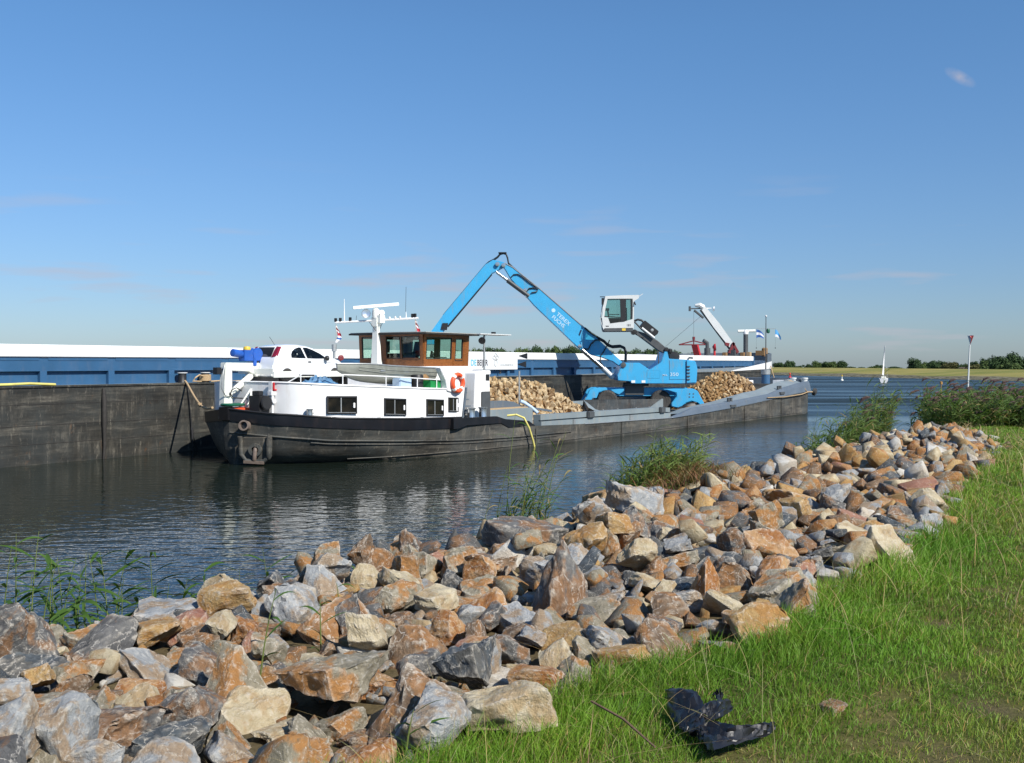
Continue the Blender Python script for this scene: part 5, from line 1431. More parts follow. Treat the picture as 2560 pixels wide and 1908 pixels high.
for y in (-0.9, 0.9):
    pf = [(590, 1232), (480, 1230), (370, 1235), (320, 1265), (295, 1320), (260, 1380), (180, 1430), (150, 1445), (270, 1440), (340, 1370), (365, 1300), (430, 1262), (560, 1262), (640, 1300), (730, 1240)]
    # near-side stabiliser arm and foot, left end
    MB().prism([c4(*p) for p in [(480, 1230), (370, 1235), (320, 1262), (290, 1330), (255, 1385), (330, 1385), (355, 1350), (400, 1350), (425, 1285), (500, 1258)]], y - 0.22 - (0.25 if y < 0 else -0.25), y + 0.22 - (0.25 if y < 0 else -0.25)).build('stabiliser_arm', M['exc_blue'], un, bevel=0.03)
    MB().prism([c4(*p) for p in [(280, 1330), (245, 1400), (160, 1440), (150, 1455), (300, 1455), (345, 1360)]], y - 0.16 - (0.25 if y < 0 else -0.25), y + 0.16 - (0.25 if y < 0 else -0.25)).build('stabiliser_foot', M['deck_grey'], un, bevel=0.02)
    MB().prism([c4(*p) for p in [(560, 1255), (720, 1240), (720, 1265), (660, 1310), (610, 1290)]], y - 0.1, y + 0.1).build('mudguard', M['exc_blue'], un, bevel=0.02)
    q = [(1140, 1245), (1290, 1240), (1480, 1240), (1530, 1265), (1555, 1320), (1600, 1400), (1640, 1460), (1600, 1468), (1530, 1400), (1460, 1380), (1400, 1400), (1330, 1460), (1235, 1440), (1235, 1405), (1290, 1330), (1290, 1290), (1200, 1262)]
    MB().prism([c4(*p) for p in q], y - 0.35 - (0.45 if y < 0 else -0.45), y + 0.15 - (0.45 if y < 0 else -0.45)).build('stabiliser_hood', M['exc_blue'], un, bevel=0.04)
for x, y in ((1438, 1298), (1480, 1298), (1436, 1333), (1478, 1333)):
    a = c4(x, y); MB().lathe((a[0], -1.715, a[1]), (0, 1, 0), [(0.045, 0), (0.045, 0.03)], 10).build('bolt', M['exc_grey'], un)
o = crumple('black_sheet', M['black'], 1.7, 0.7, 0.42, 8.1, n=16, amp=0.08); a = c4(1440, 1475); o.location = EXO + Vector((a[0], -1.45, a[1] + 0.05)); tag(o, 'crumpled black plastic sheet under the right stabiliser of the blue digger', 'plastic sheet')

# boom, stick, cylinders, hoses
bm_ = [c3(775, 222), c3(852, 262), c3(1095, 455), c3(1505, 812), c4(400, 650), c4(600, 845), c4(705, 940), c4(690, 1000), c4(600, 935), c4(480, 890), c4(330, 852), c4(262, 795), c3(1470, 1008), c3(1380, 925), c3(1050, 608), c3(975, 522), c3(832, 362), c3(770, 258)]
boom = MB().prism(bm_, -0.42, 0.42).build('boom', M['exc_blue'], exc, bevel=0.025)
for y in (-0.44, 0.40):
    m = MB(); pp = [c3(775, 224), c3(852, 264), c3(1095, 457), c3(1505, 814)]
    for i in range(3): m.tube([(pp[i][0], y + 0.02, pp[i][1] + 0.04), (pp[i + 1][0], y + 0.02, pp[i + 1][1] + 0.04)], 0.035, 6)
    m.build('boom_pipe', M['galv'] if y < 0 else M['black'], boom, smooth=50)
st_ = [c3(600, 232), c3(670, 188), c3(735, 200), c3(785, 215), c3(772, 252), c3(700, 292), c3(660, 312), c3(252, 792), c3(140, 960), c3(-20, 960), c3(110, 835), c3(215, 690)]
stick = MB().prism(st_, -0.30, 0.30).build('stick', M['exc_blue'], exc, bevel=0.025)
m = MB(); p1, p2 = c3(655, 318), c3(252, 798); m.tube([(p1[0] + 0.02, -0.1, p1[1]), (p2[0] + 0.02, -0.1, p2[1])], 0.06, 6); m.tube([(c3(600, 236)[0], 0, c3(600, 236)[1] + 0.02), (c3(215, 694)[0], 0, c3(215, 694)[1] + 0.02)], 0.05, 6); m.build('stick_pipe', M['black'], stick, smooth=50)
a, b_ = c3(200, 822), c3(262, 765); m = MB(); m.prism([c3(195, 822), c3(210, 765), c3(262, 765), c3(250, 830)], -0.36, -0.30); m.build('stick_guard', M['black'], stick)
m = MB()
for q in (c3(712, 228), c3(768, 238)): m.lathe((q[0], -0.47, q[1]), (0, 1, 0), [(0.02, -0.01), (0.14, 0), (0.14, 0.94), (0.02, 0.95)], 16)
for q in (c3(985, 515), c3(965, 465), c3(1462, 975)): m.lathe((q[0], -0.5, q[1]), (0, 1, 0), [(0.02, -0.01), (0.12, 0), (0.12, 1.0), (0.02, 1.01)], 16)
m.build('pivot_pin', M['steel'], exc, smooth=40)
for y in (-0.52, 0.52):
    p1, p2, p3 = c3(700, 296), c3(800, 372), c3(1000, 520)
    m = MB(); m.tube([(p2[0], y, p2[1]), (p3[0], y, p3[1])], 0.11, 12); cy_ = m.build('stick_ram', M['exc_grey'], exc, smooth=40)
    m = MB(); m.tube([(p1[0], y, p1[1]), (p2[0], y, p2[1])], 0.055, 10); m.build('ram_rod', M['steel'], cy_, smooth=50)
    p1, p2, p3 = c3(1485, 1008), c4(490, 1010), c4(605, 1122)
    m = MB(); m.tube([(p2[0], y * 1.1, p2[1]), (p3[0], y * 1.1, p3[1])], 0.14, 12); cy_ = m.build('lift_ram', M['pale_grey'], exc, smooth=40)
    m = MB(); m.tube([(p1[0], y * 1.1, p1[1]), (p2[0], y * 1.1, p2[1])], 0.10, 10); m.build('ram_rod', M['steel'], cy_, smooth=50)
def hose3(pts, y, r_, f=c3):
    m = MB(); m.tube([(f(*p)[0], y, f(*p)[1]) for p in pts], r_, 8); return m.build('hydraulic_hose', M['black'], exc, smooth=60)
for y in (-0.18, 0.05, 0.22): hose3([(600, 235), (635, 205), (680, 182), (712, 160), (735, 132), (765, 124), (790, 132), (803, 165), (812, 215), (850, 252), (900, 295)], y, 0.05)
m = MB(); p = c3(755, 122); m.box(p[0] - 0.25, p[0] + 0.28, -0.3, 0.3, p[1] - 0.02, p[1] + 0.03); m.build('hose_plate', M['black'], exc)
hose3([(835, 350), (860, 325), (900, 322), (940, 345), (1000, 395), (1070, 440)], -0.47, 0.04)
hose3([(985, 470), (1000, 450), (1040, 445), (1085, 455), (1070, 480), (1020, 490)], -0.48, 0.04)
for y, dy in ((-0.3, 0), (0.0, 12), (0.3, -8)):
    hose3([(280, 555 + dy), (350, 610 + dy), (420, 655 + dy), (500, 700 + dy), (545, 745 + dy), (600, 765 + dy), (690, 758 + dy), (730, 775 + dy), (752, 830 + dy), (748, 940)], y - 0.2, 0.055, c4)
hose3([(260, 790), (320, 795), (345, 740), (400, 690), (460, 690), (520, 725), (560, 745)], -0.5, 0.045, c4)
hose3([(560, 690), (545, 730), (500, 810), (455, 880), (455, 940), (490, 985)], -0.48, 0.035, c4)
hose3([(850, 250), (1095, 445), (1300, 625), (1505, 805), (1600, 885)], 0.3, 0.045)
a = c3(1205, 655)
ang = math.atan2(c3(1505, 812)[1] - c3(1095, 455)[1], c3(1505, 812)[0] - c3(1095, 455)[0])
def boom_text(s, size, q, sx):
    o = text(s, size, M['text_pale'], (q[0], -0.426, q[1]), (R(90), 0, 0), boom, sx=sx)
    o.rotation_euler = (Matrix.Rotation(-ang, 4, 'Y') @ Matrix.Rotation(R(90), 4, 'X')).to_euler()
boom_text('TEREX', 0.34, c3(1245, 690), 1.1); boom_text('FUCHS', 0.34, c3(1202, 715), 1.0)
m = MB(); q = c3(1222, 650); m.lathe((q[0], -0.43, q[1]), (0, 1, 0), [(0.13, 0), (0.13, 0.01)], 14); m.build('round_emblem', M['text_pale'], boom)
m = MB(); q = c3(1455, 850); m.prism([c3(1452, 870), c3(1470, 825), c3(1482, 830), c3(1462, 880)], -0.45, -0.42); m.build('warning_mark', M['navy'], boom)

# raised cab on its arm
cab = empty('operator_cab', (0, 0, 0), parent=exc)
CY0, CY1 = -1.75, -0.45
co = [(492, 205), (690, 196), (868, 192), (866, 228), (812, 262), (812, 420), (812, 560), (780, 598), (482, 600), (470, 575), (455, 450), (470, 310)]
ci = [(516, 236), (690, 234), (796, 234), (797, 245), (798, 270), (798, 380), (796, 462), (696, 492), (575, 512), (540, 505), (520, 440), (482, 432)]
ci[11] = (492, 350); ci[10] = (482, 430); ci[9] = (522, 447); ci[8] = (545, 512)
for y0, y1 in ((CY0, CY0 + 0.06), (CY1 - 0.06, CY1)):
    MB().ring([c4(*p) for p in co], [c4(*p) for p in ci], y0, y1).build('cab_side', M['pale_grey'], cab)
    MB().prism([c4(*p) for p in ci], y0 + 0.025, y0 + 0.033).build('side_window', M['glass'], cab)
m = MB(); m.prism([c4(*p) for p in [(655, 236), (716, 236), (708, 490), (664, 495)]], CY0 - 0.015, CY0 + 0.03); m.prism([c4(*p) for p in [(482, 428), (690, 440), (690, 450), (482, 438)]], CY0 - 0.012, CY0 + 0.03)
m.prism([c4(*p) for p in [(712, 240), (724, 240), (720, 470), (708, 470)]], CY0 - 0.014, CY0 + 0.03); m.prism([c4(*p) for p in [(772, 240), (796, 240), (796, 455), (775, 460)]], CY0 - 0.012, CY0 + 0.03)
m.build('window_bar', M['black'], cab)
MB().prism([c4(*p) for p in [(524, 450), (664, 450), (664, 495), (575, 511), (546, 511)]], CY0 + 0.012, CY0 + 0.022).build('lower_window', M['dark_glass'], cab)
MB().prism([c4(*p) for p in [(482, 565), (800, 560), (800, 600), (482, 602), (470, 578)]], CY0 - 0.02, CY1 + 0.02).build('cab_floor', M['exc_grey'], cab, bevel=0.02)
MB().prism([c4(*p) for p in [(494, 206), (868, 194), (868, 212), (494, 222)]], CY0 + 0.03, CY1 - 0.03).build('cab_roof', M['pale_grey'], cab)
MB().prism([c4(*p) for p in [(806, 240), (814, 262), (814, 560), (800, 560)]], CY0 + 0.05, CY1 - 0.05).build('cab_back', M['exc_grey'], cab)
MB().prism([c4(*p) for p in [(495, 230), (500, 230), (484, 430), (474, 440), (458, 448), (475, 310)]], CY0 + 0.05, CY1 - 0.05).build('windscreen', M['glass'], cab)
m = MB(); m.prism([c4(*p) for p in [(690, 560), (690, 500), (610, 500), (600, 470), (700, 462), (710, 330), (740, 330), (745, 560)]], CY0 + 0.35, CY1 - 0.3); m.build('seat', M['seat'], cab, bevel=0.03)
m = MB(); a = c4(525, 345); b2 = c4(540, 430); m.tube([(b2[0], -1.1, b2[1]), (a[0], -1.1, a[1])], 0.05, 6); m.box(a[0] - 0.12, a[0] + 0.1, -1.3, -0.9, a[1] - 0.1, a[1] + 0.05); q = c4(600, 405); m.box(b2[0], q[0] + 0.3, -1.6, -1.5, q[1] - 0.05, q[1]); m.build('controls', M['black'], cab)
a, b_ = c4(678, 592), c4(718, 566); MB().box(a[0], b_[0], CY0 - 0.03, CY0 - 0.02, a[1], b_[1]).build('warning_plate', M['yellow'], cab)
a, b_ = c4(728, 542), c4(775, 518); text('181', 0.20, M['exc_grey'], (a[0], CY0 - 0.006, a[1]), rot, cab, name='number_plate')
m = MB(); a = c4(497, 541); m.box(a[0], a[0] + 0.2, CY0 - 0.012, CY0, a[1] - 0.03, a[1] + 0.03); m.build('maker_plate', M['exc_grey'], cab)
m = MB(); q = [c4(868, 212), c4(912, 183)]; m.add([(q[0][0], CY0, q[0][1]), (q[1][0], CY0, q[1][1]), (q[1][0], CY1, q[1][1]), (q[0][0], CY1, q[0][1]), (q[0][0], CY0, q[0][1] + 0.05), (q[1][0], CY0, q[1][1] + 0.04), (q[1][0], CY1, q[1][1] + 0.04), (q[0][0], CY1, q[0][1] + 0.05)], [(0, 1, 2, 3), (7, 6, 5, 4), (0, 4, 5, 1), (1, 5, 6, 2), (2, 6, 7, 3), (3, 7, 4, 0)]); m.build('visor', M['pale_grey'], cab)
m = MB(); q = c4(495, 213); m.tube([(q[0], CY0 + 0.1, q[1]), (c4(432, 215)[0], CY0 + 0.1, q[1])], 0.03, 6); q = c4(462, 265); m.box(q[0] - 0.06, q[0] + 0.06, CY0 - 0.05, CY0 + 0.2, q[1] - 0.2, q[1] + 0.22); q = c4(815, 270); m.tube([(q[0], CY0, q[1]), (q[0] + 0.06, CY0 - 0.1, q[1] - 0.2)], 0.05, 6); m.build('mirror', M['black'], cab, bevel=0.01)
m = MB(); pts = [c4(455, 450), c4(432, 445), c4(450, 520), c4(475, 580)]; m.tube([(p[0], CY0, p[1]) for p in pts], 0.02, 6); pts = [c4(470, 310), c4(448, 400), c4(452, 450)]; m.tube([(p[0], CY0, p[1]) for p in pts], 0.02, 6); m.build('guard_bar', M['pale_grey'], cab)
arm = [(812, 575), (860, 590), (960, 622), (1130, 745), (1195, 795), (1175, 850), (1100, 815), (880, 650), (812, 612)]
am = MB().prism([c4(*p) for p in arm], -1.35, -0.75).build('cab_arm', M['exc_grey'], exc, bevel=0.03)
m = MB(); a = c4(825, 605); m.lathe((a[0], -1.45, a[1]), (0, 1, 0), [(0.02, 0), (0.17, 0.01), (0.17, 0.8), (0.02, 0.81)], 16); a = c4(1185, 800); m.lathe((a[0], -1.45, a[1]), (0, 1, 0), [(0.02, 0), (0.14, 0.01), (0.14, 0.8), (0.02, 0.81)], 16); m.build('arm_pin', M['black'], am, smooth=40)
m = MB(); p1, p2 = c4(905, 560), c4(1045, 672); m.tube([(p1[0], -1.5, p1[1]), (p2[0], -1.5, p2[1])], 0.08, 10); m.build('arm_ram', M['pale_grey'], exc, smooth=50)
hose3([(818, 480), (850, 510), (910, 575), (1000, 650), (1100, 720), (1180, 790)], -1.2, 0.05, c4)
hose3([(825, 495), (838, 475), (870, 462), (910, 470), (935, 490)], -1.0, 0.07, c4)
hose3([(840, 620), (880, 655), (930, 665)], -1.4, 0.02, c4)
hx = [c4(*p) for p in [(955, 470), (1110, 592), (1100, 622), (1062, 652), (900, 540)]]
bx_ = MB().prism(hx, -0.9, -0.1).build('cooler_box', M['black'], exc, bevel=0.02)
a = c4(1035, 580); m = MB(); m.lathe((a[0], -0.92, a[1]), (0, 1, 0), [(0.0, -0.01), (0.10, 0), (0.10, 0.03)], 12); m.build('cooler_badge', M['galv'], bx_)

# ------------------------------------------------------------------ stone: shared angular shapes
def rock_shape(seed, level, flat, kind):
    """angular broken stone: hull of jittered corners, edges chipped, faces slightly uneven"""
    r_ = random.Random(seed)
    bm = bmesh.new()
    pts = []
    if kind == 'wedge':
        for sx, sy, sz in ((-1, -1, -1), (1, -1, -1), (1, 1, -1), (-1, 1, -1), (-0.5, -0.5, 1), (-0.7, 0.4, 0.9), (0.1, 0.0, 0.5)):
            pts.append((sx * r_.uniform(0.65, 1), sy * r_.uniform(0.6, 1), sz * r_.uniform(0.7, 1)))
    else:
        for sx in (-1, 1):
            for sy in (-1, 1):
                for sz in (-1, 1):
                    j = 0.42 if kind != 'slab' else 0.34
                    pts.append((sx * r_.uniform(1 - j, 1.0), sy * r_.uniform(0.95 - j, 0.95), sz * r_.uniform(0.9 - j, 0.9)))
        pts.pop(r_.randrange(len(pts)))
        for _ in range(3 if kind == 'boulder' else 2):
            d = Vector((r_.gauss(0, 1), r_.gauss(0, 1), r_.gauss(0, 1))).normalized(); pts.append(tuple(d * r_.uniform(0.95, 1.15)))
    a = r_.uniform(0, 6.28)
    for p in pts:
        x, y, z = p
        bm.verts.new((x * math.cos(a) - y * math.sin(a), x * math.sin(a) + y * math.cos(a), z * flat))
    res = bmesh.ops.convex_hull(bm, input=bm.verts[:])
    bmesh.ops.delete(bm, geom=list({v for v in res['geom_interior'] if isinstance(v, bmesh.types.BMVert)} | {v for v in res['geom_unused'] if isinstance(v, bmesh.types.BMVert)}), context='VERTS')
    bmesh.ops.dissolve_limit(bm, angle_limit=R(14), verts=bm.verts[:], edges=bm.edges[:])
    if level <= 2: bmesh.ops.bevel(bm, geom=bm.edges[:], offset=0.07, segments=1, affect='EDGES', clamp_overlap=True)
    bmesh.ops.triangulate(bm, faces=bm.faces[:])
    if level > 2:
        for _ in range(4):
            long_ = [e for e in bm.edges if e.calc_length() > 0.17]
            if not long_: break
            bmesh.ops.subdivide_edges(bm, edges=long_, cuts=1)
            bmesh.ops.triangulate(bm, faces=bm.faces[:])
        # knock off corners with flat breaks
        for _ in range(7):
            n = Vector((r_.gauss(0, 1), r_.gauss(0, 1), r_.gauss(0, 0.8))).normalized()
            d = max(v.co.dot(n) for v in bm.verts) - r_.uniform(0.10, 0.30)
            for v in bm.verts:
                k = v.co.dot(n) - d
                if k > 0: v.co -= n * k
        bmesh.ops.smooth_vert(bm, verts=bm.verts[:], factor=0.35, use_axis_x=True, use_axis_y=True, use_axis_z=True)
        bm.normal_update()
        tilt = Vector((r_.gauss(0, 0.5), r_.gauss(0, 0.5), 1)).normalized()
        for v in bm.verts:
            p = v.co.copy()
            st = mnoise.noise(Vector((p.x * 0.8 + seed, p.y * 0.8, p.dot(tilt) * 6.5)))
            v.co = p + v.normal * (0.11 * mnoise.noise(p * 1.6 + Vector((seed, 0, 0))) + 0.045 * mnoise.noise(p * 4.5 + Vector((0, seed, 0))) + 0.03 * mnoise.noise(p * 9 + Vector((0, 0, seed))) + 0.05 * st)
    sx, sy = r_.uniform(0.95, 1.3), r_.uniform(0.75, 1.0)
    for v in bm.verts: v.co = Vector((v.co.x * sx, v.co.y * sy, v.co.z))
    ext = max(max(abs(v.co.x), abs(v.co.y)) for v in bm.verts)
    for v in bm.verts: v.co /= ext * 0.92
    me = bpy.data.meshes.new('rock')
    bm.to_mesh(me); bm.free()
    if level > 2:
        me.polygons.foreach_set('use_smooth', [True] * len(me.polygons))
        try: me.set_sharp_from_angle(angle=R(32))
        except Exception: pass
    at = me.attributes.new('rc', 'FLOAT_VECTOR', 'POINT')
    co = np.empty(len(me.vertices) * 3, np.float32); me.vertices.foreach_get('co', co)
    at.data.foreach_set('vector', co)
    ed = me.attributes.new('edge', 'FLOAT', 'POINT')
    if level > 2:
        b2 = bmesh.new(); b2.from_mesh(me); b2.normal_update()
        ev = []
        for v in b2.verts:
            k = [e.calc_face_angle_signed(0.0) for e in v.link_edges if len(e.link_faces) == 2]
            ev.append(max(0.0, min(0.8, (sum(k) / max(1, len(k)) - 0.09) * 3.0)))
        b2.free(); ed.data.foreach_set('value', ev)
    else: ed.data.foreach_set('value', [0.12] * len(me.vertices))
    return me

def rock_mat(name, a, b2, stain, vein=0.5, stain_amt=0.5):
    """stone: two-tone body, a stain over some faces, pale thin veins, grain"""
    m, nt, b, o = new_mat(name)
    at = N(nt, 'ShaderNodeAttribute'); at.attribute_name = 'rc'
    oi = N(nt, 'ShaderNodeObjectInfo')
    off = N(nt, 'ShaderNodeVectorMath'); off.operation = 'SCALE'
    cmb = N(nt, 'ShaderNodeCombineXYZ')
    for i in range(3): nt.links.new(oi.outputs['Random'], cmb.inputs[i])
    nt.links.new(cmb.outputs[0], off.inputs[0]); off.inputs['Scale'].default_value = 57.0
    add = N(nt, 'ShaderNodeVectorMath'); add.operation = 'ADD'
    nt.links.new(at.outputs['Vector'], add.inputs[0]); nt.links.new(off.outputs[0], add.inputs[1])
    v = add.outputs[0]
    n1 = noise_node(nt, 1.6, 6, 0.62, vec=v)
    n2 = noise_node(nt, 0.9, 5, 0.6, vec=v, stretch=(1.4, 1.0, 0.9))
    n3 = noise_node(nt, 11.0, 6, 0.72, vec=v)
    n4 = noise_node(nt, 3.2, 5, 0.65, vec=v, stretch=(1, 2.6, 1))
    c = ramp(nt, n1, [(0.32, a), (0.52, tuple((p + q) / 2 for p, q in zip(a, b2))), (0.68, b2)])
    sf = maprange(nt, n2, 0.47, 0.55, 0.0, min(0.95, stain_amt * 1.5))
    c = mix(nt, sf, c, ramp(nt, n4, [(0.3, tuple(k * 0.62 for k in stain)), (0.7, stain)]))
    c = mix(nt, maprange(nt, n4, 0.60, 0.68, 0.0, 0.55), c, tuple(k * 0.45 for k in a))
    vo = N(nt, 'ShaderNodeTexVoronoi'); vo.feature = 'DISTANCE_TO_EDGE'; vo.inputs['Scale'].default_value = 1.5
    wv = N(nt, 'ShaderNodeVectorMath'); wv.operation = 'MULTIPLY_ADD'
    nz = N(nt, 'ShaderNodeTexNoise'); nz.inputs['Scale'].default_value = 3.0; nz.inputs['Detail'].default_value = 4
    nt.links.new(v, nz.inputs['Vector'])
    nt.links.new(nz.outputs['Color'], wv.inputs[0]); wv.inputs[1].default_value = (0.5, 0.5, 0.5); nt.links.new(v, wv.inputs[2])
    nt.links.new(wv.outputs[0], vo.inputs['Vector'])
    vm = N(nt, 'ShaderNodeMath'); vm.operation = 'MULTIPLY'
    nt.links.new(maprange(nt, vo.outputs['Distance'], 0.03, 0.0, 0.0, vein), vm.inputs[0]); nt.links.new(maprange(nt, n3, 0.42, 0.6), vm.inputs[1])
    c = mix(nt, vm.outputs[0], c, (0.66, 0.62, 0.55))
    c = mix(nt, maprange(nt, n3, 0.60, 0.70, 0.0, 0.5), c, tuple(min(0.7, k * 1.7) for k in b2))
    c = mix(nt, maprange(nt, n3, 0.42, 0.30, 0.0, 0.45), c, tuple(k * 0.4 for k in a))
    ge = N(nt, 'ShaderNodeAttribute'); ge.attribute_name = 'edge'
    em = N(nt, 'ShaderNodeMath'); em.operation = 'MULTIPLY'
    nt.links.new(ge.outputs['Fac'], em.inputs[0]); nt.links.new(maprange(nt, n3, 0.38, 0.58, 0.15, 0.85), em.inputs[1])
    c = mix(nt, em.outputs[0], c, (0.62, 0.57, 0.48))
    nt.links.new(c, b.inputs['Base Color'])
    b.inputs['Roughness'].default_value = 0.82
    b.inputs['Specular IOR Level'].default_value = 0.3
    h = mix(nt, 0.45, n3, n4)
    bump(nt, b, h, 0.65, 0.09)
    return m
RUST = (0.40, 0.17, 0.05)
ROCKS = {
    'slate blue': rock_mat('slate_blue_stone', (0.045, 0.055, 0.066), (0.115, 0.135, 0.15), (0.16, 0.14, 0.11), 0.9, 0.35),
    'pale grey': rock_mat('pale_grey_stone', (0.22, 0.235, 0.245), (0.43, 0.44, 0.435), (0.40, 0.26, 0.13), 0.6, 0.5),
    'dark grey': rock_mat('dark_grey_stone', (0.07, 0.07, 0.07), (0.19, 0.187, 0.178), (0.30, 0.16, 0.075), 0.8, 0.6),
    'cream': rock_mat('cream_stone', (0.40, 0.33, 0.205), (0.60, 0.52, 0.36), (0.44, 0.28, 0.125), 0.35, 0.4),
    'ochre': rock_mat('ochre_stone', (0.31, 0.185, 0.07), (0.50, 0.34, 0.15), (0.46, 0.24, 0.075), 0.5, 0.6),
    'rust orange': rock_mat('rust_orange_stone', (0.22, 0.088, 0.028), (0.44, 0.20, 0.062), (0.54, 0.33, 0.16), 0.8, 0.6),
    'brown': rock_mat('brown_stone', (0.11, 0.072, 0.046), (0.265, 0.18, 0.112), (0.40, 0.19, 0.065), 0.9, 0.5),
    'olive grey': rock_mat('olive_grey_stone', (0.18, 0.16, 0.11), (0.37, 0.33, 0.245), (0.44, 0.21, 0.065), 0.7, 0.65),
    'reddish pink': rock_mat('reddish_pink_stone', (0.27, 0.12, 0.08), (0.40, 0.22, 0.15), (0.44, 0.24, 0.09), 0.5, 0.5),
    'white': rock_mat('white_stone', (0.52, 0.49, 0.43), (0.66, 0.64, 0.58), (0.46, 0.34, 0.2), 0.3, 0.3),
}
RW = [('slate blue', 8), ('pale grey', 24), ('dark grey', 11), ('cream', 14), ('ochre', 8), ('rust orange', 7), ('brown', 12), ('olive grey', 24), ('reddish pink', 1), ('white', 5)]
RNAMES = [n for n, w_ in RW for _ in range(w_)]
SHAPES = []     # (mesh, word)
for i in range(20):
    flat = (0.45, 0.62, 0.8, 0.95)[i % 4]
    SHAPES.append((rock_shape(31 + i * 7, 4, flat, ('slab', 'block', 'boulder', 'wedge')[i % 4]), ('slab', 'block', 'boulder', 'wedge')[i % 4]))
HALFZ = [max(abs(v.co.z) for v in me.vertices) for me, _ in SHAPES]
LOW = [rock_shape(31 + i * 7, 2, (0.45, 0.62, 0.8, 0.95)[i % 4], ('slab', 'block', 'boulder', 'wedge')[i % 4]) for i in range(20)]

# --- rubble along the bank: stones dropped onto a height map, biggest views kept as single things
HX0, HX1, HY0, HY1, HS = 0.0, 52.0, 1.4, 9.0, 0.06
hm = np.array([[bank_z(HX0 + i * HS, HY0 + j * HS) for j in range(int((HY1 - HY0) / HS))] for i in range(int((HX1 - HX0) / HS))], dtype=np.float32)
def settle(x, y, r_, hz, sink=0.30, cap_h=0.30):
    i0, i1 = int((x - r_ - HX0) / HS), int((x + r_ - HX0) / HS) + 1
    j0, j1 = int((y - r_ - HY0) / HS), int((y + r_ - HY0) / HS) + 1
    i0, j0 = max(i0, 0), max(j0, 0)
    sub = hm[i0:i1, j0:j1]
    if sub.size == 0: return bank_z(x, y)
    X = (HX0 + (np.arange(i0, i0 + sub.shape[0])) * HS - x)[:, None]; Y = (HY0 + (np.arange(j0, j0 + sub.shape[1])) * HS - y)[None, :]
    d2 = (X * X + Y * Y) / (r_ * r_)
    core = d2 < 0.5
    base = float(sub[core].mean()) if core.any() else float(sub.mean())
    z = base + hz * (1 - 2 * sink)
    z = min(z, bank_z(x, y) + cap_h + (0.08 if r_ > 0.20 else 0.0))
    cap = z + hz * 0.8 * np.sqrt(np.clip(1 - d2, 0, 1))
    np.maximum(sub, np.where(d2 < 1, cap, -9), out=sub)
    return z
def kpx(px, py, z):
    X, Y = W2(px, py, z)
    return X * KF.u.x + Y * KF.u.y, X * KF.w.x + Y * KF.w.y, Y
rocks = []      # dict(x, y, z, r, mesh index, colour, rot, label)
HERO = [        # centre in the photograph, width there, guessed height, shape, colour, squash, turn, label
    (1172, 1672, 175, 2.08, 1, 'slate blue', 1.6, 20, 'slate blue veined block, darkest of the stones near the grass corner'),
    (1262, 1800, 250, 2.0, 0, 'cream', 1.1, -15, 'large flat cream slab lying at the foot of the rubble against the grass'),
    (835, 1705, 290, 2.02, 1, 'olive grey', 0.9, 8, 'biggest grey and tan block left of the slate blue block'),
    (1040, 1640, 130, 2.04, 5, 'dark grey', 1.0, 40, 'dark purplish grey stone just left of the slate blue block'),
    (1395, 1470, 175, 2.05, 3, 'dark grey', 1.5, 65, 'tall pointed grey wedge leaning in the middle of the rubble'),
    (1020, 1325 + 40, 110, 2.0, 7, 'pale grey', 1.25, 10, 'pale bluish white pointed stone at the crest above the water'),
    (1580, 1285, 140, 2.0, 2, 'pale grey', 1.0, 30, 'big pale grey boulder on the crest right of the yellow boulder'),
    (1518, 1240, 125, 1.95, 6, 'ochre', 0.8, 0, 'rounded yellow ochre boulder on the crest beside the pale grey boulder'),
    (1310, 1350, 190, 2.0, 9, 'dark grey', 0.75, -10, 'long dark grey humped stone on the crest behind the ochre stones'),
    (1115, 1385, 110, 2.0, 13, 'reddish pink', 0.7, 15, 'smooth reddish pink stone on the crest beside an ochre stone'),
    (1340, 1700 + 10, 150, 2.0, 17, 'rust orange', 0.8, -25, 'rust orange block above the cream slab at the grass edge'),
    (1085, 1840, 175, 2.0, 10, 'pale grey', 0.8, 35, 'grey angular stone left of the flat cream slab'),
    (570, 1510, 130, 2.05, 14, 'ochre', 1.0, 0, 'tall tan block standing on the crest left of centre'),
    (1975, 1268, 150, 1.9, 4, 'ochre', 0.6, 10, 'long bright ochre slab in the middle of the far rubble'),
    (1760, 1485, 90, 2.0, 7, 'rust orange', 1.3, 60, 'upright white and rust stone near the grass edge on the right'),
    (1130, 1545, 110, 2.05, 11, 'rust orange', 1.0, 20, 'bright rust orange stone in the middle of the near rubble'),
    (1085, 1490, 110, 2.05, 2, 'cream', 0.9, 50, 'rounded cream stone behind the bright rust orange stone'),
    (2060, 1420, 75, 1.95, 1, 'slate blue', 1.0, 30, 'dark square stone at the grass edge on the far right'),
    (400, 1500 + 30, 190, 2.0, 8, 'pale grey', 0.8, -20, 'broad pale grey slab on the crest by the left reeds'),
    (380, 1590, 120, 2.0, 6, 'ochre', 0.7, 0, 'smooth light orange stone beside the broad pale grey slab'),
    (260, 1830, 300, 2.0, 12, 'dark grey', 0.7, -8, 'long dark grey and brown slab at the lower left'),
    (110, 1770, 190, 2.05, 16, 'brown', 0.9, 25, 'large brown and orange stone at the far lower left'),
]
for px, py, wpx_, z, si, colr, fl, turn, label in HERO:
    x, y, Y = kpx(px, py, z)
    r_ = wpx_ / 2600 * Y / 2 * 1.04
    si = si % len(SHAPES)
    rocks.append(dict(x=x, y=y, r=r_, s=si, c=colr, fl=fl, rot=(R(rng.uniform(-10, 10)), R(rng.uniform(-10, 10)), R(turn)), label=label, hero=True))
cells = {}
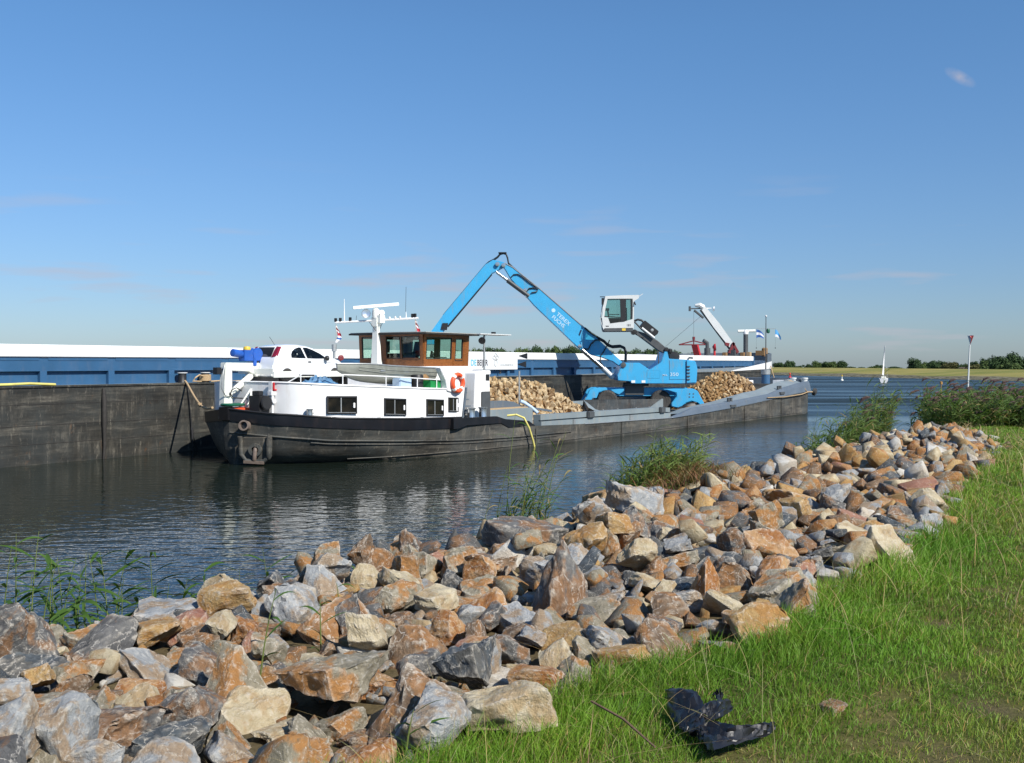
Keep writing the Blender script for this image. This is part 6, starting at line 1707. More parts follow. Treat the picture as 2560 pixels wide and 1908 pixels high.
def near_ok(x, y, r_, k):
    for a in range(int(x * 2) - 1, int(x * 2) + 2):
        for b_ in range(int(y * 2) - 1, int(y * 2) + 2):
            for q in cells.get((a, b_), ()):
                if (q['x'] - x) ** 2 + (q['y'] - y) ** 2 < (k * (q['r'] + r_)) ** 2: return False
    return True
def put(q): cells.setdefault((int(q['x'] * 2), int(q['y'] * 2)), []).append(q)
for q in rocks: put(q)
def in_view(x, y, mx=260):
    p = KF.P(x, y)
    if p.y < 2.2: return False
    px = 1280 + 2600 * p.x / p.y
    mx = mx + 2600 * 1.2 / p.y          # room for a step to either side
    return -mx < px < 2560 + mx
def outer_y(x): return 7.6 if x < 24 else max(5.0, 7.6 - (x - 24) * 0.10)
for phase, (tries, k, lo, hi) in enumerate(((4400, 0.66, 0.13, 0.245), (11000, 0.64, 0.085, 0.15), (4500, 0.66, 0.05, 0.085))):
    for _ in range(tries):
        x = 0.6 + 45 * rng.random() ** 1.25; y = rng.uniform(1.6, 7.9)
        if y < edge_y(x) + rng.uniform(-0.05, 0.25) or y > outer_y(x): continue
        if not in_view(x, y): continue
        if ((x - 12.8) / 0.85) ** 2 + ((y - 5.9) / 0.62) ** 2 < 1: continue      # the soil mound with reeds
        r_ = rng.uniform(lo, hi) * (1.0 if x < 30 else 0.9)
        if x > 14 and phase == 2 and rng.random() < 0.5: continue
        if not near_ok(x, y, r_, k): continue
        q = dict(x=x, y=y, r=r_, s=rng.randrange(20), c=rng.choice(RNAMES), fl=rng.uniform(0.52, 1.0), rot=(R(rng.gauss(0, 24)), R(rng.gauss(0, 24)), rng.uniform(0, 2 * PI)), label=None, hero=False)
        rocks.append(q); put(q)
# a loose upper layer
for _ in range(1500):
    x = 0.6 + 45 * rng.random() ** 1.25; y = rng.uniform(2.9, 6.6)
    if ((x - 12.8) / 0.95) ** 2 + ((y - 5.8) / 0.72) ** 2 < 1: continue
    if y < edge_y(x) + 0.45 or not in_view(x, y) or rng.random() < 0.6: continue
    r_ = rng.uniform(0.10, 0.19)
    if any(h['hero'] and (h['x'] - x) ** 2 + (h['y'] - y) ** 2 < (h['r'] + r_) ** 2 for h in cells.get((int(x * 2), int(y * 2)), ())): continue
    if any(h['hero'] and (h['x'] - x) ** 2 + (h['y'] - y) ** 2 < (h['r'] + r_) ** 2 for h in rocks[:len(HERO)]): continue
    rocks.append(dict(x=x, y=y, r=r_, s=rng.randrange(20), c=rng.choice(RNAMES), fl=rng.uniform(0.8, 1.3), rot=(R(rng.gauss(0, 34)), R(rng.gauss(0, 34)), rng.uniform(0, 2 * PI)), label=None, hero=False, top=True))
order = sorted(range(len(rocks)), key=lambda i: (2 if rocks[i]['hero'] else 1 if rocks[i].get('top') else 0, -rocks[i]['r']))
for i in order:
    q = rocks[i]
    q['z'] = settle(q['x'], q['y'], q['r'], HALFZ[q['s']] * q['fl'] * q['r'], 0.12 if q['hero'] else 0.24, 0.6 if q['hero'] else 0.30)
    if q['hero']: q['z'] += 0.05
for q in rocks:
    p = KF.P(q['x'], q['y'], q['z'])
    q['p'] = p
    q['px'] = 1280 + 2600 * p.x / p.y; q['py'] = 908 + 2600 * (EYE - p.z) / p.y
    inside = -60 < q['px'] < 2620 and q['py'] < 1990
    q['show'] = (q['r'] / p.y * 2600) * (1 if inside else 0) * (1000 if q['hero'] else 1) * (1.25 if q.get('top') else 1.0)
rocks.sort(key=lambda q: -q['show'])
NROCK = 298
big, rest = rocks[:NROCK], rocks[NROCK:]
SIZEW = lambda q: 'big' if q['r'] > 0.20 else 'middling' if q['r'] > 0.13 else 'small'
used_labels = set(q['label'] for q in big if q['label'])
for q in big:
    if q['label']: continue
    def dist(o): return math.hypot(o['px'] - q['px'], (o['py'] - q['py']) * 1.4)
    L1 = sorted((o for o in big if o['px'] < q['px'] - 20), key=dist)[:4]
    R1 = sorted((o for o in big if o['px'] > q['px'] + 20), key=dist)[:4]
    dy = q['y'] - edge_y(q['x'])
    place = 'at grass edge' if dy < 0.75 else 'on water side' if q['y'] > 5.4 else 'mid bank'
    sh = SHAPES[q['s']][1]
    base = f"{SIZEW(q)} {q['c']} {sh} {place}"
    done = None
    for a in L1 or [None]:
        for b_ in R1 or [None]:
            if a and b_: t = f"{base}, between {a['c']} {SHAPES[a['s']][1]} and {b_['c']} {SHAPES[b_['s']][1]}"
            elif a: t = f"{base}, right of {a['c']} {SHAPES[a['s']][1]}"
            else: t = f"{base}, left of {b_['c']} {SHAPES[b_['s']][1]}"
            if t not in used_labels: done = t; break
        if done: break
    q['label'] = done or t
    used_labels.add(q['label'])
for q in big:
    o = bpy.data.objects.new('rock', SHAPES[q['s']][0])
    COL.objects.link(o)
    if not o.data.materials: o.data.materials.append(ROCKS['brown'])
    o.material_slots[0].link = 'OBJECT'
    o.material_slots[0].material = ROCKS[q['c']]
    o.location = q['p']; o.rotation_euler = q['rot']; r_ = q['r']
    o.scale = (r_, r_, r_ * q['fl'])
    tag(o, q['label'], 'rock', 'rocks of the rubble bank')
def merged_rocks(name, items, meshes, colours):
    """many small stones as one mesh: items (matrix, mesh index, colour name)"""
    V, F, MI, RC = [], [], [], []
    base = 0
    cache = {}
    cidx = {c: i for i, c in enumerate(colours)}
    for mat_, si, c in items:
        if si not in cache:
            me = meshes[si]
            co = np.empty(len(me.vertices) * 3, np.float32); me.vertices.foreach_get('co', co)
            me.calc_loop_triangles(); fa = np.empty(len(me.loop_triangles) * 3, np.int32); me.loop_triangles.foreach_get('vertices', fa)
            cache[si] = (co.reshape(-1, 3), fa.reshape(-1, 3))
        co, fa = cache[si]
        mt = np.array(mat_)
        V.append(co @ mt[:3, :3].T + mt[:3, 3]); F.append(fa + base); MI.append(np.full(len(fa), cidx[c], np.int32))
        RC.append(co + nr.uniform(-40, 40, 3)); base += len(co)
    V, F, MI, RC = np.concatenate(V), np.concatenate(F), np.concatenate(MI), np.concatenate(RC)
    me = bpy.data.meshes.new(name)
    me.vertices.add(len(V)); me.vertices.foreach_set('co', V.astype(np.float32).ravel())
    me.loops.add(len(F) * 3); me.loops.foreach_set('vertex_index', F.astype(np.int32).ravel())
    me.polygons.add(len(F)); me.polygons.foreach_set('loop_start', np.arange(0, len(F) * 3, 3, dtype=np.int32))
    for c in colours: me.materials.append(ROCKS[c])
    me.polygons.foreach_set('material_index', MI)
    at = me.attributes.new('rc', 'FLOAT_VECTOR', 'POINT'); at.data.foreach_set('vector', RC.astype(np.float32).ravel())
    me.update(calc_edges=True); me.validate()
    o = bpy.data.objects.new(name, me); COL.objects.link(o)
    return o
items = []
from mathutils import Euler
for q in rest:
    items.append((Matrix.LocRotScale(q['p'], Euler(q['rot']), Vector((q['r'], q['r'], q['r'] * q['fl']))), q['s'], q['c']))
# chips and small gravel between the stones
for _ in range(2200):
    x = 0.8 + 30 * rng.random() ** 1.6; y = rng.uniform(2.3, 7.0)
    if y < edge_y(x) or not in_view(x, y): continue
    r_ = rng.uniform(0.025, 0.065); i, j = int((x - HX0) / HS), int((y - HY0) / HS)
    z = bank_z(x, y) + 0.02
    items.append((Matrix.LocRotScale(KF.P(x, y, z), Euler((rng.uniform(0, 6), rng.uniform(0, 6), rng.uniform(0, 6))), Vector((r_, r_, r_))), rng.randrange(20), rng.choice(RNAMES)))
tag(merged_rocks('rubble', items, LOW, list(ROCKS)), 'mass of smaller and farther stones filling the rubble bank', 'rubble', kind='stuff')
for q in ((2085, 1768, 70, 'brown', 'small lone brown stone half sunk in the grass'),):
    X, Y = W2(q[0], q[1], 2.02); r_ = q[2] / 2600 * Y / 2
    o = bpy.data.objects.new('rock', SHAPES[6][0]); COL.objects.link(o); o.material_slots[0].link = 'OBJECT'; o.material_slots[0].material = ROCKS[q[3]]
    o.location = (X, Y, 2.0); o.scale = (r_, r_, r_ * 0.7); tag(o, q[4], 'rock')

# --- the two stone heaps in the hold
HEAPC = {'pale': rock_mat('limestone_pale', (0.42, 0.30, 0.16), (0.66, 0.53, 0.33), (0.46, 0.29, 0.12), 0.1, 0.5),
         'tan': rock_mat('limestone_tan', (0.22, 0.13, 0.055), (0.40, 0.26, 0.125), (0.32, 0.18, 0.065), 0.1, 0.5)}
ROCKS['heap pale'], ROCKS['heap tan'] = HEAPC['pale'], HEAPC['tan']
HS_MESH = [rock_shape(500 + i, 2, 0.8, ('block', 'wedge', 'boulder')[i % 3]) for i in range(10)]
for me in HS_MESH: me.materials.append(HEAPC['pale'])
def heap(cx, cy, prof, half, label, seed, pal, nst=260, rr=(0.12, 0.23)):
    """stones on a mound: prof gives the ridge height along the boat, half its half width"""
    r_ = random.Random(seed)
    root = empty('stone_heap', VF.P(cx, cy, 0.52), VF.rz, label, 'stone heap', 'stone heaps in the hold')
    xa_, xb_ = prof[0][0], prof[-1][0]
    def hz(x, y):
        h = interp(prof, x)
        return max(0.0, h * (1 - (abs(y) / half) ** 1.6)) if abs(y) < half else 0.0
    rows = []
    for i in range(25):
        x = xa_ + (xb_ - xa_) * i / 24
        rows.append([(x, -half + 2 * half * j / 16, max(0.0, hz(x, -half + 2 * half * j / 16) - 0.18)) for j in range(17)])
    m = MB(); m.grid(rows); o = m.build('heap_core', HEAPC['tan'], root); tag(o, kind='stuff')
    cand = []
    for _ in range(9000):
        x, y = r_.uniform(xa_, xb_), r_.uniform(-half, half)
        z = hz(x, y)
        if z < 0.12: continue
        cand.append((x, y, z, r_.uniform(*rr)))
    cand.sort(key=lambda c: r_.random())
    placed = []
    for c in cand:
        if all((c[0] - p[0]) ** 2 + (c[1] - p[1]) ** 2 + (c[2] - p[2]) ** 2 > (0.72 * (c[3] + p[3])) ** 2 for p in placed): placed.append(c)
    placed.sort(key=lambda c: c[1] - 0.8 * c[2])        # camera side and top first
    rest_ = []
    for i, (x, y, z, q) in enumerate(placed):
        mt = Matrix.LocRotScale(Vector((x, y, z + r_.uniform(-0.05, 0.06))), Euler((r_.uniform(0, 6), r_.uniform(0, 6), r_.uniform(0, 6))), Vector((q, q * r_.uniform(0.7, 1), q * r_.uniform(0.8, 1))))
        colr = 'heap ' + ('pale' if r_.random() < pal else 'tan')
        if i < nst:
            o = bpy.data.objects.new('stone', r_.choice(HS_MESH)); COL.objects.link(o); o.parent = root
            o.material_slots[0].link = 'OBJECT'; o.material_slots[0].material = ROCKS[colr]
            o.matrix_local = mt
        else: rest_.append((mt, r_.randrange(10), colr))
    if rest_:
        o = merged_rocks('heap_stones', rest_, HS_MESH, ['heap pale', 'heap tan']); o.parent = root; tag(o, kind='stuff')
    return len(placed)
nh1 = heap(19.0, 0.3, [(-6.0, 1.6), (-3.0, 2.25), (-1.0, 2.2), (0.9, 2.05), (2.2, 1.45), (3.6, 0.75), (5.2, 0.05)], 3.4, 'tall pale heap of limestone rubble just behind the white wheelhouse block', 5, 0.8)
nh2 = heap(45.4, 0.3, [(-6.8, 0.05), (-5.2, 0.95), (-3.0, 1.75), (-0.8, 2.40), (0.6, 2.30), (3.0, 1.55), (6.4, 0.35)], 3.3, 'darker tan heap of rubble stones right of the blue digger', 9, 0.35)

# ------------------------------------------------------------------ grass, straws, reeds
def leaf_mat(name, a, b2, trans=0.35, attr=None):
    m = bpy.data.materials.new(name); m.use_nodes = True
    nt = m.node_tree; nt.nodes.clear()
    out = N(nt, 'ShaderNodeOutputMaterial')
    d = N(nt, 'ShaderNodeBsdfPrincipled'); d.inputs['Roughness'].default_value = 0.55; d.inputs['Specular IOR Level'].default_value = 0.3
    t = N(nt, 'ShaderNodeBsdfTranslucent')
    if attr:
        at = N(nt, 'ShaderNodeAttribute'); at.attribute_name = attr
        c = at.outputs['Color']
    else:
        n = noise_node(nt, 2.3, 4)
        oi = N(nt, 'ShaderNodeObjectInfo')
        c = ramp(nt, n, [(0.3, a), (0.7, b2)])
        c = mix(nt, maprange(nt, oi.outputs['Random'], 0, 1, 0, 0.35), c, tuple(k * 0.6 for k in a))
    nt.links.new(c, d.inputs['Base Color'])
    tc = mix(nt, 1.0, c, (1.0, 1.0, 0.55), 'MULTIPLY')
    nt.links.new(tc, t.inputs[0])
    mx = N(nt, 'ShaderNodeMixShader'); mx.inputs[0].default_value = trans
    nt.links.new(d.outputs[0], mx.inputs[1]); nt.links.new(t.outputs[0], mx.inputs[2]); nt.links.new(mx.outputs[0], out.inputs[0])
    return m
M['grass'] = leaf_mat('grass_blades', None, None, 0.35, 'tint')

def blades(name, P, Hh, Wd, lean, C, mat_, seg=3):
    """P roots (n,3), heights, widths, lean vectors (n,2), colours (n,3): curved tapering blades in one mesh"""
    n = len(P)
    ang = nr.uniform(0, 2 * np.pi, n)
    side = np.stack([np.cos(ang), np.sin(ang), np.zeros(n)], 1)
    V = np.zeros((n, seg * 2 + 1, 3))
    for k in range(seg + 1):
        t = k / seg
        c = P.copy()
        c[:, 0] += lean[:, 0] * t ** 1.8 * Hh; c[:, 1] += lean[:, 1] * t ** 1.8 * Hh
        c[:, 2] += Hh * (t - 0.25 * t * t * np.minimum(1, np.hypot(lean[:, 0], lean[:, 1])))
        if k < seg:
            w_ = (Wd * (1 - 0.6 * t))[:, None] * side * 0.5
            V[:, 2 * k] = c - w_; V[:, 2 * k + 1] = c + w_
        else: V[:, 2 * seg] = c
    fs = []
    q = []
    for k in range(seg - 1):
        a = 2 * k
        q += [(a, a + 1, a + 3), (a, a + 3, a + 2)]
    a = 2 * (seg - 1)
    q.append((a, a + 1, a + 2))
    q = np.array(q)
    nv = seg * 2 + 1
    F = (q[None] + (np.arange(n) * nv)[:, None, None]).reshape(-1, 3)
    V = V.reshape(-1, 3)
    me = bpy.data.meshes.new(name)
    me.vertices.add(len(V)); me.vertices.foreach_set('co', V.astype(np.float32).ravel())
    me.loops.add(len(F) * 3); me.loops.foreach_set('vertex_index', F.astype(np.int32).ravel())
    me.polygons.add(len(F)); me.polygons.foreach_set('loop_start', np.arange(0, len(F) * 3, 3, dtype=np.int32))
    ca = me.color_attributes.new('tint', 'FLOAT_COLOR', 'POINT')
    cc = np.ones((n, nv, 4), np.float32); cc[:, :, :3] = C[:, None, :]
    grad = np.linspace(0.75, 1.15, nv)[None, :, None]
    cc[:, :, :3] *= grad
    ca.data.foreach_set('color', cc.ravel())
    me.materials.append(mat_)
    me.update(calc_edges=True)
    o = bpy.data.objects.new(name, me); COL.objects.link(o)
    return o

HROCKS = [q for q in big if q['hero'] and q['y'] < edge_y(q['x']) + 0.6]
tries = 720000
d_ = 2.7 * (60 / 2.7) ** (nr.random(tries) ** 1.0)
hw_ = 1500 / 2600 * d_ + 1.2
Xs = nr.uniform(-1, 1, tries) * hw_
u_, w_ = KF.u, KF.w
kx = Xs * u_.x + d_ * u_.y; ky = Xs * w_.x + d_ * w_.y
ok = (ky < 7.2) & (ky > -14)
Xs, d_, kx, ky = Xs[ok], d_[ok], kx[ok], ky[ok]
P, HH, WW, LL, CC = [], [], [], [], []
for X, Y, x, y in zip(Xs, d_, kx, ky):
    ey = edge_y(x)
    if y > ey + 0.10 + 0.42 * mnoise.noise((x * 1.3, y, 2)): continue
    s = soil_at(X, Y)
    if rng.random() < s * 0.88: continue
    cl = mnoise.noise((x * 0.9, y * 0.9, 11)); c2 = mnoise.noise((x * 3.1, y * 3.1, 4)); c3n = mnoise.noise((x * 0.35, y * 0.35, 21))
    path = 0.5 + 0.5 * math.tanh((0.75 + 0.5 * c3n - y) * 1.7)           # trodden, drier strip away from the stones
    h = 0.052 + 0.028 * c2 + 0.05 * max(0, cl) * (1 - path) + ((0.11 + 0.06 * c2) * max(0, 1 - abs(ey - y - 0.05) / 0.6))
    h *= rng.uniform(0.55, 1.3) * (1.0 - 0.60 * path) * (1 - 0.5 * s)
    if any((h_['x'] - x) ** 2 + (h_['y'] - y) ** 2 < (0.9 * h_['r']) ** 2 for h_ in HROCKS): continue
    P.append((X, Y, bank_z(x, y) - 0.005)); HH.append(max(0.015, h))
    WW.append(0.0034 * max(1.0, Y / 4.2) ** 0.9 * rng.uniform(0.7, 1.4))
    a = rng.uniform(0, 2 * PI); k = rng.uniform(0.1, 0.9)
    LL.append((k * math.cos(a) + 0.15, k * math.sin(a)))
    dry = 0.12 + 0.3 * c3n + 0.55 * path + 0.25 * c2 + s * 0.6
    if rng.random() < dry * 0.6: col = (rng.uniform(0.30, 0.5), rng.uniform(0.27, 0.40), rng.uniform(0.09, 0.16))
    else:
        g = rng.random(); yl = max(0, min(1, 0.3 + dry))
        dk = 0.92 + 0.5 * max(0, min(1, 0.5 + cl + 0.6 * path)); col = ((0.058 + 0.055 * g + 0.10 * yl + 0.10 * path * rng.random()) * dk, (0.165 + 0.12 * g + 0.03 * yl) * dk, (0.013 + 0.018 * g + 0.025 * path) * dk)
    CC.append(col)
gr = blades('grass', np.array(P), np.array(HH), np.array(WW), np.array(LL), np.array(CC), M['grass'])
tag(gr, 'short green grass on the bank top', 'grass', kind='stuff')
# tall dry straws standing and lying in the grass
P, HH, WW, LL, CC = [], [], [], [], []
for _ in range(2600):
    x = 2.5 + 30 * rng.random() ** 1.5; y = edge_y(x) - abs(rng.gauss(0, 0.75)) + 0.15
    if y < -3 or not in_view(x, y): continue
    p = KF.P(x, y); 
    if rng.random() > 0.42: continue
    P.append((p.x, p.y, bank_z(x, y))); HH.append(rng.uniform(0.12, 0.36)); WW.append(0.0028 * max(1, p.y / 4.5)); a = rng.uniform(0, 6.28); k = rng.uniform(0.1, 1.2) if rng.random() < 0.75 else 3.0
    LL.append((k * math.cos(a), k * math.sin(a))); CC.append((rng.uniform(0.40, 0.58), rng.uniform(0.33, 0.44), rng.uniform(0.15, 0.22)))
for _ in range(2600):                                             # dead straw lying flat in the trodden part
    d = 3.2 * (14 / 3.2) ** rng.random(); X = (rng.uniform(900, 2700) - 1280) / 2600 * d
    y = X * KF.w.x + d * KF.w.y; x = X * KF.u.x + d * KF.u.y
    if y > edge_y(x) - 0.1: continue
    P.append((X, d, bank_z(x, y) + 0.012)); HH.append(rng.uniform(0.02, 0.045)); WW.append(0.003 * max(1, d / 4.5)); a = rng.uniform(0, 6.28); LL.append((3.2 * math.cos(a), 3.2 * math.sin(a))); CC.append((rng.uniform(0.34, 0.52), rng.uniform(0.28, 0.40), rng.uniform(0.12, 0.2)))
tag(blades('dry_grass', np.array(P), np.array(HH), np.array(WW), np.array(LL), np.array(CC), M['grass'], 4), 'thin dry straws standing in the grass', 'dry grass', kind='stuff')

M['reed_leaf'] = leaf_mat('reed_leaf', (0.045, 0.11, 0.018), (0.11, 0.20, 0.04), 0.35)
M['reed_stem'] = leaf_mat('reed_stem', (0.10, 0.15, 0.035), (0.20, 0.22, 0.07), 0.1)
def leaf_mesh(mb_, p, d, L, w_, droop, tw):
    """one long reed leaf: arched, tapering, folded a little along its middle"""
    d = Vector((d[0], d[1], 0)).normalized(); s = Vector((-d.y, d.x, 0))
    s = (s + Vector((0, 0, tw))).normalized()
    rows = []
    for i in range(7):
        t = i / 6
        c = Vector(p) + d * (L * (t - 0.12 * t * t)) * 0.85 + Vector((0, 0, L * (0.62 * t - droop * t * t)))
        ww = w_ * (0.35 + 1.6 * t if t < 0.35 else 0.91 * (1 - ((t - 0.35) / 0.65) ** 1.6)) * 0.5
        rows.append([c - s * ww + Vector((0, 0, ww * 0.3)), c, c + s * ww + Vector((0, 0, ww * 0.3))])
    mb_.grid(rows)
def reed(X, Y, z0, h, nleaf, label, group, seed, lw=0.022, ll=0.34, lean=None):
    r_ = random.Random(seed)
    root = empty('reed', (X, Y, z0), 0, label, 'reed', group)
    lx, ly = lean or (r_.uniform(-0.10, 0.16), r_.uniform(-0.06, 0.08))
    pts = [(lx * h * t * t, ly * h * t * t, h * t) for t in (0, 0.2, 0.4, 0.6, 0.8, 1.0)]
    m = MB(); m.tube(pts, [0.0055, 0.005, 0.0045, 0.004, 0.003, 0.0015], 5); m.build('stem', M['reed_stem'], root, smooth=60)
    a = r_.uniform(0, 6.28)
    for k in range(nleaf):
        t = 0.18 + 0.80 * (k + 0.5) / nleaf
        a += PI + r_.uniform(-0.9, 0.9)
        # leaves swing to the lee side
        dx, dy = math.cos(a) + 0.55, math.sin(a) * 0.8
        m = MB(); leaf_mesh(m, (lx * h * t * t, ly * h * t * t, h * t), (dx, dy), ll * r_.uniform(0.7, 1.25) * (1.15 - 0.45 * t), lw * r_.uniform(0.8, 1.3), r_.uniform(0.15, 0.75), r_.uniform(-0.7, 0.7))
        m.build('leaf', M['reed_leaf'], root, smooth=60)
    return root
LEFT = [  # px at foot, py of the tip, depth, leaves, what it stands by
    (60, 1440, 7.2, 8, 'leafy green reed at the far left of the water side stones'),
    (130, 1400, 7.4, 9, 'tall leafy reed second from the left edge, by the water'),
    (20, 1500, 6.9, 7, 'reed cut by the left edge of the view, above the stones'),
    (270, 1385, 7.6, 10, 'broad leaved reed with dark leaf tips, third from the left'),
    (300, 1480, 7.5, 7, 'short reed at the foot of the broad leaved one'),
    (380, 1380, 8.0, 9, 'slender upright reed left of the pale grey slab'),
    (440, 1450, 8.2, 6, 'small reed leaning over the broad pale grey slab'),
    (510, 1420, 8.6, 7, 'reed leaning right above the tall tan block'),
    (590, 1420, 9.2, 6, 'low feathery reed behind the tall tan block'),
    (680, 1370, 10.5, 6, 'lone thin reed in front of the white reflection'),
    (700, 1440, 10.0, 5, 'low reed sprig right of the lone thin reed'),
    (190, 1500, 7.3, 8, 'bushy reed low among the stones at left'),
    (100, 1540, 6.9, 8, 'reed hanging over the stones at lower left'),
]
for i, (px, py, Y, nl, lab) in enumerate(LEFT):
    X = (px - 1280) / 2600 * Y; z0 = bank_z(*[KF.P(0, 0).dot(KF.u)] * 0 or (X * KF.u.x + Y * KF.u.y, X * KF.w.x + Y * KF.w.y))
    zt = EYE - (py - 908) / 2600 * Y
    reed(X, Y, z0, max(0.35, zt - z0), nl + 6, lab, 'reeds in front of the water at left', 40 + i, 0.033, 0.40)
for k in range(16):
    Y = 6.5 + 0.13 * k; px = 5 + 26 * k + rng.uniform(-14, 14); X = (px - 1280) / 2600 * Y
    z0 = bank_z(X * KF.u.x + Y * KF.u.y, X * KF.w.x + Y * KF.w.y)
    hh = rng.uniform(0.62, 1.0) * (1.0 if px < 330 else 0.8)
    reed(X, Y, z0, hh, 7, '%s low reed in the second row from the left, nearer the water' % 'first second third fourth fifth sixth seventh eighth ninth tenth eleventh twelfth thirteenth fourteenth fifteenth sixteenth'.split()[k], 'reeds in front of the water at left', 140 + k, 0.028, 0.36)
# sprigs among the stones
for i, (px, py, z, h, lab) in enumerate(((640, 1790, 1.8, 0.75, 'reed growing out of the gap left of the biggest block'), (800, 1640, 1.9, 0.42, 'small reed between stones above the biggest block'), (850, 1555, 1.9, 0.35, 'reed sprig over the grey stones in the middle'), (900, 1455, 1.7, 0.4, 'thin reed sprig at the crest right of the tan block'), (1010, 1900, 1.95, 0.3, 'grassy sprig beside the grey angular stone'))):
    X, Y = W2(px, py, z); reed(X, Y, z - 0.1, h, 6, lab, 'reeds among the stones', 70 + i, 0.016, 0.24)

def reed_clump(name, pts, label, hmean, hvar, tint, seed, plumes=0.0, leafn=7, lw=0.03, ll=0.42, cat='reed clump', kind=None, lean=0.15, ztop=None):
    """a clump of many stems and leaves: foliage, stems and seed heads as parts"""
    r_ = random.Random(seed)
    cx_ = sum(p[0] for p in pts) / len(pts); cy_ = sum(p[1] for p in pts) / len(pts)
    root = empty(name, (cx_, cy_, 0), 0, label, cat)
    if kind: root['kind'] = kind
    st_, lf, pm, dl = MB(), MB(), MB(), MB()
    for (x, y, z0) in pts:
        h = max(0.25, r_.gauss(hmean, hvar)) if ztop is None else max(0.35, r_.gauss(ztop, hvar) - z0)
        lx, ly = r_.gauss(lean, 0.12), r_.gauss(0, 0.1)
        b0 = Vector((x - cx_, y - cy_, z0))
        tp = [b0 + Vector((lx * h * t * t, ly * h * t * t, h * t)) for t in (0, 0.35, 0.7, 1.0)]
        st_.tube(tp, [0.006, 0.005, 0.004, 0.002], 4, cap=False)
        a = r_.uniform(0, 6.28)
        for k in range(leafn):
            t = 0.15 + 0.83 * (k + r_.random()) / leafn; a += 2.4 + r_.uniform(-0.5, 0.5)
            leaf_mesh(lf if r_.random() < 0.9 else dl, b0 + Vector((lx * h * t * t, ly * h * t * t, h * t)), (math.cos(a) + 0.5, math.sin(a)), ll * r_.uniform(0.6, 1.2), lw * r_.uniform(0.7, 1.3), r_.uniform(0.1, 0.8), r_.uniform(-0.8, 0.8))
        if r_.random() < plumes:
            tpv = tp[-1]; dv = Vector((0.5 + r_.uniform(0, 0.4), r_.uniform(-0.2, 0.2), 0.35)).normalized()
            pm.tube([tpv - Vector((0, 0, 0.05)), tpv + dv * 0.08, tpv + dv * 0.2 + Vector((0, 0, -0.02)), tpv + dv * 0.30 + Vector((0, 0, -0.07))], [0.012, 0.04, 0.034, 0.004], 5)
    tag(st_.build('stems', M['reed_stem'], root), kind='stuff'); tag(lf.build('foliage', tint, root), kind='stuff')
    if dl.v: tag(dl.build('dry_leaves', M['reed_dry'], root), kind='stuff')
    if pm.v: tag(pm.build('seed_heads', M['plume'], root), kind='stuff')
    return root
M['reed_dry'] = leaf_mat('dry_reed_leaf', (0.26, 0.20, 0.08), (0.36, 0.29, 0.13), 0.3)
M['plume'] = paint('reed_plume', (0.075, 0.045, 0.04), 0.9, 0.3, 8.0)
M['reed_mid'] = leaf_mat('reed_foliage_mid', (0.11, 0.20, 0.035), (0.24, 0.30, 0.09), 0.4)
M['reed_far'] = leaf_mat('reed_foliage_far', (0.075, 0.155, 0.03), (0.18, 0.25, 0.075), 0.4)
def scatter(n, x0, x1, y0, y1, seed, edge=1.0):
    r_ = random.Random(seed); out = []
    while len(out) < n:
        x, y = r_.uniform(x0, x1), r_.uniform(y0, y1)
        a, b_ = (x - (x0 + x1) / 2) / (x1 - x0) * 2, (y - (y0 + y1) / 2) / (y1 - y0) * 2
        if a * a + b_ * b_ > 1: continue
        p = KF.P(x, y); out.append((p.x, p.y, max(bank_z(x, y) - 0.02, -0.1)))
    return out
def kxy(px, Y): 
    X = (px - 1280) / 2600 * Y; return X * KF.u.x + Y * KF.u.y, X * KF.w.x + Y * KF.w.y
x, y = kxy(1255, 12.5); reed_clump('reed_clump', scatter(48, x - 0.40, x + 0.45, 6.3, 7.3, 1), 'small green reed clump at the crest left of the ochre boulder, against the water', 0.95, 0.3, M['reed_leaf'], 3, 0.0, 7, 0.02, 0.4, lean=0.22)
x = 12.8; reed_clump('reed_clump', scatter(230, x - 0.85, x + 0.85, 5.35, 6.7, 2), 'yellow green reed clump on the crest right of the pale grey boulder', 0.46, 0.15, M['reed_mid'], 4, 0.0, 9, 0.020, 0.30)
o = reed_clump('reed_clump', [KF.P(12.8 + q[0], 6.1 + q[1], 1.5).to_tuple() for q in ((-0.5, 0.1), (-0.25, 0.5), (0.05, 0.2), (0.3, 0.4), (0.55, 0.1))], 'few tall thin reed stalks rising above the yellow green clump', 0.95, 0.2, M['reed_mid'], 5, 0.0, 6, 0.016, 0.28)
x, y = kxy(2070, 24.5); reed_clump('reed_clump', scatter(380, x - 1.6, x + 1.4, 6.2, 7.9, 6), 'low green reed bed beyond the far stones in front of the blue water', 0.85, 0.3, M['reed_far'], 7, 0.02, 7, 0.03, 0.4)
x, y = kxy(2170, 26.5); reed_clump('reed_clump', scatter(190, x - 0.9, x + 0.9, 6.3, 7.4, 8), 'taller reed clump at the right end of the low reed bed', 1.35, 0.3, M['reed_far'], 8, 0.05, 8, 0.03, 0.45)
x, y = kxy(2430, 34.5); reed_clump('reed_bed', scatter(1250, x - 3.0, x + 7.0, 3.3, 8.1, 10), 'dense tall reed bed with dark plumes on the right bank before the marker pole', 1.45, 0.27, M['reed_far'], 11, 0.30, 11, 0.045, 0.5, 'reed bed', lean=0.05, ztop=2.3)
x, y = kxy(2600, 33); reed_clump('reed_bed', scatter(240, x - 2.5, x + 5.0, 1.2, 4.6, 12), 'lower reed bed at the right edge behind the last stones', 1.25, 0.3, M['reed_far'], 13, 0.1, 8, 0.035, 0.42, 'reed bed')
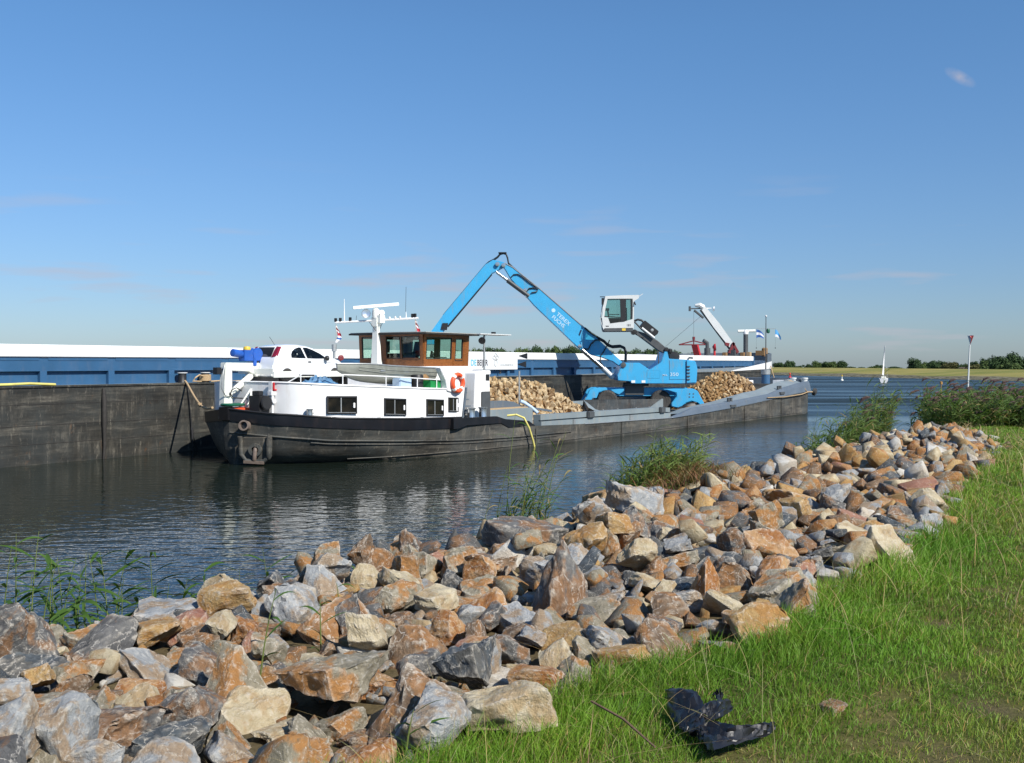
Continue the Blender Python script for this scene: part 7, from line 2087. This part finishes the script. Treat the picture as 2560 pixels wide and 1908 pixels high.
# dry tufts beside the yellow green clump
m_pts = []
x, y = 12.7, 5.5
P, HH, WW, LL, CC = [], [], [], [], []
for _ in range(900):
    a, b_ = rng.gauss(0, 0.5), rng.gauss(0, 0.22)
    p = KF.P(x + a, 5.5 + b_, bank_z(x + a, 5.5 + b_) + 0.16); P.append(tuple(p)); HH.append(rng.uniform(0.08, 0.3)); WW.append(0.011); t = rng.uniform(0, 6.28); LL.append((math.cos(t) * 0.8, math.sin(t) * 0.8)); CC.append((rng.uniform(0.16, 0.3), rng.uniform(0.11, 0.18), rng.uniform(0.05, 0.08)))
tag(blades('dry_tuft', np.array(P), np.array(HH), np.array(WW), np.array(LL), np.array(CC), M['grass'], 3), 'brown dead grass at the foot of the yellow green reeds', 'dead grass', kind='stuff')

# ------------------------------------------------------------------ small things on the grass
def bag_mat():
    m, nt, b, o = new_mat('black_plastic_film')
    b.inputs['Base Color'].default_value = (0.010, 0.010, 0.012, 1)
    b.inputs['Roughness'].default_value = 0.42
    n = noise_node(nt, 26.0, 4, 0.6); n2 = noise_node(nt, 7.0, 4, 0.6)
    bump(nt, b, mix(nt, 0.7, n, n2), 0.35, 0.02)
    return m
M['bag'] = bag_mat()
def film(outline_rows, seed, amp, parent, nm='film'):
    """a torn strip of film: rows of (x, y, z) centre lines with width, wrinkled"""
    rows = []
    n = 26
    for i in range(n + 1):
        t = i / n * (len(outline_rows) - 1); k = min(int(t), len(outline_rows) - 2); f = t - k
        a = [outline_rows[k][q] + (outline_rows[k + 1][q] - outline_rows[k][q]) * f for q in range(6)]
        row = []
        for j in range(17):
            s = j / 16
            x = a[0] + (a[3] - a[0]) * s; y = a[1] + (a[4] - a[1]) * s; z = a[2] + (a[5] - a[2]) * s
            rdg = 1 - abs(mnoise.noise((s * 3.2 + seed + 0.3 * t, t * 0.6, seed))) * 2.6
            r2 = 0.6 * mnoise.noise((s * 6, t * 1.5 + seed, 2)); e = math.sin(PI * s) ** 0.5
            jag = 0.02 * mnoise.noise((t * 5, seed, s * 2)) * (1 if j in (0, 16) else 0)
            row.append((x + 0.02 * r2 + jag, y + 0.02 * mnoise.noise((s * 7, t * 4, seed + 5)) + jag, max(0.012, z + amp * rdg * e + amp * 0.5 * r2)))
        rows.append(row)
    m = MB(); m.grid(rows); return m.build(nm, M['bag'], parent, smooth=28)
bX, bY = W2(1800, 1800, 2.03)
bag = empty('plastic_bag', (bX, bY, 2.0), 0, 'torn crumpled black plastic bag lying on the grass', 'plastic bag')
SB = 4.75 / 2600
def bp(px, py, z): 
    Y = 2600 * (EYE - 2.03 - z) / (py - 908) if py > 1000 else 5; return ((px - 1280) / 2600 * Y - bX, Y - bY, z)
def strip(l): return [bp(*a) + bp(*b_) for a, b_ in l]
film(strip([((1664, 1712, 0.07), (1672, 1760, 0.02)), ((1700, 1708, 0.12), (1680, 1780, 0.03)), ((1745, 1716, 0.12), (1700, 1800, 0.04)), ((1762, 1745, 0.10), (1715, 1818, 0.03)), ((1775, 1770, 0.07), (1745, 1830, 0.02))]), 1.0, 0.028, bag)
film(strip([((1752, 1790, 0.06), (1760, 1752, 0.07)), ((1785, 1788, 0.06), (1780, 1742, 0.08)), ((1812, 1778, 0.05), (1805, 1738, 0.06)), ((1838, 1762, 0.02), (1825, 1745, 0.03))]), 4.0, 0.024, bag)
film(strip([((1770, 1862, 0.03), (1750, 1795, 0.05)), ((1790, 1862, 0.07), (1800, 1792, 0.06)), ((1830, 1850, 0.05), (1840, 1800, 0.08)), ((1880, 1838, 0.04), (1890, 1800, 0.07)), ((1925, 1826, 0.03), (1930, 1798, 0.06)), ((1942, 1812, 0.03), (1940, 1800, 0.03))]), 7.0, 0.026, bag)
film(strip([((1780, 1735, 0.02), (1800, 1745, 0.06)), ((1788, 1722, 0.06), (1808, 1735, 0.05)), ((1796, 1716, 0.07), (1812, 1728, 0.04))]), 9.0, 0.03, bag)
film(strip([((1720, 1800, 0.05), (1765, 1790, 0.07)), ((1725, 1825, 0.03), (1770, 1815, 0.06)), ((1735, 1830, 0.01), (1765, 1850, 0.03))]), 12.0, 0.026, bag)
a, b_ = W2(1480, 1775, 2.07), W2(1640, 1893, 2.03); m = MB(); m.tube([(a[0], a[1], 2.10), ((a[0] + b_[0]) / 2 + 0.01, (a[1] + b_[1]) / 2 + 0.02, 2.09), (b_[0], b_[1], 2.06)], [0.006, 0.006, 0.004], 6)
tag(m.build('twig', paint('dry_twig', (0.16, 0.10, 0.06), 0.9, 0.2, 20.0), None, smooth=60), 'thin brown twig lying in the grass between the stones and the black bag', 'twig')

# ------------------------------------------------------------------ far side: marker, sailing boat, buoys, house, trees
mk = empty('channel_marker', ((2415 - 1280) / 2600 * 46, 46, 0), 0, 'thin leaning pole with a red and white pointed top mark above the reeds', 'channel marker')
def mkp(px, py): return ((px - 2415) / 2600 * 46, 0, EYE - (py - 908) / 2600 * 46)
t_, b2_ = Vector(mkp(2424, 862)), Vector(mkp(2414, 1010)); b2_.z = -0.4
m = MB(); m.tube([b2_, t_], [0.055, 0.03], 8); m.build('pole', M['pale_grey'], mk, smooth=50)
ap = Vector(mkp(2425, 863)); 
cr_ = [Vector(mkp(2418, 839)), Vector(mkp(2425, 838.5)) + Vector((0, -0.12, 0)), Vector(mkp(2434, 839)), Vector(mkp(2427, 838)) + Vector((0, 0.14, 0))]
for i, c in ((0, 'flag_white'), (1, 'dark_red'), (2, 'yellow'), (3, 'flag_white')):
    m = MB(); q = [ap, cr_[i], cr_[(i + 1) % 4]]; ins = Vector((0, 0, 0.012)); m.add(q + [v + (ap.lerp((cr_[0] + cr_[2]) / 2, 0.6) - v) * 0.06 for v in q], [(0, 1, 2), (5, 4, 3), (0, 3, 4, 1), (1, 4, 5, 2), (2, 5, 3, 0)]); m.build('marker_panel', M[c], mk)
m = MB(); p, q = ap.lerp(cr_[0], 0.9), ap.lerp(cr_[1], 0.9); m.tube([p.lerp(q, 0.6) + Vector((0, -0.02, 0)), p.lerp(q, 0.8) + Vector((0, -0.02, -0.06))], 0.03, 6); m.build('red_mark', M['red'], mk)

SY = 192.0
sb = empty('sailing_boat', ((2209 - 1280) / 2600 * SY, SY, 0), R(-19), 'small white sailing boat with a narrow furled sail on the blue water', 'sailing boat')
rows = []
for i in range(13):
    s = i / 12; y = -2.4 + 5.4 * s; hw = 0.78 * (1 - max(0, (s - 0.35) / 0.65) ** 2.2) * (0.85 + 0.15 * min(1, s * 4)); hw = max(hw, 0.03)
    rows.append([(-hw, y, 0.72 + 0.15 * s), (-hw * 0.95, y, 0.35), (-hw * 0.6, y, -0.1), (0, y, -0.3), (hw * 0.6, y, -0.1), (hw * 0.95, y, 0.35), (hw, y, 0.72 + 0.15 * s)])
m = MB(); m.grid(rows, close=True); m.add(rows[0], [tuple(range(7))]); m.build('boat_hull', M['white'], sb, smooth=40)
m = MB(); m.box(-0.45, 0.45, -0.6, 1.4, 0.75, 1.15); m.box(-0.5, 0.5, -2.2, -0.7, 0.72, 0.85, 1); m.build('cabin', [M['cream_white'], M['tan']], sb, bevel=0.06)
m = MB(); m.tube([(0, 0.9, 0.8), (0.22, 0.75, 6.9)], [0.07, 0.05], 8); m.build('mast', M['pale_grey'], sb, smooth=50)
m = MB(); m.tube([(0.0, 0.8, 1.35), (-0.3, -1.7, 1.5)], 0.05, 6); m.build('sail_boom', M['pale_grey'], sb)
rows = []
for i in range(13):
    t = i / 12; z = 1.45 + 5.2 * t; w_ = 0.7 * (1 - t) ** 0.9
    rows.append([(0.02 + 0.2 * t, 0.85 - 0.1 * t, z), (-0.18 * (1 - t) + 0.12 * t, 0.85 - w_ * 0.5, z), (-0.24 * (1 - t) + 0.18 * t, 0.85 - w_, z)])
m = MB(); m.grid(rows); m.build('sail', M['flag_white'], sb, smooth=60)
for (x, y, z) in ((0, -2.4, 0.7), (0, 3.0, 0.85), (0.75, 0.6, 0.75), (-0.75, 0.6, 0.75)):
    m = MB(); m.tube([(x, y, z), (0.22, 0.75, 6.8)], 0.014, 4); m.build('stay', M['galv'], sb)
bX2 = 250.0; b = empty('buoy', ((1975 - 1280) / 2600 * bX2, bX2, 0), 0, 'small red buoy on the water near the far bank', 'buoy')
m = MB(); m.lathe((0, 0, -0.2), (0, 0, 1), [(0.3, 0), (0.45, 0.2), (0.4, 0.5), (0.14, 0.65), (0.1, 1.1), (0.02, 1.15)], 14); m.build('buoy_float', M['red'], b, smooth=45)
m = MB(); m.lathe((0, 0, 0.95), (0, 0, 1), [(0.18, 0), (0.2, 0.2), (0.02, 0.35)], 10); m.build('top_mark', M['orange'], b)
Yb = 215.0; b = empty('buoy', ((2105 - 1280) / 2600 * Yb, Yb, 0), 0, 'pale yellow white buoy on the water left of the sailing boat', 'buoy'); b.scale = (0.62, 0.62, 0.8)
m = MB(); m.lathe((0, 0, -0.2), (0, 0, 1), [(0.35, 0), (0.5, 0.2), (0.45, 0.45), (0.16, 0.6), (0.13, 1.2), (0.02, 1.25)], 14); m.build('buoy_float', M['cream_white'], b, smooth=45)
m = MB(); m.lathe((0, 0, 1.1), (0, 0, 1), [(0.2, 0), (0.22, 0.3), (0.02, 0.4)], 10); m.build('top_mark', M['yellow'], b)
Yp = 120.0; m = MB(); x = (2353 - 1280) / 2600 * Yp; m.tube([(x, Yp, -0.5), (x, Yp, 1.1)], 0.06, 6); m.lathe((x, Yp, 1.1), (0, 0, 1), [(0.02, 0), (0.16, 0.05), (0.15, 0.35), (0.02, 0.4)], 10)
tag(m.build('water_stake', M['tan'], None, smooth=45), 'thin stake standing in the water left of the marker pole', 'stake')

hz_ = empty('farmhouse', ((2429 - 1280) / 2600 * 700, 700, -3.0), R(-12), 'far low farmhouse with a white gable and long dark roof behind the right dike', 'house')
def hp_(px, py): return ((px - 2429) / 2600 * 700, EYE + 3.0 - (py - 908) / 2600 * 700)
g0, g1 = hp_(2422, 928), hp_(2429, 917)
m = MB(); m.prism([(-1.9, 0), (1.9, 0), (1.9, g0[1] - 0.8), (0, g1[1]), (-1.9, g0[1] - 0.8)], -0.15, 0.15); m.build('gable_wall', M['white'], hz_)
m = MB(); m.add([(-12, 0, 0), (-2.2, 0, 0), (-2.2, 0, 1.6), (-12, 0, 1.6), (-12, 6, 1.6), (-2.2, 6, 1.6), (-2.2, 6, 0), (-12, 6, 0)], [(0, 1, 2, 3), (4, 5, 6, 7), (0, 3, 4, 7), (1, 6, 5, 2)]); m.build('wall', M['wicker'], hz_)
m = MB(); m.add([(-12.4, -0.3, 1.5), (-2.0, -0.3, 1.5), (-2.0, 3, 3.9), (-12.4, 3, 3.9), (-12.4, 6.3, 1.5), (-2.0, 6.3, 1.5)], [(0, 1, 2, 3), (3, 2, 5, 4), (0, 3, 4), (1, 5, 2)]); m.build('roof', M['roof_tile'], hz_)

# trees: crowns of many small leaf clumps over a trunk with limbs
def crown_mat(name, a, b2):
    m, nt, b, o = new_mat(name)
    n = noise_node(nt, 0.5, 5, 0.7); oi = N(nt, 'ShaderNodeObjectInfo')
    c = ramp(nt, n, [(0.3, a), (0.7, b2)])
    c = mix(nt, maprange(nt, oi.outputs['Random'], 0, 1, 0, 0.5), c, tuple((p + q) * 0.4 for p, q in zip(a, b2)))
    nt.links.new(c, b.inputs['Base Color']); b.inputs['Roughness'].default_value = 0.8; b.inputs['Specular IOR Level'].default_value = 0.15
    return m
CR = {'dark': crown_mat('dark_foliage', (0.028, 0.055, 0.022), (0.06, 0.10, 0.036)), 'mid': crown_mat('mid_foliage', (0.05, 0.085, 0.026), (0.11, 0.155, 0.05)), 'olive': crown_mat('olive_foliage', (0.06, 0.065, 0.022), (0.12, 0.115, 0.045))}
M['bark'] = paint('bark', (0.07, 0.055, 0.04), 0.9, 0.3)
def crown_mesh(seed, tall):
    r_ = random.Random(seed); V, F = [], []
    lobes = [(Vector((r_.gauss(0, 0.24), r_.gauss(0, 0.24), r_.uniform(0.12, 0.84))), r_.uniform(0.16, 0.34)) for _ in range(12)] + [(Vector((0, 0, 0.5)), 0.38), (Vector((0.08, 0, 0.3)), 0.36)]
    for c, rad in lobes:
        for _ in range(int(950 * rad * rad * 5) + 60):
            d = Vector((r_.gauss(0, 1), r_.gauss(0, 1), r_.gauss(0, 1))).normalized() * rad * (r_.random() ** 0.35) * (1 + 0.25 * r_.gauss(0, 0.5))
            p = c + d
            p.z = max(0.02, p.z)
            s = r_.uniform(0.022, 0.05); n = (d.normalized() + Vector((r_.gauss(0, 0.5), r_.gauss(0, 0.5), r_.gauss(0, 0.5)))).normalized()
            a = n.orthogonal().normalized(); b_ = n.cross(a); k = len(V)
            V += [p + a * s, p + b_ * s * 0.8, p - a * s, p - b_ * s * 0.8]; F.append((k, k + 1, k + 2, k + 3))
    V = [(v.x, v.y, v.z * tall) for v in V]
    me = bpy.data.meshes.new('crown'); me.from_pydata([tuple(v) for v in V], [], F); me.update(); me.materials.append(CR['dark'])
    return me
CROWN = [crown_mesh(90 + i, (1.0, 0.85, 1.2, 1.0, 0.9)[i]) for i in range(5)]
tr_m = MB(); tr_m.tube([(0, 0, -0.12), (0.01, 0, 0.2), (0, 0.02, 0.55)], [0.035, 0.028, 0.012], 7)
for a in range(4): tr_m.tube([(0, 0, 0.18 + a * 0.07), (0.16 * math.cos(a * 1.7), 0.16 * math.sin(a * 1.7), 0.42 + a * 0.05)], [0.014, 0.004], 5)
TRUNK = tr_m.mesh('trunk', M['bark'], 50)
ntree = 0
def tree(px, top_y, Y, wpx_, kind, label, group):
    global ntree
    zb = -3.0 - max(0, Y - 380) * 0.0055
    h = EYE - (top_y - 908) / 2600 * Y - zb; w_ = wpx_ / 2600 * Y
    root = empty('tree', ((px - 1280) / 2600 * Y, Y, zb), rng.uniform(0, 6.28), label, 'tree', group)
    i = ntree % 5; ntree += 1
    c = bpy.data.objects.new('crown', CROWN[i]); COL.objects.link(c); c.parent = root; c.location = (0, 0, h * 0.10); c.scale = (w_ * 1.1, w_ * 1.1, h * 0.92 / (1.0, 0.85, 1.2, 1.0, 0.9)[i])
    c.material_slots[0].link = 'OBJECT'; c.material_slots[0].material = CR[kind]
    t = bpy.data.objects.new('trunk', TRUNK); COL.objects.link(t); t.parent = root; t.scale = (h * 0.5, h * 0.5, h)
gA = 'far trees across the water'
for px, ty, w_, k, lab in ((1950, 905, 30, 'dark', 'round dark tree beside the barge bow on the far bank'), (1972, 903, 22, 'dark', 'second round dark tree right of the barge bow'), (1990, 914, 24, 'dark', 'low bush right of the two round trees by the bow'), (2017, 911, 20, 'dark', 'small round bush midway to the tree group by the red buoy'),
                       (2045, 905, 26, 'mid', 'left tree of the clump above the white buoy'), (2062, 903, 26, 'dark', 'middle tree of the clump above the white buoy'), (2082, 905, 26, 'mid', 'right of middle in the clump above the white buoy'), (2099, 903, 26, 'dark', 'rounded right end tree of the clump above the white buoy'),
                       (2125, 917, 34, 'dark', 'low hedge like bush left of the sailing boat'), (2148, 919, 30, 'dark', 'lowest bush just left of the sailing boat'), (2180, 915, 34, 'mid', 'low bush behind the sailing boat mast, left side'), (2195, 913, 20, 'dark', 'pointed bush left of the sail'), (2228, 917, 36, 'dark', 'low bush right of the sail'), (2243, 920, 30, 'dark', 'flat bush farther right of the sail')):
    tree(px, ty, 1150, w_, k, lab, gA)
for px, ty, w_, k, Y, lab in ((2290, 899, 34, 'dark', 700, 'tallest dark tree at the left end of the right tree group'), (2278, 908, 22, 'dark', 700, 'low foliage at the foot of the left end tree'), (2308, 909, 20, 'mid', 700, 'small tree right of the tall left end tree'),
                          (2325, 905, 28, 'dark', 900, 'left tree of the blue green row in the right group'), (2340, 903, 28, 'dark', 900, 'middle tree of the blue green row'), (2356, 905, 28, 'dark', 900, 'right tree of the blue green row'),
                          (2367, 903, 34, 'olive', 620, 'brownish green round tree in front of the blue green row'), (2384, 908, 22, 'dark', 700, 'small tree just right of the brownish one'), (2398, 912, 12, 'dark', 900, 'thin poplar left of the marker pole'), (2404, 911, 9, 'dark', 900, 'second thin poplar left of the marker pole'), (2412, 911, 10, 'dark', 900, 'thin poplar behind the marker pole'),
                          (2424, 908, 18, 'mid', 900, 'small far tree right of the marker pole'), (2438, 905, 26, 'dark', 800, 'rounded tree above the white gable'), (2462, 897, 20, 'dark', 640, 'tree top sticking up behind the light green slope of trees'), (2479, 895, 16, 'dark', 640, 'second tree top behind the light green trees'),
                          (2440, 914, 44, 'olive', 430, 'low light green bush right of the white gable'), (2462, 907, 46, 'mid', 430, 'light green tree rising right of the white gable'), (2484, 901, 46, 'mid', 430, 'yellowish green tree left of the big dark trees'), (2500, 893, 44, 'dark', 400, 'left big dark tree at the right edge'), (2518, 890, 50, 'dark', 400, 'big dark round tree near the right edge'), (2542, 888, 50, 'dark', 400, 'tall dark tree before the right edge'), (2565, 890, 46, 'dark', 400, 'dark tree cut by the right edge'), (2525, 908, 44, 'mid', 390, 'lower bush under the big dark trees')):
    tree(px, ty, Y, w_, k, lab, 'trees on the right far bank')
r2 = random.Random(4)
tops = [(1150, 879), (1180, 877), (1222, 872), (1250, 874), (1270, 882), (1300, 874), (1340, 872), (1360, 868), (1390, 870), (1420, 868), (1440, 871), (1470, 872), (1500, 872), (1540, 878), (1600, 879), (1640, 874), (1670, 876), (1710, 882), (1760, 888)]
ORD = 'first second third fourth fifth sixth seventh eighth ninth tenth eleventh twelfth thirteenth'.split()
for x0_, x1_, where in ((1150, 1310, 'above the barge name board'), (1310, 1490, 'between the black arrows and the boom foot'), (1490, 1600, 'under the raised digger cab'), (1600, 1765, 'above the digger body')):
    px, i = x0_, 0
    while px < x1_ - 6:
        tree(px, interp(tops, px) + r2.uniform(-1.5, 2.5), 820 + r2.uniform(-40, 60), r2.uniform(26, 40), 'mid' if r2.random() < 0.5 else 'dark', 'far tree %s, %s from the left there' % (where, ORD[i]), 'far tree line behind the barge')
        px += r2.uniform(14, 22); i += 1
